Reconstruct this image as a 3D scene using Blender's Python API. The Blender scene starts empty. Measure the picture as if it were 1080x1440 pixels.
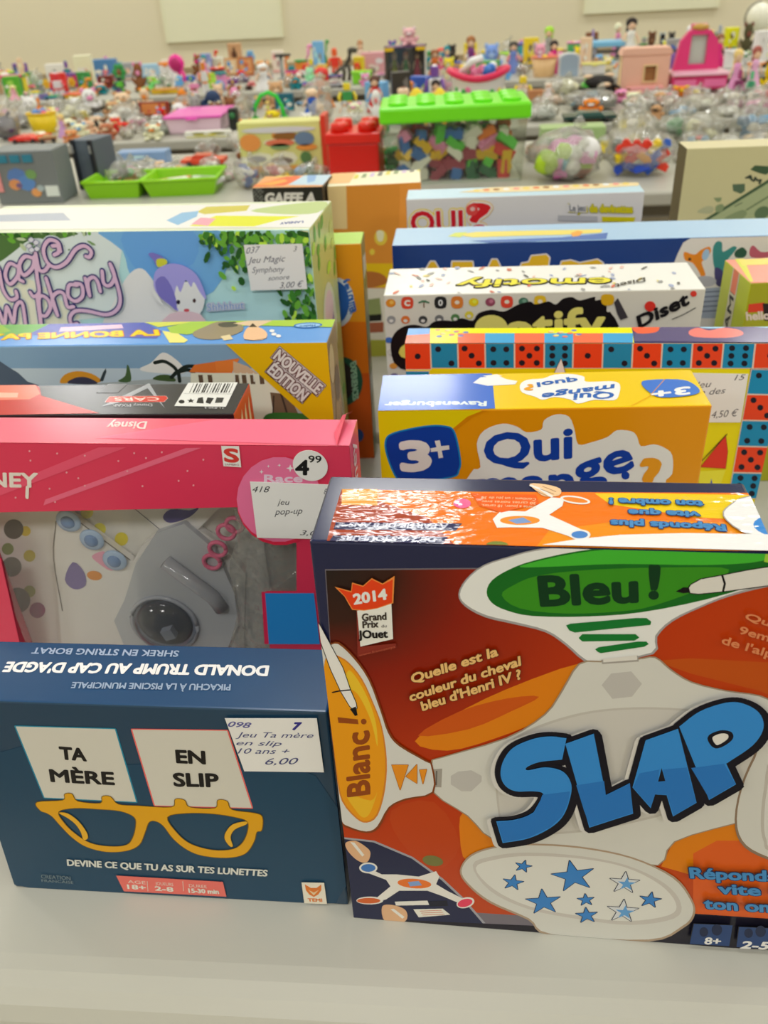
import bpy, bmesh, math, random
from mathutils import Vector, Matrix, noise
from mathutils.geometry import tessellate_polygon
R = math.radians
SC = bpy.context.scene
COL = SC.collection

# ------------------------------------------------------------------ camera
FPX, PITCH, ROLL, YAW = 1200.0, R(33.0), R(3.3), R(6.0)
EYE = Vector((0, 0, 1.25))
_fw0 = Vector((0, math.cos(PITCH), -math.sin(PITCH)))
_up0 = Vector((0, math.sin(PITCH), math.cos(PITCH)))
_rt0 = Vector((1, 0, 0))
_Z = Matrix.Rotation(YAW, 3, 'Z')
FW = _Z @ _fw0
RT = _Z @ (math.cos(ROLL) * _rt0 - math.sin(ROLL) * _up0)
UP = _Z @ (math.sin(ROLL) * _rt0 + math.cos(ROLL) * _up0)
cam = bpy.data.cameras.new('camera')
cam_o = bpy.data.objects.new('camera', cam)
COL.objects.link(cam_o)
cam.sensor_fit = 'VERTICAL'
cam.sensor_height = 36.0
cam.lens = FPX / 1440 * 36
cam.clip_start = 0.02
cam_o.matrix_world = Matrix(((RT.x, UP.x, -FW.x, EYE.x), (RT.y, UP.y, -FW.y, EYE.y), (RT.z, UP.z, -FW.z, EYE.z), (0, 0, 0, 1)))
cam.dof.use_dof = True
cam.dof.focus_distance = 0.46
cam.dof.aperture_fstop = 13.0
SC.camera = cam_o

# ------------------------------------------------------------------ world, exposure, ceiling lamps' light
w = bpy.data.worlds.new('world')
SC.world = w
w.use_nodes = True
w.node_tree.nodes['Background'].inputs[0].default_value = (1.0, 0.99, 0.98, 1)
w.node_tree.nodes['Background'].inputs[1].default_value = 0.25
SC.view_settings.view_transform = 'Standard'
SC.view_settings.look = 'None'
SC.view_settings.gamma = 1.0
SC.view_settings.exposure = -0.14
SC.view_settings.use_curve_mapping = False
CEIL = 3.4
LAMP_XY = [(x, y) for y in (-1.9, 0.05, 2.0, 3.9, 5.8) for x in (-5.5, -2.9, -0.35, 2.3, 4.9)]
for x, y in LAMP_XY:
    L = bpy.data.lights.new('ceiling_panel_light', 'AREA')
    L.shape = 'RECTANGLE'
    L.size, L.size_y = 0.66, 0.5
    L.energy = {-1.9: 34, 5.8: 28, 3.9: 15}.get(y, 16)
    L.color = (1.0, 1.0, 0.99)
    o = bpy.data.objects.new('ceiling_panel_light', L)
    o.location = (x, y, CEIL - 0.05)
    COL.objects.link(o)

# ------------------------------------------------------------------ geometry helpers
def ray(px, py):
    return (FW * FPX + RT * (px - 540) + UP * (720 - py)).normalized()
def at_z(px, py, z):
    d = ray(px, py)
    return EYE + d * ((z - EYE.z) / d.z)
def at_y(px, py, y):
    d = ray(px, py)
    return EYE + d * ((y - EYE.y) / d.y)
TZ = 0.75

def lin(c):
    c = c / 255.0
    return c / 12.92 if c <= 0.04045 else ((c + 0.055) / 1.055) ** 2.4
GAIN = 1.25
_mats = {}
def M(rgb, r=0.42, kind='paint', g=None):
    """procedural material; rgb 0-255, r roughness, kind paint / film / glass / gloss / cloth / metal / foil"""
    key = (tuple(rgb), r, kind, g)
    if key in _mats:
        return _mats[key]
    m = bpy.data.materials.new('%s_%02x%02x%02x' % ((kind,) + tuple(int(c) for c in rgb)))
    m.use_nodes = True
    nt = m.node_tree
    b = nt.nodes['Principled BSDF']
    col = [min(0.86, lin(c) * (g or GAIN)) for c in rgb]
    b.inputs['Base Color'].default_value = (*col, 1)
    b.inputs['Roughness'].default_value = r
    if kind in ('paint', 'cloth', 'gloss', 'metal'):
        tc = nt.nodes.new('ShaderNodeTexCoord')
        n = nt.nodes.new('ShaderNodeTexNoise')
        n.inputs['Scale'].default_value = {'cloth': 400, 'gloss': 170}.get(kind, 22)
        n.inputs['Detail'].default_value = 2
        if kind == 'gloss':
            mp = nt.nodes.new('ShaderNodeMapping')
            mp.inputs['Scale'].default_value = (0.4, 1, 1)
            nt.links.new(tc.outputs['Object'], mp.inputs['Vector'])
            nt.links.new(mp.outputs[0], n.inputs['Vector'])
        else:
            nt.links.new(tc.outputs['Object'], n.inputs['Vector'])
        bp = nt.nodes.new('ShaderNodeBump')
        bp.inputs['Strength'].default_value = {'cloth': 0.5, 'gloss': 0.42}.get(kind, 0.05)
        bp.inputs['Distance'].default_value = 0.004 if kind == 'cloth' else 0.002
        nt.links.new(n.outputs['Fac'], bp.inputs['Height'])
        nt.links.new(bp.outputs['Normal'], b.inputs['Normal'])
    if kind == 'gloss':
        b.inputs['Coat Weight'].default_value = 0.6
        b.inputs['Coat Roughness'].default_value = 0.06
        nt.links.new(bp.outputs['Normal'], b.inputs['Coat Normal'])
    if kind == 'metal':
        b.inputs['Metallic'].default_value = 0.9
    if kind == 'print':
        b.inputs['Specular IOR Level'].default_value = 0.22
    if kind == 'cloth':
        b.inputs['Specular IOR Level'].default_value = 0.15
    if kind in ('film', 'glass'):
        # thin clear plastic: mostly transparent, glossy by Fresnel, slightly milky
        out = nt.nodes['Material Output']
        tr = nt.nodes.new('ShaderNodeBsdfTransparent')
        tr.inputs[0].default_value = (*[max(0.0, 1 - (1 - min(1, lin(c) * 1.05)) * 1.0) for c in rgb], 1)
        gl = nt.nodes.new('ShaderNodeBsdfGlossy')
        gl.inputs['Roughness'].default_value = r
        df = nt.nodes.new('ShaderNodeBsdfDiffuse')
        df.inputs[0].default_value = (0.75, 0.75, 0.73, 1)
        lw = nt.nodes.new('ShaderNodeLayerWeight')
        lw.inputs['Blend'].default_value = 0.5
        pw = nt.nodes.new('ShaderNodeMath')
        pw.operation = 'POWER'
        pw.inputs[1].default_value = 4.0
        fr = nt.nodes.new('ShaderNodeMath')
        fr.operation = 'MULTIPLY_ADD'
        fr.inputs[1].default_value = 0.7
        fr.inputs[2].default_value = 0.15 if kind == 'film' else 0.05
        nt.links.new(lw.outputs['Facing'], pw.inputs[0])
        nt.links.new(pw.outputs[0], fr.inputs[0])
        mx = nt.nodes.new('ShaderNodeMixShader')
        mx2 = nt.nodes.new('ShaderNodeMixShader')
        nt.links.new(fr.outputs[0], mx.inputs[0])
        nt.links.new(tr.outputs[0], mx.inputs[1])
        nt.links.new(gl.outputs[0], mx.inputs[2])
        mx2.inputs[0].default_value = 0.15 if kind == 'film' else 0.02
        nt.links.new(mx.outputs[0], mx2.inputs[1])
        nt.links.new(df.outputs[0], mx2.inputs[2])
        nt.links.new(mx2.outputs[0], out.inputs['Surface'])
        if kind == 'film':
            tc = nt.nodes.new('ShaderNodeTexCoord')
            n = nt.nodes.new('ShaderNodeTexNoise')
            n.inputs['Scale'].default_value = 26
            n.inputs['Detail'].default_value = 4
            nt.links.new(tc.outputs['Object'], n.inputs['Vector'])
            bp = nt.nodes.new('ShaderNodeBump')
            bp.inputs['Strength'].default_value = 0.9
            bp.inputs['Distance'].default_value = 0.03
            nt.links.new(n.outputs['Fac'], bp.inputs['Height'])
            for s in (gl, lw):
                nt.links.new(bp.outputs['Normal'], s.inputs['Normal'])
    _mats[key] = m
    return m

def grad(points_cols, p0, r=0.3, wave=0.0, kind='SPHERE', rough_bump=0.0):
    """printed radial gradient: colour ramp over distance (metres) from the object-space point p0"""
    m = bpy.data.materials.new('printed_gradient')
    m.use_nodes = True
    nt = m.node_tree
    b = nt.nodes['Principled BSDF']
    b.inputs['Roughness'].default_value = r
    b.inputs['Specular IOR Level'].default_value = 0.25
    tc = nt.nodes.new('ShaderNodeTexCoord')
    vm = nt.nodes.new('ShaderNodeVectorMath')
    vm.operation = 'DISTANCE'
    vm.inputs[1].default_value = p0
    nt.links.new(tc.outputs['Object'], vm.inputs[0])
    mr = nt.nodes.new('ShaderNodeMapRange')
    mx = points_cols[-1][0]
    mr.inputs['From Max'].default_value = mx
    nt.links.new(vm.outputs['Value'], mr.inputs['Value'])
    cr = nt.nodes.new('ShaderNodeValToRGB')
    els = cr.color_ramp.elements
    while len(els) < len(points_cols):
        els.new(0.5)
    for e, (d, c) in zip(els, points_cols):
        e.position = d / mx
        e.color = (*[min(0.86, lin(k) * GAIN) for k in c], 1)
    nt.links.new(mr.outputs[0], cr.inputs[0])
    nt.links.new(cr.outputs[0], b.inputs['Base Color'])
    return m

def empty(name, loc, label=None, cat=None, group=None, rz=0):
    o = bpy.data.objects.new(name, None)
    COL.objects.link(o)
    o.location = loc
    o.rotation_euler = (0, 0, rz)
    o.empty_display_size = 0.03
    tag(o, label, cat, group)
    return o
def tag(o, label=None, cat=None, group=None, kind=None):
    if label: o['label'] = label
    if cat: o['category'] = cat
    if group: o['group'] = group
    if kind: o['kind'] = kind
    return o
def root_of(o):
    while o.parent: o = o.parent
    return o

class MB:
    """collects faces for ONE mesh object"""
    def __init__(s):
        s.v, s.f, s.m, s.sm, s.mats = [], [], [], [], []
    def mi(s, mat):
        if mat not in s.mats: s.mats.append(mat)
        return s.mats.index(mat)
    def add(s, vs, fs, mat, smooth=False):
        n = len(s.v)
        s.v += [Vector(p) for p in vs]
        k = s.mi(mat)
        for f in fs:
            s.f.append([n + i for i in f]); s.m.append(k); s.sm.append(smooth)
        return s
    def hexa(s, c, mat, mats6=None):
        """c: front BL,BR,TR,TL then back BL,BR,TR,TL; mats6 front,right,back,left,top,bottom"""
        F = [(0, 1, 2, 3), (1, 5, 6, 2), (5, 4, 7, 6), (4, 0, 3, 7), (3, 2, 6, 7), (4, 5, 1, 0)]
        n = len(s.v)
        s.v += [Vector(p) for p in c]
        for i, f in enumerate(F):
            s.f.append([n + k for k in f]); s.m.append(s.mi((mats6 or [mat] * 6)[i])); s.sm.append(False)
        return s
    def box(s, c, d, mat, rot=None):
        x, y, z = [k / 2 for k in d]
        P = [Vector(p) for p in ((-x, -y, -z), (x, -y, -z), (x, -y, z), (-x, -y, z), (-x, y, -z), (x, y, -z), (x, y, z), (-x, y, z))]
        if rot: P = [rot @ p for p in P]
        return s.hexa([p + Vector(c) for p in P], mat)
    def ell(s, c, r, mat, seg=14, rings=9, rot=None, jit=0.0):
        if isinstance(r, (int, float)): r = (r, r, r)
        vs = [Vector((0, 0, r[2]))]
        for i in range(1, rings):
            t = math.pi * i / rings
            for j in range(seg):
                a = 2 * math.pi * j / seg
                vs.append(Vector((r[0] * math.sin(t) * math.cos(a), r[1] * math.sin(t) * math.sin(a), r[2] * math.cos(t))))
        vs.append(Vector((0, 0, -r[2])))
        if jit:
            vs = [v * (1 + jit * noise.noise(Vector(v) * (2.2 / max(r)) + Vector(c) * 9)) for v in vs]
        if rot: vs = [rot @ v for v in vs]
        vs = [v + Vector(c) for v in vs]
        fs = [(0, 1 + j, 1 + (j + 1) % seg) for j in range(seg)]
        for i in range(rings - 2):
            for j in range(seg):
                a, b = 1 + i * seg + j, 1 + i * seg + (j + 1) % seg
                fs.append((a, a + seg, b + seg, b))
        e = len(vs) - 1
        k = 1 + (rings - 2) * seg
        fs += [(e, k + (j + 1) % seg, k + j) for j in range(seg)]
        return s.add(vs, fs, mat, True)
    def lathe(s, prof, mat, c=(0, 0, 0), seg=20, sx=1, sy=1, rot=None, smooth=True):
        vs, fs = [], []
        for r, z in prof:
            for j in range(seg):
                a = 2 * math.pi * j / seg
                vs.append(Vector((r * sx * math.cos(a), r * sy * math.sin(a), z)))
        for i in range(len(prof) - 1):
            for j in range(seg):
                a, b = i * seg + j, i * seg + (j + 1) % seg
                fs.append((a, b, b + seg, a + seg))
        fs.append(tuple(reversed(range(seg))))
        fs.append(tuple((len(prof) - 1) * seg + j for j in range(seg)))
        if rot: vs = [rot @ v for v in vs]
        return s.add([v + Vector(c) for v in vs], fs, mat, smooth)
    def tube(s, pts, r, mat, seg=8, r1=None):
        pts = [Vector(p) for p in pts]
        vs, fs = [], []
        n = len(pts)
        for i, p in enumerate(pts):
            t = (pts[min(i + 1, n - 1)] - pts[max(i - 1, 0)]).normalized()
            a = t.orthogonal().normalized() if abs(t.z) > 0.95 else t.cross(Vector((0, 0, 1))).normalized()
            b = t.cross(a)
            rr = r if r1 is None else r + (r1 - r) * i / max(1, n - 1)
            for j in range(seg):
                q = 2 * math.pi * j / seg
                vs.append(p + a * rr * math.cos(q) + b * rr * math.sin(q))
        for i in range(n - 1):
            for j in range(seg):
                k, l = i * seg + j, i * seg + (j + 1) % seg
                fs.append((k, l, l + seg, k + seg))
        fs.append(tuple(reversed(range(seg))))
        fs.append(tuple((n - 1) * seg + j for j in range(seg)))
        return s.add(vs, fs, mat, True)
    def prism(s, poly, y0, y1, mat, holes=()):
        """extrude an x-z outline from y0 to y1"""
        loops = [list(poly)] + [list(h) for h in holes]
        flat = [p for l in loops for p in l]
        tris = tessellate_polygon([[Vector((p[0], p[1], 0)) for p in l] for l in loops])
        n = len(flat)
        vs = [(p[0], y0, p[1]) for p in flat] + [(p[0], y1, p[1]) for p in flat]
        fs = [tuple(t) for t in tris] + [tuple(i + n for i in reversed(t)) for t in tris]
        k = 0
        for l in loops:
            for i in range(len(l)):
                a, b = k + i, k + (i + 1) % len(l)
                fs.append((a, b, b + n, a + n))
            k += len(l)
        return s.add(vs, fs, mat)
    def build(s, name, parent=None, label=None, bevel=0, world=False, kind=None, fixn=True, seg=2):
        me = bpy.data.meshes.new(name)
        off = Vector((0, 0, 0))
        if world and parent: off = root_of(parent).location
        me.from_pydata([v - off for v in s.v], [], s.f)
        for m in s.mats: me.materials.append(m)
        me.polygons.foreach_set('material_index', s.m)
        me.polygons.foreach_set('use_smooth', s.sm)
        if fixn:
            bm = bmesh.new(); bm.from_mesh(me)
            bmesh.ops.recalc_face_normals(bm, faces=bm.faces)
            bm.to_mesh(me); bm.free()
        me.update()
        o = bpy.data.objects.new(name, me)
        COL.objects.link(o)
        if parent: o.parent = parent
        if label: o['label'] = label
        if kind: o['kind'] = kind
        if bevel:
            b = o.modifiers.new('bevel', 'BEVEL')
            b.width = bevel; b.segments = seg; b.limit_method = 'ANGLE'
        return o

# ------------------------------------------------------------------ printed artwork on flat faces
def smooth_closed(pts, n=5):
    out = []
    N = len(pts)
    for i in range(N):
        q = [pts[(i + k) % N] for k in (-1, 0, 1, 2)]
        p0, p1, p2, p3 = [Vector(p[:2]) for p in q]
        if len(q[1]) > 2: p0 = p1 * 2 - p2      # a third number marks a sharp corner
        if len(q[2]) > 2: p3 = p2 * 2 - p1
        for j in range(n):
            t = j / n
            out.append(0.5 * ((2 * p1) + (p2 - p0) * t + (2 * p0 - 5 * p1 + 4 * p2 - p3) * t * t + (3 * p1 - p0 - 3 * p2 + p3) * t ** 3))
    return out
def smooth_open(pts, n=5):
    P = [Vector(p) for p in pts]
    P = [P[0] * 2 - P[1]] + P + [P[-1] * 2 - P[-2]]
    out = []
    for i in range(1, len(P) - 2):
        p0, p1, p2, p3 = P[i - 1:i + 3]
        for j in range(n):
            t = j / n
            out.append(0.5 * ((2 * p1) + (p2 - p0) * t + (2 * p0 - 5 * p1 + 4 * p2 - p3) * t * t + (3 * p1 - p0 - 3 * p2 + p3) * t ** 3))
    out.append(P[-2])
    return out
_txt = {}
def glyphs(s, shear=0.0):
    if (s, shear) in _txt: return _txt[(s, shear)]
    cu = bpy.data.curves.new('lettering', 'FONT')
    cu.body = s; cu.resolution_u = 3; cu.shear = shear; cu.fill_mode = 'FRONT'
    o = bpy.data.objects.new('lettering', cu)
    COL.objects.link(o)
    me = bpy.data.meshes.new_from_object(o.evaluated_get(bpy.context.evaluated_depsgraph_get()))
    bpy.data.objects.remove(o); bpy.data.curves.remove(cu)
    bm = bmesh.new(); bm.from_mesh(me); bpy.data.meshes.remove(me)
    bmesh.ops.remove_doubles(bm, verts=bm.verts, dist=1e-5)
    bm.verts.index_update()
    V = [Vector((v.co.x, v.co.y)) for v in bm.verts]
    F = [[v.index for v in f.verts] for f in bm.faces]
    E = [(e.verts[0].index, e.verts[1].index) for e in bm.edges if len(e.link_faces) == 1]
    bm.free()
    x0 = min(v.x for v in V); x1 = max(v.x for v in V)
    _txt[(s, shear)] = (V, F, E, x0, x1)
    return _txt[(s, shear)]
CAP = 0.73

class Face:
    def __init__(s, bl, br, tl, tr=None):
        s.o = Vector(bl)
        s.U = (Vector(br) - s.o).normalized()
        v = Vector(tl) - s.o
        s.V = (v - s.U * v.dot(s.U)).normalized()
        s.N = s.U.cross(s.V)
        s.quad = [Vector(p) for p in (bl, br, tr if tr is not None else Vector(br) + v, tl)]
    def uv(s, px, py):
        d = ray(px, py)
        p = EYE + d * ((s.o - EYE).dot(s.N) / d.dot(s.N)) - s.o
        return Vector((p.dot(s.U), p.dot(s.V)))
    def P(s, u, v, wv=0.0):
        return s.o + s.U * u + s.V * v + s.N * wv

class Art:
    """flat printed shapes on a face; points are given where the photo shows them and land on the face's own plane"""
    def __init__(s, face, name, parent, lift=0.0002, step=0.000006, r=0.3, kind='print'):
        s.F, s.name, s.parent, s.lift, s.step, s.r, s.kd = face, name, parent, lift, step, r, kind
        s.h = 0.0
        s.mb = MB()
        s.og = (0, 0, 1)
        s.raw = False
    fine = 1.2e-6
    def org(s, x, y, sc):
        s.og = (x, y, sc); s.raw = False; return s
    def uv(s, p):
        if s.raw: return Vector((p[0], p[1]))
        return s.F.uv(s.og[0] + p[0] / s.og[2], s.og[1] + p[1] / s.og[2])
    def mat(s, c):
        return c if not isinstance(c, tuple) else M(c, s.r, s.kd)
    def _w(s):
        s.h += s.step
        return s.lift + s.h
    def fill(s, pts, c, sm=0, holes=()):
        pts = smooth_closed(pts, sm) if sm else [Vector(p[:2]) for p in pts]
        loops = [[s.uv(p) for p in pts]] + [[s.uv(p) for p in (smooth_closed(h, sm) if sm else h)] for h in holes]
        return s._fill(loops, c)
    def _fill(s, loops, c, wv=None):
        wv = wv or s._w()
        flat = [p for l in loops for p in l]
        tris = tessellate_polygon([[Vector((p.x, p.y, 0)) for p in l] for l in loops])
        s.mb.add([s.F.P(p.x, p.y, wv) for p in flat], tris, s.mat(c))
        return s
    def _seg(s, A, B, hw, wv, mat, disk=6):
        d = B - A
        if d.length < 1e-9: return
        n = Vector((-d.y, d.x)).normalized() * hw
        s.mb.add([s.F.P(p.x, p.y, wv) for p in (A - n, B - n, B + n, A + n)], [(0, 1, 2, 3)], mat)
    def _disk(s, A, hw, wv, mat, n=7):
        s.mb.add([s.F.P(A.x + hw * math.cos(6.2832 * i / n), A.y + hw * math.sin(6.2832 * i / n), wv) for i in range(n)], [tuple(range(n))], mat)
    def stroke(s, pts, mm, c, closed=False, sm=0):
        if sm: pts = smooth_closed(pts, sm) if closed else smooth_open(pts, sm)
        q = [s.uv(p) for p in pts]
        s._stroke(q, mm, c, closed)
        return s
    def _stroke(s, q, mm, c, closed):
        wv = s._w(); m = s.mat(c); hw = mm / 2000
        for i in range(len(q) - (0 if closed else 1)):
            s._seg(q[i], q[(i + 1) % len(q)], hw, wv + (i % 64) * s.fine, m)
        if mm > 0.4:
            for i, p in enumerate(q): s._disk(p, hw, wv + (i % 64 + .5) * s.fine, m)
        s.h += min(len(q), 64) * s.fine
    def shape(s, pts, c, oc=None, mm=1.0, sm=0):
        """outlined shape: outline under the fill"""
        if oc: s.stroke(pts, mm, oc, True, sm)
        return s.fill(pts, c, sm)
    def ell(s, cx, cy, rx, ry, c, rot=0, n=22, a0=0, a1=360):
        cr, sr = math.cos(R(rot)), math.sin(R(rot))
        P = []
        full = (a1 - a0) >= 360
        for i in range(n + (0 if full else 1)):
            t = R(a0 + (a1 - a0) * i / n)
            x, y = rx * math.cos(t), ry * math.sin(t)
            P.append((cx + x * cr - y * sr, cy + x * sr + y * cr))
        return s.fill(P, c)
    def star(s, cx, cy, r, c, oc=None, mm=0.7, rot=-90, q=0.42, sy=1.0, n=5):
        P = [(cx + (r if i % 2 == 0 else r * q) * math.cos(R(rot + i * 180 / n)), cy + sy * (r if i % 2 == 0 else r * q) * math.sin(R(rot + i * 180 / n))) for i in range(2 * n)]
        return s.shape(P, c, oc, mm)
    def text(s, t, p0, p1, up, c, bold=0.0, outl=(), shear=0.0):
        """p0,p1: ends of the baseline in reading direction; up: where a capital's top is above p0; outl: [(colour, mm)] widest first"""
        V, F, E, x0, x1 = glyphs(t, shear)
        a, b, u = s.uv(p0), s.uv(p1), s.uv(up)
        X = (b - a) / (x1 - x0); Y = (u - a) / CAP
        q = [a + X * (v.x - x0) + Y * v.y for v in V]
        for oc, mm in list(outl) + ([(c, bold)] if bold else []):
            wv = s._w(); m = s.mat(oc); hw = mm / 2000
            used = set()
            for n, (i, j) in enumerate(E):
                s._seg(q[i], q[j], hw, wv + (n % 64) * s.fine, m)
                used.add(i); used.add(j)
            if mm > 0.25:
                for n, i in enumerate(sorted(used)): s._disk(q[i], hw, wv + (n % 64 + .5) * s.fine, m, 6)
            s.h += min(len(E), 64) * s.fine
        wv = s._w()
        s.mb.add([s.F.P(p.x, p.y, wv) for p in q], F, s.mat(c))
        return s
    def done(s, clip=True, label=None, inset=0.0002):
        o = s.mb.build(s.name, s.parent, label, world=True, fixn=False)
        s.F.topw = max(getattr(s.F, 'topw', 0), s._w())
        if clip:
            off = root_of(s.parent).location
            bm = bmesh.new(); bm.from_mesh(o.data)
            Q = s.F.quad
            for i in range(4):
                A, B = Q[i], Q[(i + 1) % 4]
                n = (B - A).cross(s.F.N).normalized()
                bmesh.ops.bisect_plane(bm, geom=bm.verts[:] + bm.edges[:] + bm.faces[:], plane_co=A - n * inset - off, plane_no=n, clear_outer=True)
            # every face looks outwards
            for f in bm.faces:
                f.normal_update()
            flip = [f for f in bm.faces if f.normal.dot(s.F.N) < 0]
            bmesh.ops.reverse_faces(bm, faces=flip)
            bm.to_mesh(o.data); bm.free()
        return o

class Carton:
    """an upright printed carton standing on the table, its front's top edge where the photo shows it"""
    def __init__(s, name, label, cat, tl, tr, h=None, bl=None, br=None, d=0.05, back=None, cols=((200, 200, 200),) * 5, rough=0.3, kind='paint', bevel=0.0012, hollow=False, z0=TZ, group=None):
        if bl:
            BL, BR = at_z(*bl, z0), at_z(*br, z0)
            U = (BR - BL).normalized(); N = Vector((U.y, -U.x, 0))
            def onf(p):
                dd = ray(*p); return EYE + dd * ((BL - EYE).dot(N) / dd.dot(N))
            TL, TR = onf(tl), onf(tr)
            hz = (TL.z + TR.z) / 2
            TL.z = TR.z = hz
        else:
            TL, TR = at_z(*tl, z0 + h), at_z(*tr, z0 + h)
            BL, BR = Vector((TL.x, TL.y, z0)), Vector((TR.x, TR.y, z0))
            U = (BR - BL).normalized(); N = Vector((U.y, -U.x, 0))
        if back:
            d = (at_z(*back, TL.z) - TR).dot(-N) if back[0] > (tl[0] + tr[0]) / 2 else (at_z(*back, TL.z) - TL).dot(-N)
        D = -N * d
        s.c = [BL, BR, TR, TL, BL + D, BR + D, TR + D, TL + D]
        s.d = d
        base = (BL + BR) / 2 + D / 2
        s.root = empty(name, base, label, cat, group)
        cm = [M(c, rough, kind) if isinstance(c, tuple) else c for c in cols]  # front, right, left, top, back
        s.cm = cm
        if not hollow:
            MB().hexa(s.c, cm[0], [cm[0], cm[1], cm[4], cm[2], cm[3], cm[4]]).build('carton', s.root, bevel=bevel, world=True)
        s.front = Face(BL, BR, TL, TR)
        s.top = Face(TL, TR, TL + D, TR + D)
        s.right = Face(BR, BR + D, TR, TR + D)
        s.left = Face(BL + D, BL, TL + D, TL)
    def art(s, face, name='front_print', **k):
        return Art(getattr(s, face), name, s.root, **k)

# ================================================================== the hall
def structure(name, mb, **k):
    return tag(mb.build(name, **k), kind='structure')
WALL = M((210, 203, 176), 0.9)
FARY = 6.7
XL, XR, YB = -7.5, 7.5, -4.0
structure('floor', MB().box((0, (FARY + YB) / 2, -0.05), (XR - XL + 0.4, FARY - YB + 0.4, 0.1), M((128, 118, 100), 0.5)))
structure('ceiling', MB().box((0, (FARY + YB) / 2, CEIL + 0.05), (XR - XL + 0.4, FARY - YB + 0.4, 0.1), M((222, 216, 198), 0.9)))
structure('wall_back', MB().box((0, FARY + 0.06, CEIL / 2), (XR - XL, 0.12, CEIL), WALL))
structure('wall_left', MB().box((XL - 0.06, (FARY + YB) / 2, CEIL / 2), (0.12, FARY - YB, CEIL), WALL))
structure('wall_right', MB().box((XR + 0.06, (FARY + YB) / 2, CEIL / 2), (0.12, FARY - YB, CEIL), WALL))
structure('wall_front', MB().box((0, YB - 0.06, CEIL / 2), (XR - XL, 0.12, CEIL), WALL))
# pale sealed window panels high on the far wall, and the brown ledge along its foot
PALE = M((234, 225, 184), 0.7, g=1.3)
for i, (a, b) in enumerate((((237, 60), (398, 52)), ((822, 19), (1008, 11)))):
    A, B = at_y(a[0], a[1], FARY), at_y(b[0], b[1], FARY)
    zz = (A.z + B.z) / 2
    wn = structure('window_%d' % (i + 1), MB().box(((A.x + B.x) / 2, FARY - 0.01, zz + 0.6), (B.x - A.x, 0.02, 1.2), PALE))
    fr = MB()
    for x in (A.x, B.x): fr.box((x, FARY - 0.012, zz + 0.6), (0.014, 0.024, 1.2), PALE)
    fr.build('window_frame', wn)
A = at_y(430, 92, FARY)
structure('trim_1', MB().box((0, FARY - 0.03, A.z), (XR - XL, 0.06, 0.05), M((150, 132, 100), 0.6)))
structure('baseboard_back', MB().box((0, FARY - 0.012, A.z / 2), (XR - XL, 0.024, A.z - 0.05), M((168, 152, 118), 0.7)))

# ================================================================== tables
TOPM = M((184, 183, 172), 0.38, g=1.0)
def table(y0, y1, x0, x1, label, top=TOPM, th=0.035, bv=0.008):
    t = empty('folding_table', ((x0 + x1) / 2, (y0 + y1) / 2, 0), label, 'table', 'trestle tables in rows')
    L, D = x1 - x0, y1 - y0
    MB().box((0, 0, TZ - th / 2), (L, D, th), top).build('table_top', t, bevel=bv, seg=6)
    MB().box((0, 0, TZ - th - 0.02), (L - 0.12, D - 0.12, 0.04), M((120, 116, 108), 0.5)).build('apron', t)
    n = max(2, int(L / 1.8) + 1)
    for i in range(n):
        for sy in (-1, 1):
            x = -L / 2 + 0.15 + (L - 0.3) * i / (n - 1)
            MB().tube([(x, sy * (D / 2 - 0.1), 0), (x, sy * (D / 2 - 0.1), TZ - th)], 0.015, M((90, 90, 90), 0.4, 'metal')).build('leg', t)
    return t
table(0.236, 0.945, -1.3, 1.1, 'white table nearest the viewer carrying the orange and navy boxes', th=0.10, bv=0.036)
table(0.948, 1.66, -1.3, 1.3, 'white table just behind the nearest one under the tall orange carton')
table(2.16, 2.88, -2.6, 2.6, 'second row white table carrying the green-lidded brick tub')
table(3.14, 3.92, -3.4, 3.4, 'third row white table covered in bagged toys and the pink doll house')
table(4.36, 5.30, -4.2, 4.2, 'farthest white table of mixed toys along the pale wall, dark boxes added underneath')

WHITE, BLACK = (226, 224, 220), (14, 14, 18)
# ================================================================== orange box with the four-armed toy (nearest right)
NAVY = (26, 32, 66)
sl = Carton('game_box', 'large orange and navy quiz game box nearest the viewer at right, blue cartoon title', 'board game',
            (437, 780), (1096, 757), bl=(497, 1290), br=(1130, 1341), d=0.056, cols=(NAVY, NAVY, NAVY, NAVY, (30, 30, 40)), rough=0.16)
F0 = sl.front
pt = F0.P(*F0.uv(457, 801)) - sl.root.location
GR = grad([(0, (34, 26, 24)), (0.03, (52, 26, 18)), (0.065, (126, 26, 8)), (0.14, (172, 50, 8)), (0.3, (180, 66, 10))], pt, r=0.22)
a = sl.art('front', r=0.22)
a.org(430, 670, 1.6615)
a.fill([(45, 216), (1200, 206), (1200, 1100), (100, 1040)], (108, 102, 112))
a.fill([(47, 219), (1200, 209), (1200, 1068), (97, 1000)], GR)
OR1, OR2 = (206, 118, 16), (188, 80, 18)
a.fill([(255, 618), (340, 560), (470, 496), (640, 436), (650, 470), (560, 560), (440, 612), (330, 640)], OR1, 3)
a.fill([(262, 605), (360, 548), (470, 518), (545, 514), (480, 548), (380, 590)], OR2, 3)
a.fill([(370, 780), (450, 790), (470, 860), (380, 900), (360, 840)], OR1, 3)
a.fill([(200, 780), (300, 760), (360, 860), (300, 920), (220, 850)], (176, 62, 18), 3)
a.fill([(815, 430), (900, 424), (1200, 440), (1200, 560), (1060, 500), (900, 460)], (176, 74, 16))
a.fill([(860, 850), (1010, 800), (1200, 800), (1200, 900), (1000, 880), (900, 930), (830, 910)], OR1)
a.fill([(905, 880), (960, 850), (1200, 850), (1200, 1045), (905, 1024)], (204, 88, 30))
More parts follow.
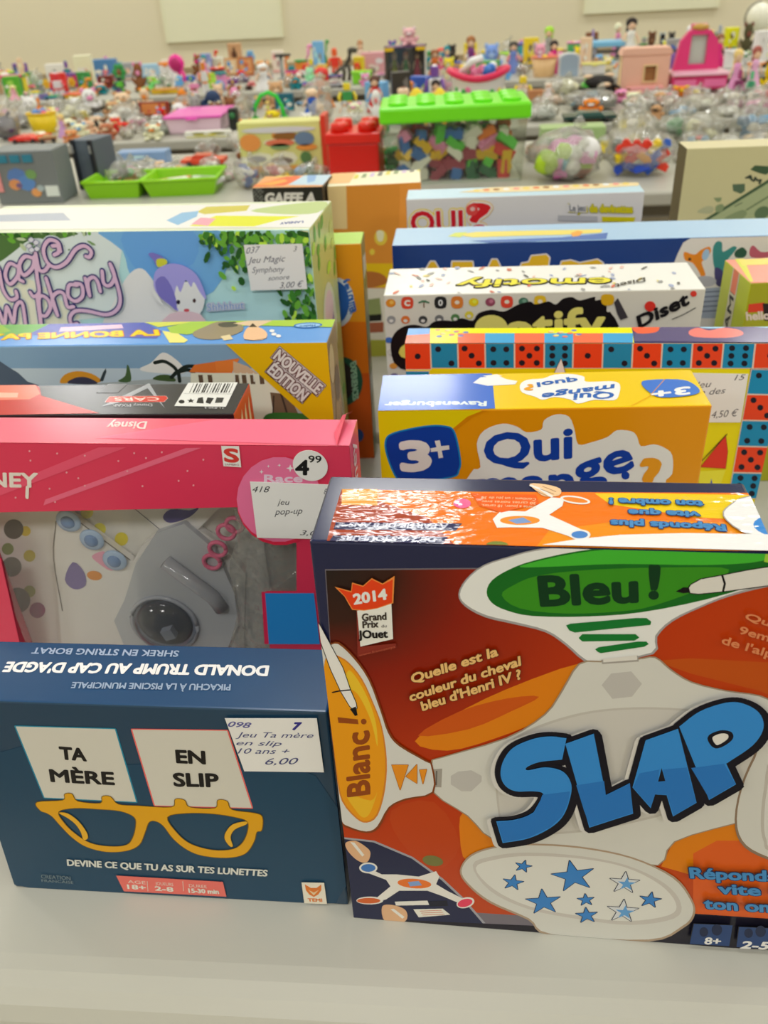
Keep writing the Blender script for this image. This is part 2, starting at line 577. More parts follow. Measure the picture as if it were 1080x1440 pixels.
# dark picture strip, bottom left and along the foot
a.fill([(90, 1036), (88, 842), (160, 850), (250, 888), (320, 938), (370, 985), (420, 1043)], (150, 150, 160))
a.fill([(88, 1040), (88, 846), (158, 854), (248, 892), (317, 942), (366, 988), (416, 1046)], (32, 36, 66))
a.fill([(100, 1030), (560, 1050), (575, 1075), (100, 1060)], (28, 24, 36))
a.fill([(800, 1085), (900, 1020), (1200, 1040), (1200, 1110), (900, 1096)], (28, 26, 40))
# little picture of the toy in the dark strip
a.org(430, 980, 3.2727)
WG = (214, 212, 208)
a.fill([(300, 790), (350, 815), (420, 815), (520, 825), (600, 800), (615, 825), (600, 860), (650, 890), (720, 925), (700, 945), (630, 915), (560, 890), (430, 890), (370, 930), (330, 940), (330, 920), (390, 870), (370, 840), (290, 810)], WG)
a.ell(500, 857, 78, 22, (216, 110, 40), 4)
a.fill([(470, 850), (520, 845), (535, 865), (480, 870)], (120, 150, 200))
for x, y, rx, ry, c, rc in ((288, 785, 42, 25, WG, 0), (288, 785, 33, 18, (60, 110, 180), 0), (295, 935, 62, 18, WG, 0), (290, 936, 54, 13, (196, 92, 40), 0), (735, 945, 42, 24, WG, -15), (733, 946, 35, 18, (214, 60, 90), -15), (585, 752, 48, 24, (110, 110, 60), 10)):
    a.ell(x, y, rx, ry, c, rc)
a.fill([(410, 940), (560, 935), (568, 955), (415, 958)], WG)
a.fill([(565, 938), (650, 935), (655, 960), (570, 962)], (20, 22, 40))
a.fill([(495, 975), (630, 972), (665, 1000), (520, 1012)], (226, 214, 206))
for k in range(3): a.fill([(525 + 6 * k, 982 + 9 * k), (625 + 6 * k, 978 + 9 * k), (626 + 6 * k, 981 + 9 * k), (526 + 6 * k, 985 + 9 * k)], (190, 120, 100))
SK = (206, 164, 128)
a.fill([(185, 668), (230, 660), (280, 690), (298, 715), (288, 752), (262, 760), (225, 740), (190, 700)], SK, 4)
a.fill([(205, 665), (225, 668), (270, 725), (260, 732)], WG)
a.fill([(352, 962), (400, 955), (455, 975), (468, 1010), (445, 1035), (365, 1030)], SK, 4)
a.fill([(390, 975), (405, 972), (455, 1010), (445, 1018)], WG)
# green paddle (writes across the top edge)
a.org(750, 670, 3.2727)
a.fill([(-345, 540), (-310, 470), (-230, 405), (-110, 365), (0, 335), (200, 305), (400, 285), (700, 275), (1080, 278), (1300, 290), (1300, 470), (1080, 505), (900, 550), (760, 605), (640, 665), (570, 735), (552, 815), (300, 855), (230, 845), (145, 772), (55, 714), (-85, 678), (-220, 646), (-315, 595)], (150, 148, 150), 3)
a.fill([(-338, 540), (-303, 472), (-225, 410), (-105, 370), (0, 342), (200, 312), (400, 290), (700, 280), (1080, 284), (1300, 298), (1300, 465), (1080, 495), (900, 540), (760, 596), (636, 656), (560, 730), (543, 808), (300, 848), (238, 838), (152, 765), (62, 706), (-80, 668), (-216, 636), (-308, 588)], (214, 216, 222), 3)
a.fill([(-215, 530), (-190, 475), (-110, 425), (0, 385), (200, 342), (420, 320), (800, 312), (1080, 322), (1250, 340), (1250, 440), (1080, 480), (800, 562), (500, 622), (250, 642), (0, 640), (-120, 615), (-190, 580)], (20, 98, 30), 3)
a.fill([(-60, 415), (0, 392), (200, 350), (420, 328), (800, 318), (1075, 328), (1055, 385), (800, 405), (400, 400), (100, 412)], (62, 168, 48), 3)
a.fill([(-145, 545), (-95, 500), (30, 452), (300, 425), (700, 415), (900, 425), (800, 500), (560, 590), (400, 618), (150, 628), (-60, 605)], (52, 132, 28), 3)
a.fill([(1072, 330), (1250, 350), (1250, 430), (1060, 390)], (150, 190, 60))
a.text('Bleu', (40, 590), (475, 572), (25, 452), (8, 52, 26), bold=1.9)
a.fill([(530, 412), (556, 405), (585, 415), (572, 512), (550, 520), (538, 512)], (8, 52, 26), 3)
a.ell(553, 543, 24, 21, (8, 52, 26))
for P in ([(150, 682), (170, 674), (470, 648), (520, 648), (542, 664), (538, 680), (190, 715), (165, 705)], [(208, 740), (225, 722), (470, 722), (487, 738), (465, 752), (225, 756)], [(284, 792), (300, 782), (480, 756), (520, 756), (530, 768), (510, 780), (310, 810), (296, 804)]):
    a.fill(P, (18, 110, 46))
# pen of the green paddle
a.shape([(715, 510), (725, 495), (770, 470), (870, 452), (980, 430), (1300, 380), (1300, 470), (1080, 497), (880, 524), (760, 536), (722, 532)], (206, 204, 200), BLACK, 1.0)
a.stroke([(868, 452), (880, 490), (872, 524)], 0.9, BLACK)
a.fill([(655, 526), (690, 506), (716, 508), (720, 530), (690, 534)], BLACK)
# centre body
a.org(430, 670, 1.6615)
BODY = [(640, 437), (690, 432), (700, 428), (775, 426), (815, 422), (850, 450), (900, 480), (980, 500), (1060, 512), (1120, 540), (1200, 560), (1200, 760), (1010, 805), (860, 850), (822, 905), (700, 880), (560, 858), (440, 845), (380, 790), (300, 735), (296, 668), (320, 655), (470, 610), (560, 555), (600, 500)]
a.shape(BODY, (196, 196, 192), (150, 132, 110), 1.6, 3)  # body and paddle whites darkened, shade on the near box painted in
a.fill([(445, 745), (450, 660), (500, 600), (620, 555), (740, 538), (880, 540), (1040, 560), (1040, 700), (900, 770), (700, 820), (560, 835), (470, 835)], (178, 175, 170), 5)
a.fill([(450, 742), (456, 664), (506, 604), (624, 560), (740, 543), (878, 545), (1032, 566), (1032, 696), (896, 765), (700, 815), (560, 830), (472, 830)], (188, 186, 182), 5)
a.fill([(690, 426), (775, 416), (778, 430), (692, 436)], (150, 146, 142))
a.fill([(694, 424), (773, 415), (774, 426), (695, 432)], (206, 204, 200))
HEX = (176, 174, 172)
a.fill([(691, 485), (713, 458), (760, 453), (785, 482), (762, 512), (716, 517)], HEX)
a.fill([(339, 697), (356, 687), (387, 684), (411, 697), (411, 710), (387, 733), (364, 733), (339, 717)], HEX)
a.fill([(294, 682), (319, 680), (317, 724), (296, 723)], (150, 146, 140))
a.stroke([(306, 686), (305, 718)], 0.8, (100, 96, 92))
# right paddle
a.org(750, 960, 3.2727)
a.fill([(1400, 170), (1080, 235), (1010, 335), (950, 480), (925, 625), (950, 728), (1035, 792), (1200, 840), (1400, 840)], (130, 110, 92), 3)
a.fill([(1400, 180), (1085, 245), (1020, 340), (960, 480), (935, 622), (960, 720), (1040, 780), (1200, 830), (1400, 830)], (194, 194, 190), 3)
a.fill([(1400, 260), (1110, 330), (1060, 480), (1045, 640), (1060, 730), (1100, 770), (1400, 790)], (176, 172, 166), 3)
a.fill([(1400, 280), (1125, 340), (1075, 480), (1060, 640), (1072, 720), (1110, 755), (1400, 770)], (200, 199, 196), 3)
# bottom paddle and its stars
a.org(430, 670, 1.6615)
a.fill([(360, 918), (384, 882), (440, 862), (520, 855), (640, 862), (760, 886), (860, 932), (902, 985), (908, 1022), (882, 1052), (800, 1084), (570, 1070), (520, 1034), (430, 994), (378, 952)], (160, 140, 120), 4)
a.fill([(364, 918), (387, 885), (440, 866), (520, 859), (640, 866), (760, 890), (856, 935), (898, 987), (903, 1020), (878, 1048), (800, 1079), (573, 1066), (522, 1030), (433, 990), (382, 950)], (196, 196, 192), 4)
a.fill([(390, 905), (440, 884), (520, 876), (640, 884), (750, 906), (838, 948), (876, 995), (860, 1030), (760, 1045), (640, 1032), (520, 1008), (430, 965)], (184, 180, 176), 4)
a.fill([(397, 912), (445, 892), (520, 884), (640, 890), (745, 910), (826, 950), (864, 994), (848, 1022), (750, 1036), (640, 1024), (524, 1002), (440, 962)], (204, 204, 200), 4)
ST, SO = (52, 120, 190), (24, 32, 60)
for x, y, r_, ro, fillc in ((508, 908, 20, -75, ST), (484, 946, 25, -80, ST), (625, 931, 52, -100, ST), (555, 991, 42, -95, ST), (654, 986, 20, -95, ST), (744, 946, 36, -85, (196, 200, 206)), (804, 986, 26, -80, ST), (740, 1012, 38, -85, (196, 200, 206)), (656, 1022, 26, -95, ST)):
    a.star(x, y, r_, fillc, SO, 0.9, ro, 0.38, 0.72)
    if fillc is not ST: a.star(x + 5, y + 3, r_ * 0.62, (90, 148, 204), rot=ro, q=0.38, sy=0.72)
# left paddle
a.org(430, 980, 3.2727)
a.fill([(60, -330), (110, -258), (155, -258), (228, -190), (298, -88), (353, 58), (388, 156), (436, 213), (554, 284), (584, 308), (590, 434), (464, 468), (388, 506), (338, 596), (284, 620), (198, 598), (158, 566), (134, 440), (94, 100), (40, -200)], (120, 60, 24), 3)
a.fill([(55, -330), (105, -250), (150, -250), (220, -185), (290, -85), (345, 60), (380, 160), (430, 220), (550, 290), (577, 312), (582, 430), (460, 460), (382, 500), (330, 588), (280, 612), (202, 590), (165, 560), (140, 440), (100, 100), (20, -300)], (198, 198, 196), 3)
a.fill([(100, -210), (150, -196), (200, -165), (262, -88), (312, 20), (352, 130), (374, 280), (366, 420), (332, 538), (282, 572), (232, 552), (167, 472), (142, 350), (112, 130), (80, -60)], (196, 120, 40), 3)
a.fill([(100, -200), (150, -188), (198, -158), (257, -84), (306, 22), (346, 132), (366, 280), (358, 416), (326, 532), (281, 564), (236, 546), (173, 468), (148, 350), (118, 130), (80, -60)], (232, 144, 20), 3)
a.fill([(200, -130), (250, -70), (295, 20), (325, 120), (330, 220), (300, 100), (240, -20), (180, -60)], (234, 178, 44), 4)
a.fill([(190, 440), (300, 470), (330, 430), (300, 520), (270, 548), (235, 520)], (236, 170, 40), 4)
BRN = (136, 66, 20)
a.text('Blanc', (293, 438), (289, 150), (190, 452), BRN, bold=1.4)
a.fill([(148, 86), (240, 96), (244, 118), (152, 112)], BRN)
a.ell(268, 106, 13, 13, BRN)
a.shape([(20, -420), (62, -285), (118, -132), (165, -30), (205, 36), (225, 52), (236, 44), (232, 20), (206, -40), (172, -140), (112, -252), (70, -330)], (214, 213, 212), BLACK, 0.8)
a.stroke([(125, -28), (150, -34), (205, -40)], 0.9, BLACK)
a.fill([(205, 48), (232, 36), (240, 76), (228, 80)], BLACK)
TRI = (214, 134, 30)
for P in ([(397, 305), (472, 305), (435, 420)], [(462, 358), (512, 303), (512, 390)], [(525, 328), (557, 325), (540, 392)]):
    a.shape(P, TRI, (160, 90, 20), 0.6)
# prize badge
a.org(430, 670, 3.2727)
a.fill([(235, 600), (240, 822), (418, 780), (416, 760), (255, 776), (245, 610)], (126, 44, 34))
a.fill([(238, 610), (395, 575), (403, 740), (253, 775)], (218, 216, 212))
a.fill([(135, 500), (210, 520), (215, 480), (265, 495), (305, 460), (355, 485), (410, 450), (404, 575), (330, 600), (270, 610), (215, 606), (180, 545)], (232, 130, 60))
a.fill([(150, 508), (212, 526), (218, 486), (266, 500), (305, 466), (355, 490), (402, 466), (398, 572), (330, 597), (270, 606), (218, 602), (184, 545)], (212, 62, 24))
a.text('2014', (226, 580), (374, 556), (220, 532), (236, 226, 220), bold=0.7)
DK = (60, 52, 48)
a.text('Grand', (262, 656), (372, 650), (260, 622), DK, bold=0.4)
a.text('Prix', (265, 688), (335, 684), (263, 656), DK, bold=0.4)
a.text('du', (350, 686), (374, 684), (349, 672), DK)
a.text('JOuet', (246, 735), (378, 731), (243, 698), (28, 24, 24), bold=0.45)
a.text('www.francetoys', (248, 818), (412, 778), (247, 806), (176, 84, 60))
# question texts
TQ = (222, 176, 112)
TS = (84, 24, 8)
for t, p0, p1, up in (('Quelle est la', (492, 940), (884, 812), (484, 898)), ('couleur du cheval', (484, 1022), (988, 856), (476, 982)), ("bleu d'Henri IV ?", (540, 1064), (990, 916), (530, 1022))):
    a.text(t, p0, p1, up, TQ, bold=0.6, outl=[(TS, 1.3)])
a.org(750, 670, 3.2727)
for t, p0, p1, up in (('Quelle est la', (966, 640), (1420, 780), (982, 612)), ('9eme lettre', (940, 706), (1320, 812), (952, 672)), ("de l'alphabet ?", (860, 752), (1330, 890), (872, 716))):
    a.text(t, p0, p1, up, (206, 128, 84), bold=0.35)
a.org(750, 960, 3.2727)
for t, p0, p1, up in (('R\u00e9ponds plus', (722, 880), (1330, 905), (716, 830)), ('vite que', (852, 950), (1270, 970), (846, 902)), ('ton ombre !', (786, 1018), (1330, 1050), (780, 968))):
    a.text(t, p0, p1, up, (66, 132, 190), bold=1.0, outl=[((28, 44, 82), 2.2)])
for P in ([(735, 1088), (912, 1095), (896, 1190), (716, 1180)], [(942, 1102), (1120, 1110), (1110, 1205), (930, 1194)], [(1150, 1112), (1320, 1120), (1310, 1214), (1140, 1206)]):
    a.shape(P, (36, 62, 110), (16, 20, 38), 1.0)
for x, y, q in ((780, 1125, 20), (840, 1115, 24), (985, 1130, 20), (1040, 1122, 24)):
    a.ell(x, y, q, q * 1.1, (22, 34, 66))
a.text('8+', (785, 1180), (858, 1183), (783, 1148), (220, 222, 226), bold=0.6, shear=0.15)
a.text('2-5', (948, 1198), (1080, 1204), (950, 1164), (220, 222, 226), bold=0.8, shear=0.2)
# title
a.org(430, 670, 1.6615)
def unit(P): return [(531.7 + 0.5077 * p[0], 481.8 + 0.5077 * p[1]) + tuple(p[2:]) for p in P]
Sg = [(608, 598, 1), (598, 648, 1), (545, 654), (516, 666), (519, 673), (560, 666), (600, 676), (619, 705), (616, 740), (600, 780), (570, 808), (520, 832), (460, 843, 1), (445, 792, 1), (490, 788), (530, 772), (554, 742), (552, 726), (530, 722), (490, 722), (465, 708), (455, 682), (462, 650), (485, 620), (530, 600), (570, 594)]
Lg = unit([(145, 255), (275, 208), (330, 490), (440, 435), (455, 575), (255, 640)])
Ag = unit([(512, 238), (660, 185), (745, 525), (637, 588), (608, 490), (555, 487), (535, 550), (452, 455)])
Ah = unit([(585, 365), (602, 425), (568, 430)])
Pg = unit([(665, 175, 1), (760, 105), (880, 65), (960, 70), (1030, 112), (1050, 180), (1002, 260), (880, 345, 1), (925, 440, 1), (802, 512, 1)])
Ph = unit([(805, 225), (850, 200), (895, 205), (895, 235), (835, 268)])
Sg, Pg, Ph = smooth_closed(Sg, 5), smooth_closed(Pg, 5), smooth_closed(Ph, 4)
shifted = lambda P, dx, dy: [(x + dx, y + dy) for x, y in P]
for P in (Sg, Lg, Ag, Pg):
    a.stroke(shifted(P, -4, 4), 8.5, (196, 194, 192), True)
for P in (Sg, Lg, Ag, Pg):
    a.stroke(shifted(P, 3, 5), 6.6, (12, 12, 26), True)
    a.fill(shifted(P, 3, 5), (12, 12, 26))
    a.stroke(P, 6.0, (12, 12, 26), True)
a.fill(Ah, (12, 12, 26)); a.fill(Ph, (210, 208, 204))
BL1, BL2 = (48, 128, 200), (36, 108, 182)
a.fill(Sg, BL1); a.fill(Lg, BL1)
a.fill(Ag, BL1, 0, [Ah]); a.fill(Pg, BL1, 0, [Ph])
a.fill([(548, 742), (552, 730), (616, 722), (612, 748), (598, 780), (570, 806), (520, 830), (462, 841), (447, 795), (490, 790), (530, 774)], BL2)
a.fill(unit([(195, 445), (322, 425), (330, 490), (440, 437), (453, 572), (258, 636), (230, 560)]), BL2)
a.fill(unit([(483, 390), (575, 372), (568, 428), (602, 425), (590, 372), (700, 362), (743, 524), (640, 584), (610, 488), (555, 485), (535, 545), (455, 455)]), BL2)
a.fill(unit([(720, 365), (870, 345), (922, 438), (804, 508)]), BL2)
a.stroke(Ph, 2.2, (12, 12, 26), True)
a.done()
# top of the orange box
a = sl.art('top', 'top_print', r=0.1, kind='gloss')
RIP = M((236, 96, 16), 0.12, 'gloss')
a.org(430, 670, 3.2727)
a.fill([(165, 60), (800, 75), (2200, 80), (2200, 345), (90, 325), (118, 215)], (150, 60, 40))
a.fill([(168, 60), (800, 72), (2200, 78), (2200, 345), (700, 332), (560, 190)], (240, 106, 16))
a.fill([(168, 60), (330, 60), (330, 135), (165, 132)], (244, 150, 70))
a.fill([(1330, 80), (1500, 78), (2200, 90), (2200, 210), (1800, 190), (1400, 130)], (250, 184, 20))
a.fill([(1120, 250), (1500, 200), (2100, 220), (2100, 345), (1050, 340)], (244, 130, 16))
a.fill([(138, 212), (720, 218), (690, 252), (128, 246)], (40, 44, 84))
a.fill([(128, 272), (655, 280), (625, 316), (100, 310)], (40, 44, 84))
a.stroke([(96, 324), (640, 330)], 0.6, (150, 130, 150)); a.stroke([(128, 262), (660, 268)], 0.6, (170, 130, 140))
a.text('A PARTIR DE 8 ANS', (655, 222), (205, 214), (650, 244), (186, 190, 210), bold=0.4)
a.text('DE 2 A 5 JOUEURS', (598, 284), (165, 276), (592, 306), (186, 190, 210), bold=0.5)
a.fill([(860, 200), (900, 160), (1010, 165), (1130, 100), (1190, 105), (1180, 140), (1120, 180), (1240, 235), (1300, 262), (1260, 300), (1200, 275), (1090, 240), (940, 238), (880, 240)], (224, 222, 216))
a.ell(985, 206, 92, 21, (230, 130, 40)); a.fill([(930, 205), (1000, 192), (1040, 215), (970, 222)], (110, 140, 190))
a.ell(1262, 272, 48, 24, WG); a.ell(1260, 272, 38, 17, (56, 116, 186))
a.ell(1240, 112, 70, 18, WG, 8); a.ell(1240, 112, 58, 11, (240, 120, 40), 8)
a.ell(880, 318, 50, 16, (110, 120, 50)); a.ell(720, 128, 40, 22, (226, 90, 140))
a.fill([(760, 80), (1060, 88), (1075, 130), (900, 170), (800, 140)], (240, 84, 16))
for k, t in enumerate(('Carte a jouer, 18 cartes,', '20 cartes noires avec', 'Contient : un jeu de 38')):
    a.text(t, (1060, 140 - 18 * k), (810, 132 - 18 * k), (1058, 152 - 18 * k), (246, 190, 150))
a.fill([(1030, 38), (1100, 40), (1170, 60), (1165, 92), (1100, 96), (1060, 70)], (220, 180, 140), 3)
a.stroke([(1036, 46), (1080, 62), (1130, 96)], 1.6, WG)
for q in ((1090, 50, 1150, 74), (1080, 62, 1140, 86), (1062, 72, 1110, 94)): a.stroke([q[:2], q[2:]], 0.5, (150, 110, 80))
a.org(750, 670, 3.2727)
for t, p0, p1, up in (('R\u00e9ponds plus', (878, 228), (358, 206), (884, 258)), ('vite que', (760, 170), (440, 160), (764, 196)), ('ton ombre !', (776, 122), (352, 108), (780, 150))):
    a.text(t, p0, p1, up, (60, 124, 180), bold=0.8, outl=[((24, 50, 96), 1.7)])
a.fill([(870, 190), (900, 140), (1000, 95), (1300, 70), (1300, 310), (1080, 296), (950, 260)], (150, 146, 140), 3)
a.fill([(876, 190), (905, 143), (1000, 100), (1300, 76), (1300, 304), (1080, 290), (952, 255)], (224, 222, 218), 3)
a.fill([(1010, 230), (1060, 190), (1200, 150), (1200, 300), (1060, 275)], (48, 124, 196), 3)
a.fill([(1040, 140), (1090, 120), (1200, 110), (1200, 140), (1060, 165)], (16, 20, 40))
# crest of the green paddle wrapping over the edge
a.fill([(-80, 372), (0, 330), (200, 298), (400, 278), (700, 270), (1080, 276), (1400, 290), (1400, 400), (-80, 400)], (224, 224, 226))
a.done()
a = sl.art('left', 'side_print', r=0.2); a.raw = True
a.text('SLAP', (0.012, 0.05), (0.012, 0.2), (0.044, 0.05), (60, 120, 190), bold=1.0); a.done()

# ================================================================== dark blue party-game box with glasses (nearest left)
TEAL = (26, 58, 84)
gl = Carton('game_box', 'dark teal party game box with yellow glasses printed on it, nearest the viewer at left', 'board game',
            (-62, 989), (460, 996), bl=(21, 1247), br=(490, 1273), d=0.048, cols=(TEAL, TEAL, TEAL, (30, 66, 104), TEAL), rough=0.22)
a = gl.art('front')
a.org(0, 880, 3.6)
a.fill([(0, 640), (470, 700), (1000, 700), (1600, 760), (1700, 1400), (75, 1310)], (30, 64, 90), 3)
CY, RD = (30, 128, 160), (214, 96, 92)
a.shape([(80, 508), (582, 522), (690, 890), (226, 868)], (196, 194, 186), CY, 1.6)
a.shape([(670, 524), (1150, 530), (1275, 920), (785, 908)], (196, 194, 186), RD, 1.6)
K = (24, 22, 22)
a.text('TA', (310, 672), (436, 682), (302, 608), K, bold=1.2)
a.text('M\u00c8RE', (262, 786), (578, 802), (252, 722), K, bold=1.2)
a.org(250, 880, 3.6)
a.text('EN', (-2, 690), (138, 696), (-8, 624), K, bold=1.2)
a.text('SLIP', (-14, 808), (206, 812), (-22, 740), K, bold=1.2)
a.org(0, 880, 3.6)
YE = (208, 152, 16)
GO = (116, 84, 10)
frame = [(190, 890), (320, 880), (330, 850), (365, 848), (395, 885), (510, 895), (520, 862), (560, 862), (600, 900), (700, 908), (870, 915), (890, 875), (935, 880), (962, 915), (1090, 920), (1105, 880), (1150, 885), (1175, 928), (1290, 945), (1328, 965), (1325, 1030), (1300, 1040), (1285, 1090), (1240, 1150), (1150, 1170), (1030, 1160), (950, 1130), (880, 1075), (830, 1010), (790, 985), (755, 990), (735, 1040), (705, 1105), (640, 1135), (540, 1140), (440, 1115), (370, 1070), (310, 1010), (270, 965), (240, 945), (205, 930)]
l1 = [(300, 938), (380, 920), (500, 925), (610, 935), (680, 965), (688, 1010), (672, 1070), (640, 1105), (560, 1112), (460, 1095), (380, 1045), (325, 990)]
l2 = [(850, 965), (950, 945), (1080, 948), (1190, 965), (1250, 985), (1255, 1030), (1230, 1090), (1180, 1125), (1080, 1130), (970, 1100), (900, 1045)]
frame, l1, l2 = smooth_closed(frame, 4), smooth_closed(l1, 4), smooth_closed(l2, 4)
a.stroke(frame, 1.0, GO, True)
a.fill(frame, YE, 0, [l1, l2])
a.stroke(l1, 0.5, GO, True); a.stroke(l2, 0.5, GO, True)
for P in ([(300, 942), (345, 945), (400, 985), (440, 1040), (446, 1070), (425, 1078), (412, 1040), (385, 1000), (345, 968)], [(1245, 985), (1180, 1000), (1145, 1040), (1140, 1075), (1165, 1110), (1180, 1108), (1168, 1065), (1190, 1025), (1248, 1000)]):
    a.shape(P, (214, 164, 40), GO, 0.5, 3)
a.text('DEVINE CE QUE TU AS SUR TES LUNETTES', (345, 1208), (1352, 1262), (342, 1176), (206, 208, 204), bold=0.55)
a.text('CREATION', (212, 1272), (360, 1282), (210, 1252), (116, 132, 140))
a.text('FRANCAISE', (214, 1290), (375, 1300), (212, 1276), (116, 132, 140))
a.fill([(590, 1258), (1130, 1290), (1148, 1365), (630, 1338)], (222, 106, 98))
for x, t, u in ((650, 'AGE', '18+'), (790, 'JOUEURS', '2-8'), (960, 'DUREE', '15-30 min')):
    a.text(t, (x, 1296 + (x - 650) * .06), (x + 90, 1302 + (x - 650) * .06), (x - 2, 1280 + (x - 650) * .06), (240, 200, 190))
    a.text(u, (x, 1324 + (x - 650) * .06), (x + (90 if x < 900 else 150), 1330 + (x - 650) * .06), (x - 4, 1302 + (x - 650) * .06), (244, 214, 206), bold=0.5)
for x in (748, 928): a.stroke([(x, 1284), (x + 4, 1335)], 0.4, (240, 200, 190))
a.org(250, 880, 3.6)
a.fill([(628, 1290), (742, 1292), (757, 1400), (642, 1396)], (218, 210, 196))
a.fill([(645, 1300), (675, 1318), (705, 1318), (728, 1300), (728, 1330), (712, 1352), (690, 1364), (668, 1352), (650, 1330)], (206, 112, 40))
a.fill([(662, 1328), (690, 1342), (716, 1328), (690, 1356)], (226, 190, 150))
a.text('TEMI', (662, 1386), (732, 1388), (660, 1370), (206, 112, 40), bold=0.4)
a.done()
a = gl.art('top', 'top_print')
a.org(0, 880, 3.6)
a.text('SHREK EN STRING BORAT', (906, 128), (160, 112), (912, 160), (150, 166, 190), bold=0.35, shear=0.3)
a.text("DONALD TRUMP AU CAP D'AGDE", (1360, 206), (24, 186), (1370, 258), (222, 226, 230), bold=1.0, shear=0.3)
a.text('PIKACHU \u00c0 LA PISCINE MUNICIPALE', (1168, 300), (360, 288), (1176, 332), (140, 158, 182), bold=0.35, shear=0.3)
a.done()
def price_label(car, face, quad, lines, org, ink=(70, 74, 120)):
    """a white paper price label stuck on a carton, with its handwriting"""
    fc = getattr(car, face); W0 = getattr(fc, 'topw', 0.0003) + 0.0001
    a = Art(fc, 'price_label', car.root, lift=W0 + 0.00025, r=0.6)
    a.org(*org)
    q = [a.uv(p) for p in quad]
    mb = MB(); f = a.F
    pts = [f.P(p.x, p.y, W0) for p in q] + [f.P(p.x, p.y, W0 + 0.00025) for p in q]
    lab = mb.add(pts, [(3, 2, 1, 0), (4, 5, 6, 7), (0, 1, 5, 4), (1, 2, 6, 5), (2, 3, 7, 6), (3, 0, 4, 7)], M((226, 230, 244), 0.6)).build('price_label', car.root, 'white handwritten paper price label', world=True)
    a.name, a.parent = 'handwriting', lab
    for L in lines:
        t, p0, p1, up = L[:4]
        a.text(t, p0, p1, up, L[4] if len(L) > 4 else ink, bold=L[5] if len(L) > 5 else 0.0, shear=0.35)
    a.done(clip=False)
price_label(gl, 'front', [(340, 725), (742, 730), (706, 458), (242, 458)], [('098', (258, 498), (375, 506), (258, 470), (90, 90, 150), 0.25), ('7', (586, 514), (630, 514), (584, 476), (50, 46, 130), 0.8),
    ('Jeu Ta m\u00e8re', (296, 552), (690, 556), (294, 524)), ('en slip', (300, 592), (530, 596), (298, 566)), ('10 ans +', (306, 634), (570, 636), (304, 606)), ('6,00', (446, 690), (614, 688), (444, 656))], (250, 880, 3.6))

# ================================================================== pink window box with the dome game (second on the left)
PK = (206, 52, 84)
pk = Carton('window_box', 'pink window game box with a round price sticker, behind the dark teal box', 'board game',
            (-110, 622), (491, 628), h=0.25, d=0.036, cols=(PK,) * 5, rough=0.25, hollow=True)
c = pk.c
pkm = M(PK, 0.25)
inner = M((200, 198, 192), 0.6)
f = pk.front
wq = [f.uv(*p) for p in ((-70, 722), (345, 713), (372, 742), (417, 764), (417, 832), (374, 832), (379, 905), (384, 985), (44, 985), (26, 897), (1, 786), (-55, 775))]
hx = [(0, 0), (f.uv(491, 628).x, 0), (f.uv(491, 628).x, 0.25), (0, 0.25)]
mb = MB()
tris = tessellate_polygon([[Vector((*p, 0)) for p in hx], [Vector((p.x, p.y, 0)) for p in wq]])
allp = [Vector(p) for p in hx] + wq
n = len(allp)
mb.add([f.P(p[0], p[1], 0) for p in allp] + [f.P(p[0], p[1], -0.0008) for p in allp], list(tris) + [tuple(i + n for i in reversed(t)) for t in tris], pkm)
mb.build('front_panel', pk.root, world=True)
Wd = hx[1][0]; dd = pk.d
def bx(u0, u1, v0, v1, w0, w1):
    return [f.P(u0, v0, w1), f.P(u1, v0, w1), f.P(u1, v1, w1), f.P(u0, v1, w1), f.P(u0, v0, w0), f.P(u1, v0, w0), f.P(u1, v1, w0), f.P(u0, v1, w0)]
mb = MB()
mb.hexa(bx(0, Wd, 0.2488, 0.25, -dd, -0.0008), M((232, 90, 112), 0.22)); mb.hexa(bx(0, Wd, 0, 0.0012, -dd, -0.0008), pkm)
mb.hexa(bx(0, 0.0012, 0.0012, 0.2488, -dd, -0.0008), pkm); mb.hexa(bx(Wd - 0.0012, Wd, 0.0012, 0.2488, -dd, -0.0008), pkm)
mb.hexa(bx(0.0012, Wd - 0.0012, 0.0012, 0.2488, -dd, -dd + 0.001), pkm)
mb.build('carton', pk.root, world=True)
mb = MB(); mb.hexa(bx(0.0016, Wd - 0.0016, 0.0016, 0.246, -dd + 0.0012, -dd + 0.002), inner); mb.build('backing_card', pk.root, 'white spotted backing card', world=True)
mb = MB(); mb.hexa(bx(0.02, Wd - 0.008, 0.004, 0.21, -0.0016, -0.0013), M((250, 250, 250), 0.1, 'glass')); mb.build('window_film', pk.root, 'clear plastic window', world=True)
# loose closing flap at the right end
mb = MB()
tq = [pk.top.P(*pk.top.uv(*p), 0.0006 + 0.004 * k) for p, k in (((474, 629), 0), ((488, 596), 1.4), ((497, 590), 1.2), ((482, 589), .3), ((470, 612), 0))]
mb.add([p for p in tq] + [p + Vector((0, 0, 0.0008)) for p in tq], [(0, 1, 2, 3, 4), (9, 8, 7, 6, 5)], M((224, 78, 104), 0.3)); mb.build('torn_flap', pk.root, 'torn lid flap', world=True)
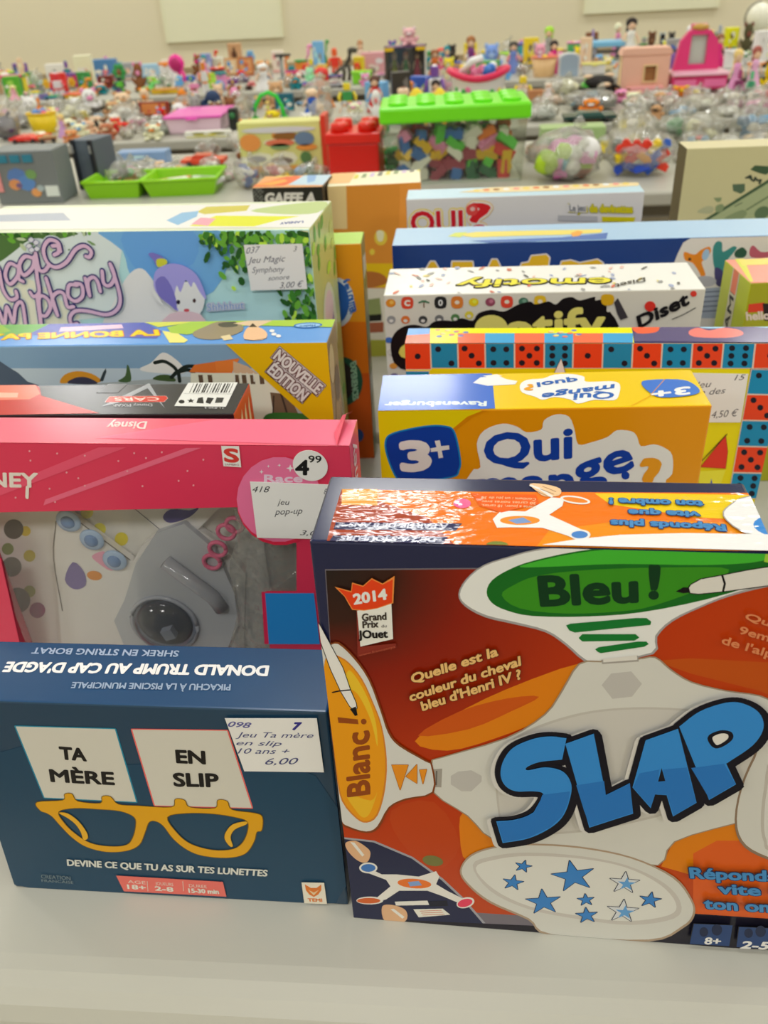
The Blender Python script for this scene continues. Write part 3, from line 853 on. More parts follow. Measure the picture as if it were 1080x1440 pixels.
# print on the backing card
bc = Face(bx(0.0016, Wd - 0.0016, 0.0016, 0.246, -dd + 0.0012, -dd + 0.002)[0], bx(0.0016, Wd - 0.0016, 0.0016, 0.246, -dd + 0.0012, -dd + 0.002)[1], bx(0.0016, Wd - 0.0016, 0.0016, 0.246, -dd + 0.0012, -dd + 0.002)[3])
a = Art(bc, 'card_print', pk.root, lift=0.0002, r=0.6); a.org(0, 580, 3.6)
for x, y, r_, cc in ((130, 600, 26, (190, 170, 50)), (440, 505, 32, (206, 196, 50)), (505, 590, 32, (206, 196, 50)), (615, 640, 34, (206, 190, 30)), (410, 700, 34, (206, 190, 40)), (515, 730, 28, (206, 196, 50)), (665, 765, 28, (206, 196, 60)), (600, 850, 32, (206, 190, 40)), (150, 725, 30, (170, 160, 60)), (150, 905, 30, (140, 150, 70)), (40, 690, 30, (110, 130, 70)), (1022, 645, 26, (110, 70, 120)), (190, 1000, 40, (130, 60, 100)), (70, 590, 50, (70, 66, 60)), (60, 780, 50, (86, 80, 70)), (90, 950, 64, (90, 84, 76))):
    a.ell(x, y, r_, r_, cc)
a.done()
# front print
a = pk.art('front'); a.org(0, 580, 3.6)
a.fill([(220, 470), (1020, 178), (940, 180), (230, 440)], (222, 100, 128)); a.fill([(0, 420), (640, 176), (500, 176), (0, 380)], (214, 80, 108))
for x, y in ((150, 195), (155, 243), (290, 207), (430, 218), (338, 303), (397, 332), (430, 370), (252, 385), (600, 245), (680, 205), (740, 230), (722, 372), (905, 345), (950, 295), (1030, 238), (980, 368), (645, 296), (80, 430), (280, 452), (820, 200)):
    a.ell(x, y, 5, 5, (240, 150, 160), n=8)
a.text('DISNEY', (-240, 372), (190, 376), (-246, 300), (226, 206, 200), bold=1.1)
a.stroke([(140, 376), (138, 430)], 2.2, (226, 206, 200))
a.org(250, 580, 3.6)
a.shape([(220, 163), (310, 165), (322, 276), (232, 270)], (228, 222, 216), (196, 60, 70), 0.6)
a.fill([(232, 170), (302, 172), (312, 260), (240, 258)], (226, 220, 214))
a.text('S', (240, 246), (308, 250), (236, 178), (196, 56, 50), bold=1.2)
a.text('SAMBRO', (240, 266), (312, 268), (239, 256), (120, 60, 60))
a.ell(520, 445, 222, 226, (202, 40, 70)); a.ell(515, 438, 216, 216, (224, 108, 150))
a.text('Race', (440, 350), (630, 350), (440, 312), (240, 190, 210), bold=0.7)
for x, y, r_ in ((570, 280, 20), (515, 265, 9), (460, 270, 8), (425, 298, 12)): a.star(x, y, r_, (240, 210, 220), q=0.35, n=4)
a.fill([(425, 905), (690, 905), (720, 1170), (440, 1170)], (206, 40, 80))
a.fill([(443, 912), (690, 912), (720, 1170), (462, 1170)], (40, 132, 206))
a.done()
a = pk.art('top', 'top_print', r=0.18); a.org(0, 580, 3.6)
a.fill([(480, 130), (1100, 36), (1800, 40), (1800, 170)], (236, 104, 130))
a.text('Disney', (745, 48), (545, 50), (744, 86), (240, 200, 196), bold=0.5, shear=0.2)
a.done()
a = pk.art('right', 'side_print'); a.raw = True
a.text('Disney', (0.022, 0.19), (0.022, 0.245), (0.006, 0.19), (236, 190, 196), bold=0.6, shear=0.2); a.done()
# stickers
a = Art(pk.front, 'price_sticker', pk.root, lift=pk.front.topw + 0.0004, r=0.5); a.org(250, 580, 3.6)
q = a.uv((672, 266)); rr = 0.0125 * 0 + (a.uv((760, 266)) - q).length
st = MB().lathe([(rr, 0), (rr, 0.0003)], M((226, 226, 224), 0.5), seg=36, smooth=False)
Bm = Matrix((pk.front.U, pk.front.V, pk.front.N)).transposed()
st.v = [Bm @ p + pk.front.P(q.x, q.y, pk.front.topw + 0.0001) for p in st.v]
so = st.build('price_sticker', pk.root, 'round white price sticker', world=True)
a.name, a.parent = 'sticker_print', so
a.text('4', (600, 310), (662, 310), (600, 236), (20, 20, 22), bold=1.2); a.text('99', (664, 248), (728, 250), (664, 212), (30, 30, 32), bold=0.3)
a.done(clip=False)
price_label(pk, 'front', [(404, 628), (790, 636), (790, 360), (368, 344)], [('418', (380, 398), (470, 398), (378, 366), (50, 50, 60)), ('8', (742, 408), (760, 408), (741, 378), (50, 50, 60)), ('jeu', (505, 460), (570, 462), (502, 430), (50, 50, 60)), ('pop-up', (492, 512), (634, 506), (490, 478), (50, 50, 60)), ('3,00', (620, 614), (740, 618), (619, 588), (50, 50, 60))], (250, 580, 3.6), )

# the game seen through the window
def onw(px, py, wv): # point wv in front of the pink box's front plane
    d = ray(px, py); p0 = pk.front.o + pk.front.N * wv
    return EYE + d * ((p0 - EYE).dot(pk.front.N) / d.dot(pk.front.N))
NB = -dd + 0.003
ctr = onw(232, 870, NB)
gm = empty('popper_game', ctr, 'clear dome popper game seen through the pink box window', 'board game')
def slab(pts, w0, w1, mat, name, parent, label=None):
    p = [pk.front.uv(*q) for q in pts]
    n = len(p)
    tr = tessellate_polygon([[Vector((q.x, q.y, 0)) for q in p]])
    vs = [pk.front.P(q.x, q.y, w0) for q in p] + [pk.front.P(q.x, q.y, w1) for q in p]
    fs = [tuple(t) for t in tr] + [tuple(i + n for i in reversed(t)) for t in tr] + [(i, (i + 1) % n, (i + 1) % n + n, i + n) for i in range(n)]
    return MB().add(vs, fs, mat).build(name, parent, label, world=True)
gb = slab([(52, 772), (58, 752), (72, 752), (168, 822), (180, 800), (200, 785), (204, 776), (132, 716), (340, 700), (262, 776), (300, 800), (332, 840), (330, 980), (70, 980), (58, 860)], NB, NB + 0.006, M((208, 206, 202), 0.4), 'game_board', gm, 'white game board')
slab([(160, 870), (175, 820), (205, 775), (245, 762), (290, 800), (318, 860), (325, 905), (300, 960), (170, 960), (145, 900)], NB + 0.0062, NB + 0.011, M((172, 175, 180), 0.25), 'dome_collar', gm, 'grey clear dome collar')
dc = onw(232, 876, NB + 0.011)
dm = MB().ell((0, 0, 0), (0.0245, 0.0245, 0.016), M((200, 205, 215), 0.04, 'glass'), 28, 14)
dm.v = [Bm @ p + dc for p in dm.v]
dm.build('dome', gm, 'clear plastic dome', world=True)
ring = MB()
ring.tube([Bm @ Vector((0.0255 * math.cos(t * 0.2094), 0.0255 * math.sin(t * 0.2094), 0.001)) + dc for t in range(31)], 0.0018, M((150, 154, 162), 0.2), 8)
ring.build('dome_rim', gm, world=True)
under = MB().ell((0, 0, 0), (0.022, 0.022, 0.003), M((96, 96, 98), 0.4), 24, 8); under.v = [Bm @ p + dc for p in under.v]; under.build('popper_plate', gm, world=True)
di = MB().box((0, 0, 0), (0.009, 0.009, 0.006), M((190, 190, 188), 0.4), Matrix.Rotation(0.35, 3, 'Z')); di.v = [Bm @ p + onw(238, 890, NB + 0.0165) for p in di.v]
dio = di.build('die', gm, 'small die under the dome', world=True)
lever = MB(); lever.tube([onw(232, 790, NB + 0.014), onw(300, 840, NB + 0.014), onw(312, 856, NB + 0.013)], 0.0055, M((150, 152, 158), 0.12), 12); lever.build('lever', gm, 'clear ridge above the dome', world=True)
bpr = Art(pk.front, 'board_print', gb, lift=NB + 0.0062, step=0.00002, r=0.5); bpr.org(0, 580, 3.6)
bpr.stroke([(480, 490), (740, 700)], 0.7, (90, 90, 92)); bpr.stroke([(200, 660), (190, 850), (240, 1120)], 0.9, (110, 104, 98), sm=4); bpr.stroke([(230, 620), (290, 640), (590, 860)], 1.0, (100, 96, 90))
bpr.fill([(250, 960), (290, 870), (350, 920), (360, 990), (300, 1010)], (110, 96, 150), 3); bpr.fill([(390, 840), (450, 815), (480, 850), (540, 890), (490, 915), (430, 880)], (214, 150, 174), 3); bpr.ell(405, 940, 40, 24, (206, 130, 40), 10)
bpr.fill([(760, 640), (800, 600), (900, 605), (950, 590), (900, 640), (800, 670)], (84, 76, 130), 3)
bpr.done(clip=False)
for k, (x, y) in enumerate(((97, 732), (130, 758), (162, 787))):
    t = empty('clear_disc', onw(x, y, NB + 0.0068), 'clear blue plastic disc lying on the game board in the pink box, %s of three' % ('uppermost', 'middle', 'lowest')[k], 'game piece', 'clear blue discs')
    q = onw(x, y, NB + 0.0075)
    m1 = MB().lathe([(0.0085, 0), (0.0092, 0.001), (0.0085, 0.002), (0.005, 0.0024)], M((150, 176, 206), 0.1), seg=22); m1.v = [Bm @ p + q for p in m1.v]; m1.build('rim', t, world=True)
    m1 = MB().ell((0, 0, 0.0024), (0.0052, 0.0052, 0.0022), M((96, 130, 176), 0.06), 18, 8); m1.v = [Bm @ p + q for p in m1.v]; m1.build('bubble', t, world=True)
for k, (x, y) in enumerate(((298, 790), (306, 772), (318, 748), (330, 738))):
    t = empty('ring_counter', onw(x, y, -0.02), 'pink ring counter behind the clear window of the pink box, %s' % ('lowest of the chain', 'second from the bottom', 'third from the bottom', 'topmost')[k], 'game piece', 'pink ring counters')
    q = onw(x, y, -0.02)
    m1 = MB(); m1.tube([Vector((0.006 * math.cos(i * 0.419), 0.006 * math.sin(i * 0.419), 0)) for i in range(16)], 0.0016, M((206, 96, 130), 0.15)); m1.v = [Bm @ p + q for p in m1.v]; m1.build('ring', t, world=True)
# crumpled clear bag of pieces at the right of the window
bg = empty('clear_bag', onw(368, 880, -0.02), 'crumpled clear plastic bag at the right of the pink box window', 'bag')
m1 = MB()
N1, N2 = 10, 14
vs = []
for side in (0, 1):
    for i in range(N1 + 1):
        for j in range(N2 + 1):
            px, py = 328 + (90 if j > 2 else 84) * i / N1, 716 + 255 * j / N2
            if i == 0: px += 6 * math.sin(j)
            puff = 0.006 * math.sin(math.pi * i / N1) * (0.4 + 0.6 * math.sin(math.pi * j / N2)) + 0.004 * noise.noise(Vector((i * .8, j * .9, side * 7)))
            vs.append(onw(px, py, -0.013 + (puff if side else -puff)))
for side in (0, 1):
    o_ = side * (N1 + 1) * (N2 + 1)
    m1.add(vs[o_:o_ + (N1 + 1) * (N2 + 1)], [(i * (N2 + 1) + j, (i + 1) * (N2 + 1) + j, (i + 1) * (N2 + 1) + j + 1, i * (N2 + 1) + j + 1) for i in range(N1) for j in range(N2)], M((235, 235, 232), 0.14, 'film'), True)
m1.build('bag_film', bg, 'crumpled clear film', world=True, fixn=False)
slab([(336, 800), (356, 792), (366, 860), (372, 975), (322, 975), (325, 880)], NB + 0.001, NB + 0.004, M((222, 222, 224), 0.6), 'paper_slip', bg, 'white paper slip in the bag')

# ================================================================== black car-toy box (left, third)
DG = (46, 46, 50)
b3 = Carton('game_box', 'flat-topped black game box with a barcode, just behind the pink window box', 'board game', (-70, 585), (329, 582), h=0.241, back=(351.5, 538), cols=((26, 24, 26), (190, 70, 40), DG, DG, DG), rough=0.22)
a = b3.art('top', 'top_print', r=0.2); a.org(0, 440, 3.857)
a.fill([(-300, 390), (180, 385), (215, 405), (225, 450), (540, 545), (-300, 560)], (180, 60, 56))
a.fill([(-300, 395), (195, 392), (218, 440), (160, 470), (-300, 480)], (226, 120, 100))
a.fill([(-200, 430), (100, 435), (95, 460), (-200, 462)], (232, 170, 150))
a.fill([(520, 435), (600, 380), (700, 378), (640, 435)], (70, 70, 72))
a.fill([(548, 510), (810, 382), (895, 520), (850, 470), (800, 410), (640, 490)], (150, 152, 156))
a.shape([(595, 455), (900, 452), (910, 465), (890, 484), (570, 486)], (190, 58, 46), (214, 206, 200), 0.5)
a.text('CARS', (860, 460), (620, 462), (866, 478), (220, 200, 190), bold=0.3)
a.text('Disney PIXAR', (825, 495), (610, 498), (828, 510), (176, 176, 178), bold=0.1)
a.org(240, 440, 3.857)
a.fill([(100, 376), (365, 378), (300, 512), (20, 508)], (206, 206, 202))
for k in range(15):
    x = 125 + 15 * k + (k * 7 % 5)
    a.fill([(x, 386), (x + 3 + (k * 5) % 7, 386), (x - 20 + (k * 5) % 7, 436), (x - 24, 436)], (40, 40, 42))
a.stroke([(70, 441), (335, 443)], 0.3, (60, 60, 60)); a.ell(60, 485, 16, 10, (30, 30, 32)); a.star(110, 480, 22, (30, 30, 32), sy=.6); a.fill([(150, 465), (175, 460), (180, 495), (140, 492)], (40, 40, 42)); a.fill([(200, 462), (235, 466), (215, 498), (190, 490)], (36, 36, 40)); a.fill([(250, 462), (290, 464), (280, 490), (240, 492)], (60, 60, 60))
a.text('71.820.3', (290, 516), (185, 514), (292, 524), (190, 190, 190))
a.done()
a = b3.art('right', 'side_print'); a.raw = True
for k in range(3): a.fill([(0.008 + 0.012 * k, 0.17), (0.017 + 0.012 * k, 0.17), (0.02 + 0.011 * k, 0.235), (0.014 + 0.012 * k, 0.228)], (206, 190, 150))
a.done()

# ================================================================== money board game with yellow corner (left, fourth)
b4 = Carton('game_box', 'blue board game box with a slanted yellow corner and a seaside picture', 'board game', (-70, 488), (460, 481), h=0.253, back=(471, 449.5), cols=((124, 157, 189), (150, 130, 90), (90, 140, 200), (88, 142, 206), (80, 120, 160)), rough=0.25)  # front print colours raised, stronger light on the farther boxes painted in
a = b4.art('front'); a.org(0, 440, 3.857)
a.fill([(-300, 300), (2000, 300), (2000, 900), (-300, 900)], (181, 196, 209))
a.fill([(-300, 230), (0, 262), (50, 295), (100, 325), (150, 372), (300, 420), (300, 900), (-300, 900)], (74, 88, 108))
a.fill([(300, 400), (1000, 345), (2000, 400), (2000, 900), (300, 900)], (166, 174, 176))
a.fill([(325, 378), (350, 335), (420, 315), (500, 330), (550, 366), (520, 378), (480, 355), (420, 348), (375, 378)], (206, 142, 44), 3)
a.fill([(370, 382), (400, 355), (450, 346), (500, 360), (525, 385)], (60, 60, 80), 3)
a.fill([(540, 370), (560, 320), (575, 300), (578, 320), (560, 370)], (50, 60, 66))
a.fill([(640, 370), (680, 340), (690, 280), (706, 310), (708, 372)], (70, 96, 60), 3)
a.fill([(760, 300), (820, 270), (880, 215), (940, 240), (1000, 300), (980, 330), (800, 320)], (216, 218, 220), 4)
a.fill([(830, 360), (870, 335), (930, 340), (950, 372)], (66, 86, 50), 3)
for P in ([(840, 270), (890, 262), (940, 290), (965, 320)], [(965, 320), (1010, 290), (1080, 290)], [(965, 320), (1030, 310), (1080, 360)], [(968, 320), (975, 370)], [(960, 318), (930, 350)]):
    a.stroke(P, 3.0, (32, 40, 36), sm=4)
a.org(240, 440, 3.857)
a.fill([(100, 320), (130, 280), (370, 245), (330, 330)], (212, 112, 50)); a.fill([(240, 262), (375, 248), (330, 318), (250, 320)], (220, 120, 54))
a.fill([(110, 325), (330, 325), (480, 330), (600, 420), (700, 560), (700, 700), (100, 700)], (227, 216, 198))
a.fill([(340, 260), (420, 290), (470, 330), (340, 325)], (200, 170, 140))
for x in (150, 200, 345, 385, 430, 480): a.fill([(x, 335), (x + 24, 335), (x + 30, 385), (x + 6, 385)], (96, 78, 62))
for x in (345, 380, 415, 450): a.stroke([(x, 325), (x + 4, 370)], 1.0, (226, 220, 206))
a.fill([(540, 430), (640, 440), (700, 560), (560, 560)], (110, 90, 70)); a.stroke([(600, 440), (640, 570)], 1.6, (60, 50, 44)); a.stroke([(560, 450), (555, 560)], 1.2, (60, 50, 44))
a.fill([(510, 560), (560, 540), (720, 545), (780, 575), (700, 600), (520, 590)], (56, 110, 50), 3)
a.fill([(285, 155), (850, 155), (900, 1000), (1000, 1400), (900, 700), (765, 575), (640, 470), (480, 330)], (250, 187, 19))
a.fill([(285, 155), (900, 150), (960, 1000), (780, 600), (480, 332)], (248, 176, 17))
for t, p0, p1, up in (('NOUVELLE', (556, 244), (790, 440), (596, 194)), ('\u00c9DITION', (524, 318), (712, 478), (566, 268))):
    d = Vector(p1) - Vector(p0); u = Vector(up) - Vector(p0); e = d * .04; q = u * .12
    A, B = Vector(p0), Vector(p1)
    a.shape([A - e - q, B + e - q, B + e + u + q, A - e + u + q], (190, 186, 190), (70, 50, 40), 0.8)
    a.text(t, p0, p1, up, (92, 50, 46), bold=2.6)
    a.text(t, p0, p1, up, (226, 222, 224), bold=0.9)
a.done()
a = b4.art('top', 'top_print', r=0.2); a.org(0, 440, 3.857)
a.fill([(-300, 40), (300, 30), (200, 110), (-300, 160)], (96, 156, 70)); a.fill([(-300, 60), (0, 60), (60, 100), (-300, 180)], (130, 170, 60))
a.fill([(280, 55), (420, 36), (760, 40), (880, 100), (850, 140), (150, 120)], (86, 92, 168))
a.fill([(330, 80), (660, 64), (670, 84), (320, 104)], (216, 180, 200))
a.text('LA BONNE PAYE', (880, 122), (-130, 150), (850, 92), (250, 196, 20), bold=1.6, outl=[((214, 110, 40), 3.0)], shear=-0.2)
a.fill([(750, 40), (1100, 40), (1100, 100), (1000, 60), (860, 80)], (196, 200, 80)); a.fill([(880, 100), (960, 110), (1020, 150), (1000, 164), (920, 164)], (226, 210, 120))
a.org(240, 440, 3.857)
a.fill([(-20, 80), (200, 30), (900, 28), (880, 80), (420, 70), (250, 90), (90, 120), (0, 110)], (156, 186, 66))
a.fill([(120, 110), (180, 80), (260, 50), (370, 60), (390, 100), (260, 145), (150, 140)], (140, 128, 104), 3); a.fill([(260, 60), (350, 50), (360, 75), (280, 80)], (84, 80, 70), 3)
a.fill([(340, 60), (420, 45), (560, 40), (470, 80)], (206, 180, 150)); a.fill([(270, 130), (320, 120), (340, 145), (290, 152)], (206, 190, 150))
a.fill([(400, 145), (410, 90), (450, 75), (500, 90), (525, 120), (500, 148)], (226, 176, 140), 3); a.fill([(425, 80), (445, 58), (470, 80)], (70, 56, 46)); a.stroke([(400, 146), (450, 152), (520, 140)], 0.7, (60, 50, 40))
for x, y in ((550, 100), (585, 128), (560, 118)): a.ell(x, y, 14, 8, (220, 226, 232))
a.ell(745, 70, 78, 15, (40, 96, 170), -2); a.ell(745, 70, 68, 10, (140, 180, 220), -2)
a.text('Hasbro', (785, 66), (700, 72), (784, 76), (30, 80, 150), bold=0.25)
a.done()
a = b4.art('right', 'side_print'); a.raw = True
for k in range(9): a.ell(0.012 + 0.006 * (k % 4), 0.03 + 0.025 * k, 0.012, 0.016, ((170, 150, 110), (110, 96, 76), (190, 176, 140))[k % 3])
a.done()

# ================================================================== fairy doll box (left, fifth)
b5 = Carton('toy_box', 'large pale blue doll box with purple lettering and a purple-haired elf girl', 'toy box', (-70, 328), (435, 322), h=0.30, back=(465, 282), cols=((175, 214, 239), (186, 196, 120), (150, 180, 90), (206, 214, 190), (120, 150, 110)), rough=0.22)  # print lightened: brighter light on this box put into its colours
a = b5.art('front', r=0.3); a.org(0, 270, 4)
LF, LD, LY = (101, 164, 56), (40, 84, 34), (175, 216, 74)
a.fill([(-400, 180), (360, 200), (700, 205), (640, 700), (-400, 800)], (205, 227, 221))
a.fill([(560, 200), (1150, 200), (1300, 300), (1200, 560), (900, 640), (740, 480), (690, 330)], (110, 166, 232), 3)
a.fill([(700, 215), (1080, 212), (1090, 400), (860, 480), (740, 400)], (101, 157, 225), 3)
a.fill([(640, 620), (720, 470), (800, 430), (880, 520), (960, 600), (1100, 640), (1100, 800), (600, 800)], (221, 237, 248), 4)
a.fill([(-300, 560), (120, 480), (330, 600), (420, 740), (-300, 760)], (227, 243, 198), 3)
a.fill([(-300, 225), (420, 222), (300, 270), (180, 262), (60, 350), (-40, 400), (-300, 380)], (76, 110, 60), 3)
random.seed(4)
for k in range(46):
    x = random.uniform(-20, 540); y = 222 + random.random() ** 2 * 120
    a.ell(x, y, random.uniform(12, 30), random.uniform(7, 15), random.choice((LF, LD, (120, 150, 100), (180, 196, 160))), random.uniform(0, 90), 6)
letters = [
    [(-150, 600), (-120, 440), (-60, 560), (-10, 420), (20, 540), (60, 600), (100, 590), (95, 555)],                  # M tail
    [(110, 420), (60, 400), (35, 460), (60, 515), (105, 470), (112, 410), (110, 480), (135, 500)],                     # a
    [(195, 370), (145, 360), (115, 410), (140, 465), (190, 420), (200, 360), (215, 480), (225, 560), (195, 585), (175, 560)],  # g
    [(205, 340), (225, 430), (255, 440), (280, 410)],                                                                 # i
    [(345, 330), (330, 280), (280, 268), (250, 320), (270, 390), (320, 420), (380, 390), (430, 320), (480, 300), (518, 330), (508, 362), (488, 358)],  # c and its curl
    [(310, 350), (335, 335), (330, 300), (300, 300)],
    [(-40, 760), (-10, 650), (30, 740), (45, 640), (80, 730), (95, 640), (130, 620), (150, 740)],                       # m
    [(215, 590), (245, 800), (225, 600), (265, 590), (290, 640), (265, 690), (240, 690)],                              # p
    [(265, 480), (290, 560), (330, 690), (300, 600), (330, 560), (365, 570), (385, 640), (420, 640)],                   # h
    [(440, 520), (395, 520), (390, 580), (430, 610), (470, 580), (465, 520), (430, 510)],                               # o
    [(485, 480), (510, 580), (500, 500), (530, 475), (555, 500), (570, 555)],                                           # n
    [(580, 440), (590, 510), (625, 520), (650, 470), (625, 400), (660, 500), (682, 600), (660, 660), (600, 685), (500, 665), (430, 665), (400, 700), (410, 740), (440, 735)]]  # y and its sweep
for wd, cc in ((8.2, (206, 216, 230)), (6.2, (44, 46, 112)), (3.6, (206, 172, 200))):
    for P in letters: a.stroke(P, wd, cc, sm=6)
for x, y in ((170, 300), (182, 265), (210, 280), (215, 315), (185, 322)): a.shape([(x - 16, y), (x, y - 14), (x + 16, y), (x, y + 14)], (206, 206, 226), (60, 62, 124), 0.9, 3)
# elf girl
HR, HD, SKN = (157, 151, 216), (119, 112, 187), (252, 232, 227)
a.fill([(840, 345), (870, 338), (925, 365), (930, 410), (890, 415), (870, 380)], HD, 4); a.fill([(890, 372), (935, 372), (945, 398), (900, 418), (885, 400)], (196, 196, 60), 3)
a.fill([(865, 545), (890, 570), (925, 630), (900, 615), (870, 575)], SKN, 3)
a.fill([(980, 520), (1100, 500), (1150, 560), (1150, 640), (1110, 700), (1060, 710), (1000, 660), (970, 600)], SKN, 4)
a.fill([(960, 680), (1130, 680), (1160, 800), (900, 800)], (248, 187, 194), 3)
a.fill([(870, 480), (890, 430), (960, 398), (1040, 410), (1110, 460), (1150, 540), (1165, 600), (1130, 560), (1095, 500), (1080, 530), (1050, 490), (1020, 560), (1000, 520), (985, 600), (1010, 665), (960, 630), (910, 590), (875, 540)], HR, 3)
a.fill([(880, 500), (930, 470), (985, 560), (1000, 660), (950, 620), (900, 580)], HD, 3)
a.ell(1008, 614, 11, 13, (40, 30, 50)); a.ell(1098, 606, 9, 12, (70, 50, 50)); a.ell(1055, 660, 16, 9, (200, 80, 90))
a.org(250, 270, 3.7255)
a.text('Shhhhut', (160, 618), (352, 604), (158, 578), (220, 224, 232), bold=1.4, outl=[((150, 160, 190), 2.2)])
a.text('Shhhhut', (160, 618), (352, 604), (158, 578), (120, 150, 196), bold=0.3)
for k in range(190):
    t = random.random()
    if t < .5: x, y = random.uniform(120, 690), 205 + abs(random.gauss(0, 45))
    elif t < .72: x, y = random.gauss(690, 30), random.uniform(220, 680)
    elif t < .88: x, y = random.gauss(290, 45), random.gauss(350, 70)
    else: x, y = random.gauss(620, 45), random.gauss(600, 45)
    a.ell(x, y, random.uniform(16, 36), random.uniform(9, 18), random.choice((LF, LD, LD, (60, 120, 44), LF, LY)), random.uniform(20, 120), 7)
a.fill([(-400, 190), (640, 195), (690, 205), (712, 260), (735, 700), (760, 1000), (800, 1000), (760, 180), (-400, 170)], (206, 214, 170))
a.done()
price_label(b5, 'front', [(390, 508), (684, 500), (658, 264), (352, 270)], [('037', (366, 316), (440, 308), (364, 282), (90, 92, 110)), ('3', (612, 304), (632, 302), (610, 276), (90, 92, 110)), ('Jeu Magic', (372, 366), (570, 356), (370, 332), (80, 80, 96)), ('Symphony', (396, 416), (566, 410), (394, 384), (80, 80, 96)), ('sonore', (480, 456), (592, 448), (478, 430), (80, 80, 96)), ('3,00 \u20ac', (540, 496), (664, 488), (538, 464), (80, 80, 96))], (250, 270, 3.7255))
a = b5.art('top', 'top_print', r=0.15); a.org(250, 270, 3.7255)
a.fill([(-1200, 95), (560, 60), (790, 50), (700, 185), (-1200, 200)], (222, 226, 222))
a.fill([(100, 105), (150, 78), (380, 70), (360, 100), (140, 118)], (190, 180, 70)); a.fill([(380, 100), (560, 68), (780, 52), (730, 110), (560, 118)], (170, 190, 130), 3)
a.fill([(60, 180), (200, 125), (640, 128), (520, 150), (400, 182)], (206, 210, 30)); a.fill([(70, 170), (120, 135), (200, 140), (160, 178)], (226, 150, 170)); a.fill([(-60, 150), (20, 110), (110, 100), (100, 130), (0, 175)], (120, 170, 210))
a.fill([(-1200, 130), (-600, 110), (-560, 150), (-1200, 160)], (160, 170, 190))
a.text('LANSAY', (658, 152), (538, 160), (656, 164), (60, 80, 150), bold=0.5)
a.done()
a = b5.art('right', 'side_print'); a.raw = True
dw = b5.d
for v in (0.19, 0.085):
    a.ell(dw * .5, v, dw * .30, 0.044, (206, 210, 180)); a.ell(dw * .5, v - 0.008, dw * .2, 0.032, (112, 96, 160)); a.ell(dw * .5, v + 0.018, dw * .19, 0.018, (226, 190, 190))
for k in range(26): a.ell(random.uniform(0, dw), random.choice((random.uniform(.0, .05), random.uniform(.24, .3), random.uniform(0, .3))), 0.008, 0.005, random.choice((LF, LY, (190, 200, 110))), random.uniform(0, 90), 6)
a.done()

# ================================================================== upright orange-yellow box behind the fairy box
b6 = Carton('toy_box', 'tall narrow orange and yellow box with a lime top, standing behind the fairy doll box', 'toy box', (396, 346), (508, 342), h=0.254, d=0.045, cols=((222, 142, 16), (120, 120, 60), (200, 120, 20), (152, 190, 60), (150, 90, 20)), rough=0.3)
a = b6.art('front', r=0.35); a.org(430, 290, 3.692)
a.fill([(-200, 600), (400, 600), (400, 1400), (-200, 1400)], (206, 108, 18)); a.fill([(-200, 900), (400, 860), (400, 1400), (-200, 1400)], (196, 84, 20))
a.ell(160, 500, 92, 130, (196, 206, 216)); a.ell(155, 500, 70, 112, (40, 92, 170)); a.text('6 en 1 OUTER', (195, 388), (232, 560), (228, 372), (50, 100, 180), bold=1.0)
a.ell(190, 910, 106, 128, (40, 84, 62)); a.ell(176, 910, 78, 104, (50, 44, 40)); a.ell(150, 930, 40, 60, (150, 96, 70)); a.text('EXPERIENCES', (232, 816), (246, 1010), (262, 800), (150, 190, 160), bold=0.8)
a.ell(270, 1190, 30, 34, (50, 80, 150))
a.done()
a = b6.art('right', 'side_print'); a.raw = True
for k in range(7): a.fill([(0.004, 0.01 + .034 * k), (0.041, 0.012 + .034 * k), (0.04, 0.03 + .034 * k), (0.004, 0.034 + .034 * k)], ((70, 100, 60), (150, 140, 90), (190, 190, 180), (140, 80, 40))[k % 4])
a.done()
# ================================================================== comic game and tall orange box at the back of the tables
b8 = Carton('toy_box', 'tall plain orange carton with a picture-strip top, behind the fairy doll box', 'toy box', (460, 262), (592, 256), h=0.246, back=(600, 238), cols=((206, 134, 50), (190, 110, 40), (220, 190, 130), (222, 212, 180), (160, 100, 40)), rough=0.35)
a = b8.art('front'); a.org(330, 220, 3.724)
a.fill([(468, 140), (584, 140), (590, 380), (480, 380)], (214, 188, 134)); a.fill([(440, 140), (470, 142), (480, 250), (440, 250)], (200, 96, 50)); a.fill([(865, 130), (1000, 125), (1000, 390), (860, 390)], (214, 140, 60))
a.fill([(560, 560), (1000, 560), (1000, 680), (560, 690)], (226, 178, 30)); a.fill([(560, 620), (640, 600), (760, 610), (800, 660), (700, 690), (560, 690)], (170, 104, 50), 3)
a.fill([(560, 690), (1000, 690), (1000, 960), (560, 960)], (206, 200, 186)); a.fill([(620, 760), (760, 740), (770, 830), (620, 840)], (130, 140, 90)); a.fill([(700, 830), (770, 825), (770, 860), (700, 865)], (30, 30, 26)); a.fill([(700, 870), (780, 866), (780, 920), (700, 924)], (150, 84, 60))
a.fill([(700, 960), (1000, 960), (1000, 1100), (700, 1100)], (160, 160, 60))
for x, y, r_ in ((765, 425, 34), (760, 440, 20), (720, 500, 14)): a.ell(x, y, r_, r_ * 1.2, (232, 190, 70))
a.fill([(745, 390), (780, 395), (775, 440), (750, 440)], (236, 214, 180), 3)
a.done()
a = b8.art('top', 'top_print'); a.org(330, 220, 3.724)
for k in range(9): a.fill([(620 + 42 * k, 118 - 5 * k), (644 + 42 * k, 116 - 5 * k), (652 + 42 * k, 96 - 5 * k), (632 + 42 * k, 96 - 5 * k)], ((200, 190, 60), (120, 140, 90), (190, 170, 200), (90, 90, 80))[k % 4])
a.fill([(470, 145), (600, 140), (640, 80), (520, 80)], (222, 170, 110))
a.done()
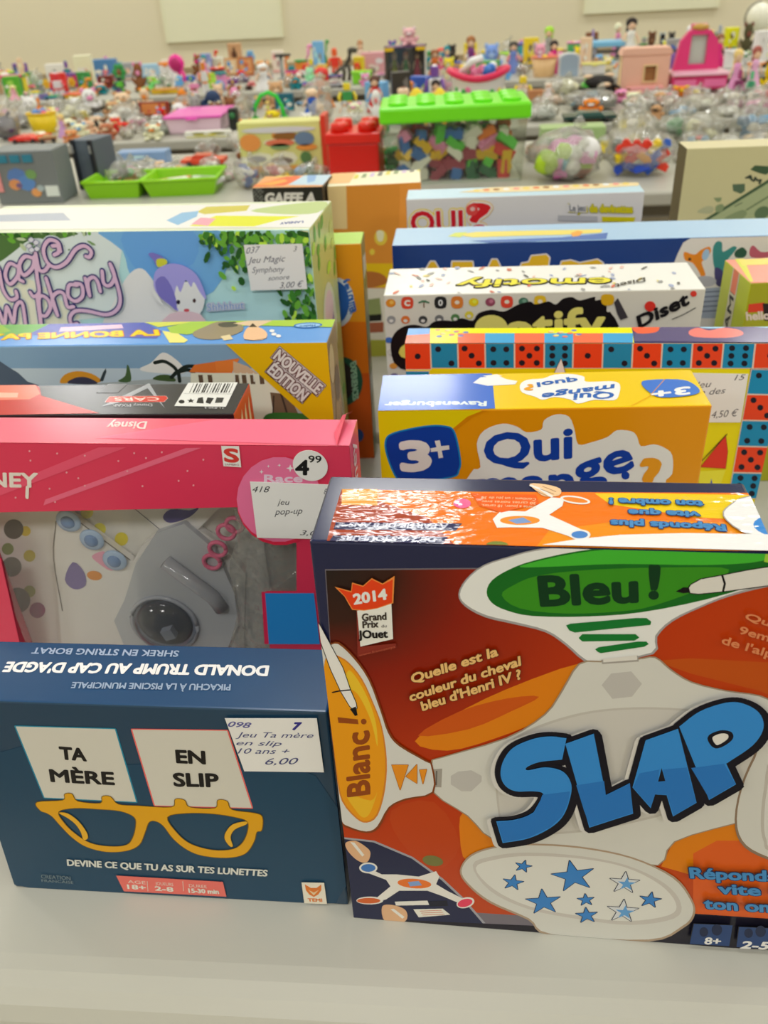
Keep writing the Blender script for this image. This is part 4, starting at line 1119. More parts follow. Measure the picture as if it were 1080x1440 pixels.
b7 = Carton('game_box', 'black box with white block lettering, left of the tall plain orange carton', 'board game', (354, 264), (453, 262), h=0.25, d=0.07, cols=((34, 30, 28), (60, 50, 40), (70, 70, 70), (214, 150, 90), (40, 40, 40)), rough=0.4)
a = b7.art('front'); a.org(330, 220, 3.724)
for k in range(40): a.ell(90 + (k * 37) % 60, 160 + (k * 23) % 80, 6, 5, (110, 110, 106), n=6)
a.text('GAFFE A', (160, 242), (420, 240), (164, 190), (206, 202, 196), bold=1.8, outl=[((90, 84, 80), 3.4)])
a.done()
a = b7.art('top', 'top_print'); a.org(330, 220, 3.724)
a.fill([(60, 160), (300, 100), (360, 110), (260, 152)], (214, 90, 50)); a.fill([(100, 150), (260, 120), (280, 130), (200, 152)], (230, 150, 60)); a.fill([(280, 150), (380, 90), (470, 96), (560, 88), (470, 150)], (176, 200, 226)); a.fill([(380, 100), (430, 94), (420, 130), (380, 140)], (120, 160, 206)); a.fill([(200, 110), (330, 76), (420, 74), (300, 104)], (226, 196, 90))
a.done()

# ================================================================== yellow feeding game (right, second)
YL, OG = (240, 182, 10), (226, 140, 8)
q2 = Carton('game_box', 'bright yellow game box with blue bubble lettering and a blue age badge', 'board game', (531, 578), (1002, 570), h=0.231, back=(971.7, 519.4), cols=(OG, OG, YL, YL, OG), rough=0.22)
BB, WT = (20, 58, 150), (214, 212, 208)
a = q2.art('front'); a.org(520, 500, 3.857)
a.fill([(0, 290), (640, 298), (560, 330), (470, 400), (430, 520), (400, 640), (340, 700), (330, 900), (0, 900)], (200, 124, 4), 0)
a.fill([(0, 290), (610, 298), (530, 330), (445, 400), (410, 520), (380, 640), (310, 720), (300, 900), (0, 900)], (236, 196, 10), 0)
a.shape([(90, 470), (130, 425), (300, 388), (410, 388), (455, 420), (485, 560), (478, 620), (440, 655), (200, 684), (150, 660), (105, 560)], BB, (24, 120, 180), 2.6, 4)
a.text('3', (180, 620), (326, 612), (164, 466), WT, bold=4.0)
a.fill([(352, 462), (380, 458), (386, 490), (430, 486), (432, 508), (390, 514), (398, 552), (374, 556), (368, 518), (332, 522), (330, 502), (362, 496)], WT)
bub = [(580, 480), (620, 405), (720, 368), (800, 385), (850, 415), (930, 400), (945, 350), (1010, 318), (1080, 330), (1110, 400), (1130, 480), (1200, 470), (1290, 440), (1340, 404), (1420, 410), (1450, 440), (1470, 490), (1540, 480), (1600, 500), (1640, 540), (1640, 640), (1600, 700), (1650, 900), (520, 900), (545, 640), (600, 605)]
a.fill(bub, WT, 3)
a.text('Qui', (632, 592), (1092, 550), (622, 424), BB, bold=2.4)
a.text('man', (600, 778), (1100, 748), (588, 612), BB, bold=2.4)
a.text('ge', (1130, 704), (1430, 606), (1080, 540), BB, bold=2.4)
a.ell(1386, 648, 22, 22, BB)
a.text('?', (1500, 730), (1590, 715), (1470, 560), (236, 144, 30), bold=3.6)
a.done()
a = q2.art('top', 'top_print', r=0.16); a.org(520, 500, 3.857)
a.fill([(0, 80), (662, 100), (680, 288), (0, 310)], (64, 104, 190))
a.text('Ravensburger', (632, 250), (86, 254), (630, 276), (206, 216, 232), bold=0.9)
a.fill([(560, 150), (600, 120), (700, 112), (740, 130), (800, 140), (790, 158), (640, 166)], (248, 246, 240)); a.fill([(610, 112), (690, 104), (720, 112), (640, 118)], (246, 240, 210))
a.org(780, 500, 3.6)
a.fill([(-175, 150), (-140, 125), (-60, 118), (0, 98), (90, 96), (150, 110), (160, 135), (290, 132), (330, 150), (325, 200), (300, 228), (200, 226), (120, 245), (80, 225), (0, 212), (-60, 226), (-100, 210), (-165, 188)], (236, 234, 228), 3)
a.text('Qui', (298, 186), (100, 196), (296, 220), (44, 92, 166), bold=1.1)
a.text('mange', (300, 148), (-60, 196), (296, 178), (44, 92, 166), bold=1.0)
a.text('quoi', (110, 116), (-90, 140), (118, 140), (44, 92, 166), bold=1.0)
a.text('?', (-110, 150), (-150, 150), (-112, 180), (236, 150, 40), bold=1.2)
a.fill([(440, 150), (465, 128), (620, 124), (690, 140), (735, 182), (690, 205), (540, 216), (480, 190)], (60, 108, 190), 3)
a.text('3+', (680, 162), (490, 182), (684, 200), (226, 230, 236), bold=1.6)
a.stroke([(380, 262), (480, 210), (560, 120)], 0.5, (210, 140, 10))
a.done()

# ================================================================== dice game (right, third)
q3 = Carton('game_box', 'yellow and purple game box edged with red and blue dice faces', 'board game', (569, 483), (1112, 482), h=0.233, back=(569.5, 462), cols=((236, 202, 20), (70, 50, 90), (200, 60, 40), (74, 66, 110), (60, 50, 90)), rough=0.2)
RD_, BU = (214, 66, 34), (28, 130, 176)
a = q3.art('front', r=0.22); a.org(0, 0, 1)
a.fill([(990, 470), (1112, 470), (1090, 760), (1080, 760)], (96, 60, 90)); a.fill([(560, 470), (1060, 470), (1030, 760), (570, 760)], (238, 206, 16))
edges = [568, 605, 643.5, 682, 723.5, 765.5, 806, 848, 890, 931.5, 974, 1017.5, 1062, 1108]
nums = [1, 2, 3, 4, 5, 6, 1, 2, 3, 4, 5, 6, 1]
PIP = {1: [(.5, .5)], 2: [(.28, .25), (.75, .8)], 3: [(.25, .22), (.5, .5), (.76, .8)], 4: [(.28, .25), (.72, .25), (.28, .78), (.72, .78)], 5: [(.25, .22), (.75, .22), (.5, .5), (.25, .78), (.75, .78)], 6: [(.28, .2), (.72, .2), (.28, .5), (.72, .5), (.28, .8), (.72, .8)]}
def dice(ar, A, B, Cc, D, col, n):
    ar.fill([A, B, Cc, D], (206, 190, 176)); m = [Vector(p) for p in (A, B, Cc, D)]; ce = sum(m, Vector((0, 0))) / 4
    ar.fill([ce + (p - ce) * .95 for p in m], col)
    for u, v in PIP[n]:
        p = m[0] * (1 - u) * (1 - v) + m[1] * u * (1 - v) + m[2] * u * v + m[3] * (1 - u) * v
        ar.ell(p.x, p.y, 4.4, 4.2, (26, 26, 40), n=10)
for k, n in enumerate(nums):
    x0, x1 = edges[k], edges[k + 1]
    s0, s1 = (x0 - 820) * .012, (x1 - 820) * .012
    dice(a, (x0, 482), (x1, 482), (x1 - s1 - 1, 518 + (0 if k else 2)), (x0 - s0 - 1, 518 + (0 if k else 2)), RD_ if k % 2 == 0 else BU, n)
yy = [518.5, 554, 590.5, 627, 664, 700]
for k in range(5):
    x0 = 1056 - (yy[k] - 518) * .18; x1 = 1056 - (yy[k + 1] - 518) * .18
    dice(a, (x0, yy[k]), (x0 + 45, yy[k] + 1), (x1 + 45, yy[k + 1] + 1), (x1, yy[k + 1]), BU if k % 2 == 0 else RD_, (2, 3, 4, 5, 6)[k])
dice(a, (568, 521), (604, 521), (605, 560), (570, 560), BU, 1)
a.shape([(778, 527), (789, 504), (796, 528)], (226, 222, 216), BLACK, 0.8)
a.shape([(985, 656), (1020, 612), (1023, 634), (1020, 658)], (206, 56, 40), (120, 30, 20), 0.6); a.stroke([(975, 660), (1022, 610)], 0.8, (40, 30, 30)); a.fill([(980, 662), (1020, 660), (1010, 690), (985, 690)], (240, 214, 60)); a.fill([(996, 690), (1000, 672), (1004, 690)], (60, 90, 160))
a.done()
price_label(q3, 'front', [(940, 593), (1041, 593), (1052, 525), (940, 523)], [('15', (1032, 534), (1048, 533), (1032, 526), (70, 70, 80)), ('Jeu', (975, 545), (1000, 543), (975, 536), (70, 70, 80)), ('de des', (975, 556), (1020, 552), (975, 547), (70, 70, 80)), ('4,50 \u20ac', (1000, 587), (1038, 584), (1000, 577), (70, 70, 80))], (0, 0, 1))
a = q3.art('top', 'top_print', r=0.15); a.org(530, 360, 3.857)
a.fill([(0, 380), (1380, 380), (1400, 500), (0, 500)], (246, 214, 20))
for k, n in enumerate(nums[:8]):
    x0, x1 = (edges[k] - 530) * 3.857, (edges[k + 1] - 530) * 3.857
    if k != 1: a.fill([(x0, 420 if k else 396), (x1, 420 if k else 396), (x1, 480), (x0, 480)], (232, 104, 74) if k % 2 == 0 else (60, 150, 200))
a.fill([(150, 390), (290, 388), (285, 425), (150, 432)], (96, 150, 210))
for k in range(30): a.ell(330 + (k * 61) % 170 + (600 if k % 2 else 0), 402 + (k * 17) % 40, 16, 5, ((220, 120, 90), (96, 110, 180), (226, 206, 120))[k % 3], n=7)
a.org(800, 350, 3.857)
a.fill([(360, 380), (500, 392), (1200, 392), (1200, 510), (355, 505)], (84, 76, 116)); a.fill([(340, 420), (380, 400), (440, 425), (490, 425), (470, 455), (370, 460)], (220, 90, 60), 3)
a.fill([(650, 450), (700, 430), (760, 445), (840, 430), (930, 445), (940, 470), (850, 485), (680, 480)], (226, 116, 110), 3); a.fill([(700, 405), (780, 400), (850, 405), (840, 430), (720, 432)], (150, 190, 226), 3); a.fill([(980, 410), (1040, 395), (1200, 400), (1200, 430), (1000, 425)], (140, 190, 220), 3)
a.done()

# ================================================================== white emoji party game (right, fourth)
q4 = Carton('game_box', 'white party game box covered in small picture icons with yellow-on-black lettering', 'board game', (539, 415), (993, 406), h=0.235, back=(966, 368.5), cols=((206, 202, 190), (214, 208, 196), (206, 202, 190), (226, 222, 212), (200, 196, 186)), rough=0.3)
a = q4.art('front'); a.org(530, 360, 3.857)
def icon(ar, x, y, k, s=27):
    c1 = ((206, 130, 40), (206, 70, 46), (60, 110, 80), (40, 40, 40), (206, 120, 50), (216, 190, 30), (140, 70, 90), (212, 70, 50), (70, 110, 90), (214, 176, 40))[k % 10]
    if k % 10 == 2:
        ar.fill([(x - 3, y + s), (x + 4, y + s), (x + 3, y - 5), (x - 3, y - 5)], (120, 90, 60))
        for d in (-26, -10, 10, 26): ar.stroke([(x, y - 8), (x + d, y - 14 + abs(d) * .5)], 1.6, c1)
        return
    if k % 10 in (0, 5, 8, 6): ar.ell(x, y, s, s * .85, c1, n=14); ar.ell(x + 5, y - 4, s * .45, s * .4, tuple(min(255, v + 40) for v in c1), n=10); return
    ar.fill([(x - s, y - s), (x + s, y - s), (x + s, y + s), (x - s, y + s)], c1, 3)
    if k % 10 == 1: ar.text('C', (x - 14, y + 15), (x + 14, y + 15), (x - 14, y - 15), (226, 214, 206), bold=0.9)
    elif k % 10 == 3: ar.text('0', (x - 11, y + 16), (x + 11, y + 16), (x - 11, y - 16), (220, 218, 214), bold=0.5)
    else: ar.ell(x, y, s * .5, s * .4, (230, 206, 190), n=10)
for k in range(10): icon(a, 75 + 90 * k, 255 - k * 1, k)
for k, (x, y, c1) in enumerate(((78, 345, (140, 140, 140)), (155, 345, (206, 110, 50)), (250, 345, (60, 60, 60)), (338, 340, (110, 110, 110)), (425, 335, (80, 120, 70)), (500, 320, (206, 190, 60)))): a.ell(x, y, 24, 22, c1, n=12); a.ell(x, y + 6, 12, 9, (206, 202, 196), n=10)
for x, y, c1 in ((65, 455, (60, 100, 170)), (90, 595, (206, 140, 60)), (95, 650, (110, 100, 140)), (75, 520, (190, 186, 176))): a.ell(x, y, 22, 16, c1, n=10)
blob = [(75, 500), (95, 420), (150, 380), (210, 372), (270, 384), (310, 355), (370, 348), (420, 352), (460, 336), (520, 350), (550, 310), (620, 290), (690, 300), (760, 265), (830, 246), (860, 262), (930, 245), (970, 262), (1010, 230), (1060, 222), (1100, 240), (1180, 220), (1185, 240), (1242, 236), (1246, 300), (1270, 310), (1260, 420), (600, 520), (400, 640), (130, 610)]
a.fill(blob, (24, 20, 20), 3)
a.text('em', (130, 560), (520, 470), (120, 440), (226, 200, 90), bold=3.0); a.ell(620, 390, 90, 72, (222, 206, 110)); a.text('otify', (700, 470), (1230, 440), (690, 300), (228, 206, 110), bold=3.0)
a.org(800, 350, 3.857)
a.fill([(245, 290), (265, 265), (320, 370), (280, 385), (262, 350)], (60, 56, 60)); a.fill([(178, 250), (240, 250), (236, 300), (182, 300)], (206, 160, 30), 3)
a.ell(440, 310, 30, 28, (206, 50, 40)); a.ell(676, 242, 17, 16, (206, 60, 50))
a.text('Diset', (382, 428), (650, 296), (368, 362), (26, 24, 26), bold=1.6)
a.stroke([(560, 380), (620, 355), (686, 318)], 0.8, (40, 40, 40))
a.done()
a = q4.art('top', 'top_print', r=0.2); a.org(530, 360, 3.857)
a.text('emotify', (1265, 122), (450, 134), (1262, 166), (230, 206, 60), bold=1.6, outl=[((30, 26, 22), 5.0)])
for k in range(70):
    x = random.uniform(60, 1730); y = random.uniform(60, 205)
    a.ell(x, y, random.uniform(8, 24), random.uniform(3, 8), random.choice(((200, 110, 90), (150, 150, 150), (90, 90, 90), (206, 190, 120), (150, 160, 190), (226, 180, 170))), random.uniform(-30, 30), 7)
a.text('emotify', (1265, 122), (450, 134), (1262, 166), (230, 206, 60), bold=1.4, outl=[((30, 26, 22), 4.0)])
a.org(800, 350, 3.857); a.text('Diset', (410, 160), (250, 196), (414, 182), (60, 56, 56), bold=0.6)
a.done()

# ================================================================== wide blue animal game (right, fifth)
q5 = Carton('game_box', 'wide dark blue game box with yellow letters and cartoon animals on a white right end', 'board game', (551, 345), (1125, 330), h=0.236, back=(557, 321), cols=((16, 54, 122), (120, 160, 206), (110, 120, 110), (150, 184, 220), (20, 50, 110)), rough=0.2)
a = q5.art('front'); a.org(800, 240, 3.857)
a.fill([(570, 500), (590, 450), (620, 390), (660, 366), (1300, 350), (1300, 900), (560, 900)], (206, 202, 200), 0)
a.fill([(625, 440), (680, 455), (715, 430), (760, 412), (770, 440), (740, 480), (720, 500), (740, 560), (725, 585), (700, 540), (670, 500), (630, 485)], (214, 128, 40), 3); a.ell(742, 455, 18, 32, (150, 180, 210), 20); a.ell(655, 480, 8, 8, (50, 40, 36))
a.fill([(780, 430), (800, 385), (830, 390), (835, 440), (890, 410), (910, 420), (880, 460), (850, 500), (840, 560), (790, 530)], (60, 130, 130), 3); a.fill([(900, 440), (940, 415), (965, 440), (950, 470), (905, 470)], (50, 84, 70), 3)
a.fill([(980, 430), (1000, 405), (1040, 440), (1090, 440), (1080, 470), (990, 470)], (180, 90, 110), 3); a.fill([(790, 530), (830, 540), (850, 620), (800, 620)], (70, 66, 110), 3); a.ell(740, 600, 60, 30, (170, 170, 180))
a.fill([(700, 640), (850, 630), (850, 800), (700, 800)], (150, 160, 180))
for k in range(5): a.stroke([(705, 660 + 26 * k), (845, 652 + 26 * k)], 1.2, (90, 96, 120))
a.org(540, 240, 4)
YW = (214, 170, 40)
for P in ([(235, 560), (262, 512), (285, 512), (312, 560)], [(378, 600), (384, 512), (498, 512), (506, 600)], [(580, 560), (608, 500), (634, 500), (664, 560)], [(762, 560), (775, 522), (815, 515), (830, 480), (912, 472), (930, 490), (918, 560)], [(985, 560), (1000, 512), (1050, 505), (1100, 520), (1200, 500), (1230, 520), (1240, 560)]):
    a.shape(P, YW, (206, 202, 206), 2.8)
a.done()
a = q5.art('top', 'top_print', r=0.15); a.org(540, 240, 4)
a.fill([(480, 395), (1000, 375), (1260, 350), (1250, 385), (900, 395), (620, 408)], (60, 100, 170))
a.fill([(400, 362), (520, 345), (900, 336), (1230, 330), (1220, 350), (1000, 362), (800, 366), (500, 376)], (236, 200, 100)); a.fill([(360, 370), (400, 350), (470, 346), (430, 376)], (190, 200, 90)); a.fill([(1050, 352), (1090, 338), (1120, 345), (1100, 368), (1060, 372)], (240, 150, 60))
a.done()

# ================================================================== white guessing game (right, sixth)
q6 = Carton('game_box', 'white game box with big red question lettering and a pale blue top', 'board game', (571, 280), (907, 269), h=0.25, back=(900, 256), cols=((206, 204, 204), (150, 150, 150), (40, 40, 46), (170, 200, 226), (190, 190, 190)), rough=0.3)
a = q6.art('front'); a.org(540, 240, 4)
a.text('QUI', (158, 352), (442, 344), (150, 226), (192, 30, 44), bold=2.0, outl=[((226, 190, 60), 8.0), ((226, 214, 206), 5.0)])
a.text('?', (490, 330), (612, 322), (470, 178), (200, 36, 40), bold=1.4, outl=[((226, 180, 120), 8.0), ((226, 214, 206), 5.4)])
a.ell(495, 220, 34, 34, (206, 70, 66)); a.ell(498, 215, 14, 12, (226, 170, 166))
a.org(800, 240, 3.857)
a.text('Le jeu de devinettes', (0, 222), (345, 228), (-4, 178), (196, 186, 20), bold=1.2, outl=[((150, 146, 90), 2.4)]); a.fill([(-10, 180), (95, 180), (95, 225), (-10, 222)], (206, 204, 204)); a.text('Le jeu', (5, 218), (90, 218), (2, 182), (110, 112, 120), bold=0.7)
a.fill([(-60, 240), (155, 246), (155, 275), (-60, 270)], (170, 170, 174)); a.fill([(178, 248), (360, 252), (352, 278), (180, 276)], (196, 186, 20))
a.done()
a = q6.art('top', 'top_print', r=0.2); a.org(540, 240, 4)
a.fill([(420, 122), (600, 95), (1440, 66), (1430, 85), (1000, 112), (600, 124)], (226, 196, 150))
for k in range(16): a.ell(520 + 56 * k, 112 - 2.6 * k, 20, 7, ((226, 190, 90), (206, 120, 80), (150, 110, 70), (226, 226, 226), (220, 140, 130))[k % 5], n=8)
a.done()
# ================================================================== olive cube box at the right edge, and the money game
q7 = Carton('game_box', 'olive green box with a reddish top, cut by the right edge', 'board game', (1056, 398), (1230, 390), h=0.223, d=0.075, cols=((150, 150, 20), (150, 150, 20), (176, 186, 50), (226, 130, 110), (140, 140, 30)), rough=0.3)
a = q7.art('left', 'side_print'); a.raw = True
a.fill([(0.026, 0), (0.046, 0), (0.046, 0.3), (0.026, 0.3)], (190, 186, 160)); a.text('PARTY GAME', (0.041, 0.06), (0.041, 0.21), (0.029, 0.06), (40, 40, 36), bold=1.0); a.fill([(0.029, 0.2), (0.043, 0.2), (0.043, 0.223), (0.029, 0.223)], (226, 120, 90))
a.done()
a = q7.art('front'); a.org(800, 350, 3.857)
a.fill([(975, 300), (1060, 290), (1055, 340), (970, 345)], (200, 60, 40)); a.fill([(1050, 295), (1200, 300), (1200, 390), (1060, 390)], (40, 30, 30)); a.text('hello', (965, 385), (1090, 380), (960, 340), (206, 190, 180), bold=1.0)
a.done()
a = q7.art('top', 'top_print'); a.org(800, 350, 3.857)
a.fill([(880, 28), (940, 30), (1000, 178), (985, 180)], (196, 196, 60)); a.fill([(920, 60), (1300, 40), (1300, 80), (940, 90)], (226, 196, 90)); a.done()
q8 = Carton('game_box', 'tall cream game box with a green banknote print at the right edge', 'board game', (966, 209), (1150, 202), h=0.267, d=0.05, cols=((184, 178, 136), (150, 140, 100), (84, 74, 46), (196, 188, 150), (120, 110, 80)), rough=0.5)
a = q8.art('front', r=0.5); a.org(900, 110, 6)
GD, GM = (60, 82, 58), (122, 136, 100)
a.fill([(520, 1205), (720, 1080), (1080, 855), (1500, 600), (1500, 1500), (520, 1500)], GD); a.fill([(570, 1200), (1080, 885), (1500, 640), (1500, 1500), (570, 1500)], (150, 160, 122))
a.fill([(700, 1190), (860, 1110), (900, 1150), (800, 1230)], GM, 3); a.ell(1030, 1135, 70, 50, (84, 104, 76), -30); a.stroke([(900, 1110), (1080, 1000), (1300, 880)], 2.4, (100, 116, 84)); a.stroke([(800, 1080), (860, 1050)], 2.0, (110, 120, 90))
a.fill([(930, 770), (970, 735), (1120, 745), (1100, 790), (1060, 815), (990, 795)], GD); a.fill([(780, 895), (885, 890), (885, 950), (850, 975), (785, 950)], (76, 96, 76)); a.fill([(640, 1080), (690, 1060), (710, 1090), (680, 1130), (640, 1125)], GM, 3); a.fill([(620, 1010), (690, 1005), (680, 1040), (650, 1045)], GM); a.fill([(480, 1130), (560, 1080), (620, 1090), (600, 1140)], (160, 162, 130), 3)
a.text('AM', (890, 840), (1010, 890), (905, 806), (50, 60, 50), bold=1.6)
a.done()

# ================================================================== toys on the tables behind
random.seed(11)
SKINC = (226, 182, 152)
def farY(Y):
    if Y > 5.5: return 4.98 + (Y - 5.8) * .5
    if Y > 4.5: return 4.41 + (Y - 4.55) * .85
    return Y
def spot(x0, x1, yt, Y):
    Y = farY(Y)
    A, B = at_y(x0, yt, Y), at_y(x1, yt, Y)
    return (A.x + B.x) / 2, B.x - A.x, max(0.02, (A.z + B.z) / 2 - TZ)
def thing(name, label, cat, x, y, z=TZ, rz=0, group=None):
    return empty(name, (x, y, z), label, cat, group, rz)
NOTE = {}
def plush(t, w, h, c, c2):
    f, g = M(c, 0.9, 'cloth'), M(c2, 0.9, 'cloth')
    MB().ell((0, 0, h * .27), (w * .34, w * .30, h * .28), f, jit=.05).build('body', t)
    hd = MB().ell((0, -w * .05, h * .70), (w * .33, w * .29, h * .26), f, jit=.05).build('head', t)
    for s in (-1, 1):
        MB().ell((s * w * .25, 0, h * .92), (w * .11, w * .07, h * .09), g).build('ear', hd)
        MB().ell((s * w * .38, -w * .12, h * .36), (w * .11, w * .12, h * .17), f, rot=Matrix.Rotation(s * .5, 3, 'Y')).build('arm', t)
        MB().ell((s * w * .25, -w * .34, h * .10), (w * .14, w * .22, h * .10), f).build('leg', t)
        MB().ell((s * w * .12, -w * .32, h * .76), (w * .035,) * 3, M((20, 18, 18), .2), 8, 6).build('eye', hd)
    MB().ell((0, -w * .28, h * .64), (w * .15, w * .12, h * .10), g).build('muzzle', hd)
def doll(t, w, h, c, hair, skin=SKINC):
    d = M(c, 0.8, 'cloth')
    MB().lathe([(w * .46, 0), (w * .44, h * .05), (w * .30, h * .3), (w * .15, h * .5), (w * .2, h * .6), (w * .17, h * .68), (w * .06, h * .71)], d, seg=18).build('dress', t)
    MB().ell((0, 0, h * .83), (w * .21, w * .2, h * .135), M(skin, .5)).build('head', t)
    hm = MB().ell((0, w * .06, h * .87), (w * .27, w * .25, h * .13), M(hair, .7), jit=.12)
    hm.ell((0, w * .17, h * .72), (w * .22, w * .12, h * .17), M(hair, .7), jit=.15)
    hm.build('hair', t)
    for s in (-1, 1):
        MB().tube([(s * w * .18, 0, h * .64), (s * w * .34, -w * .06, h * .5), (s * w * .38, -w * .16, h * .38)], w * .055, M(skin, .5), 8, w * .04).build('arm', t)
def figure(t, w, h, c, c2):
    a_, b_ = M(c, .35), M(c2, .35)
    MB().box((0, 0, h * .52), (w * .5, w * .34, h * .32), a_).build('torso', t, bevel=w * .04)
    MB().box((0, 0, h * .33), (w * .42, w * .3, h * .08), b_).build('hips', t, bevel=w * .02)
    hd = MB().box((0, 0, h * .85), (w * .34, w * .32, h * .26), b_).build('head', t, bevel=w * .06)
    MB().ell((0, 0, h * .97), (w * .12, w * .12, h * .05), a_).build('crest', hd)
    for s in (-1, 1):
        MB().tube([(s * w * .30, 0, h * .66), (s * w * .42, -w * .05, h * .5), (s * w * .40, -w * .2, h * .38)], w * .085, b_, 8, w * .07).build('arm', t)
        MB().box((s * w * .13, 0, h * .15), (w * .18, w * .3, h * .3), a_).build('leg', t, bevel=w * .02)
def crate(t, w, h, c, c2, d=None):
    d = d or max(.03, min(w, h) * .5)
    MB().box((0, 0, h / 2), (w, d, h), M(c, .35)).build('carton', t, bevel=.003)
    pr = MB()
    k = 0
    for i in range(6):
        k += 1
        ww, hh = w * random.uniform(.12, .34), h * random.uniform(.14, .34)
        cx, cz = random.uniform(-w * .3, w * .3), random.uniform(h * .25, h * .75)
        col = random.choice((c2, tuple(min(250, v + 60) for v in c), tuple(int(v * .6) for v in c2), c2, (222, 216, 206)))
        pts = [(cx + ww * .5 * math.cos(q * .785), -d / 2 - .0006 - k * .0002, cz + hh * .5 * math.sin(q * .785)) for q in range(8)]
        pr.add(pts, [tuple(range(8))], M(col, .35))
    pr.add([(-w * .46, -d / 2 - .0004, h * .05), (w * .46, -d / 2 - .0004, h * .05), (w * .46, -d / 2 - .0004, h * .15), (-w * .46, -d / 2 - .0004, h * .15)], [(0, 1, 2, 3)], M(c2, .35))
    pr.build('front_print', t)
def bag(t, w, h, cols, d=None, n=14, clear=(236, 236, 230)):
    d = d or max(.06, w * .55)
    c_ = MB()
    for i in range(n):
        r_ = random.uniform(.10, .19) * min(w, d * 1.4)
        p = (random.uniform(-w * .33, w * .33), random.uniform(-d * .28, d * .2), random.uniform(.12, .62) * h)
        m_ = M(random.choice(cols), .45)
        if random.random() < .5: c_.ell(p, (r_, r_ * .8, min(r_ * .9, h * .22)), m_, 10, 7, jit=.2)
        else: c_.box(p, (r_ * 1.5, r_ * 1.2, min(r_ * 1.2, h * .4)), m_, Matrix.Rotation(random.uniform(-1, 1), 3, 'Z') @ Matrix.Rotation(random.uniform(-.6, .6), 3, 'X'))
    zmin = min(v.z for v in c_.v)
    if zmin < .004: c_.v = [Vector((v.x, v.y, max(v.z, .004))) for v in c_.v]
    c_.build('contents', t, kind='stuff')
    f_ = MB().ell((0, 0, h * .46), (w * .5, d * .5, h * .46), M(clear, .12, 'film'), 30, 18)
    o = Vector((t.location.x, t.location.y, 0)) * 7
    nv = []
    for v in f_.v:
        q = noise.noise(Vector((v.x, v.y, v.z)) * (5 / max(w, h)) + o) * .22 + noise.noise(Vector((v.x, v.y, v.z)) * (14 / max(w, h)) + o) * .16
        u = Vector((v.x * (1 + q), v.y * (1 + q), h * .46 + (v.z - h * .46) * (1 + q * .6)))
        nv.append(Vector((u.x, u.y, max(.002, u.z))))
    f_.v = nv
    f_.build('bag_film', t, fixn=False)
    MB().tube([(w * .1, 0, h * .86), (w * .14, .01, h * .98), (w * .22, .01, h * 1.04)], w * .05, M(clear, .15, 'film'), 8, w * .09).build('tied_neck', t)
def tub(t, w, h, c, lid, d=None, clear=False):
    d = d or w * .6
    m_ = M(c, .3, 'film') if clear else M(c, .35)
    s_ = .88
    MB().hexa([(-w / 2 * s_, -d / 2 * s_, 0), (w / 2 * s_, -d / 2 * s_, 0), (w / 2 * .95, -d / 2 * .95, h * .86), (-w / 2 * .95, -d / 2 * .95, h * .86), (-w / 2 * s_, d / 2 * s_, 0), (w / 2 * s_, d / 2 * s_, 0), (w / 2 * .95, d / 2 * .95, h * .86), (-w / 2 * .95, d / 2 * .95, h * .86)], m_).build('tub_body', t, bevel=.006)
    l_ = MB().box((0, 0, h * .93), (w, d, h * .14), M(lid, .3)).build('lid', t, bevel=h * .04)
    MB().box((0, -d / 2 - .006, h * .84), (w * .2, .012, h * .1), M(lid, .3)).build('clip', l_, bevel=.002)
def car(t, w, h, c, c2):
    d = w * .5
    r_ = min(h * .28, w * .16)
    MB().box((0, 0, r_ + h * .22), (w, d, h * .38), M(c, .25)).build('body', t, bevel=h * .06)
    MB().hexa([(-w * .3, -d * .42, h * .6), (w * .28, -d * .42, h * .6), (w * .18, -d * .36, h), (-w * .2, -d * .36, h), (-w * .3, d * .42, h * .6), (w * .28, d * .42, h * .6), (w * .18, d * .36, h), (-w * .2, d * .36, h)], M(c2, .2)).build('cabin', t, bevel=h * .03)
    for sx in (-.3, .3):
        for sy in (-1, 1):
            MB().lathe([(r_ * .4, -d * .08), (r_, -d * .07), (r_, d * .07), (r_ * .4, d * .08)], M((24, 24, 26), .5), (sx * w, sy * d * .5, r_), 16, rot=Matrix.Rotation(R(90), 3, 'X')).build('wheel', t)
def frame(t, w, h, c, c2, th=.02, tilt=.12):
    m_ = Matrix.Rotation(-tilt, 3, 'X')
    P = lambda pts: [m_ @ Vector(p) for p in pts]
    b_ = MB().box((0, 0, h / 2), (w, th, h), M(c, .4)); b_.v = P(b_.v); b_.build('cover', t, bevel=.003)
    p_ = MB()
    p_.add(P([(-w * .4, -th / 2 - .0008, h * .12), (w * .4, -th / 2 - .0008, h * .12), (w * .4, -th / 2 - .0008, h * .88), (-w * .4, -th / 2 - .0008, h * .88)]), [(0, 1, 2, 3)], M(c2, .4))
    for i in range(7):
        cx, cz, r_ = random.uniform(-w * .26, w * .26), random.uniform(h * .26, h * .74), random.uniform(.08, .14) * min(w, h)
        p_.add(P([(cx + r_ * math.cos(q * .785), -th / 2 - .001 - i * .0002, cz + r_ * math.sin(q * .785)) for q in range(8)]), [tuple(range(8))], M(random.choice((c, (206, 120, 60), (230, 220, 200), (90, 140, 190), (180, 60, 60))), .4))
    p_.build('picture', t)
    MB().box((0, th + h * .12, h * .3), (w * .3, .006, h * .6), M(c, .5), Matrix.Rotation(.3, 3, 'X')).build('easel_back', t)
def ball(t, w, h, c, c2):
    r_ = w / 2
    MB().ell((0, 0, r_), (r_,) * 3, M(c, .35), 24, 16).build('shell', t)
    b_ = MB(); b_.tube([(r_ * 1.004 * math.cos(i * .2618), r_ * 1.004 * math.sin(i * .2618) * .96, r_ + r_ * .26 * math.sin(i * .2618)) for i in range(25)], r_ * .03, M(c2, .4), 6); b_.build('seam', t)
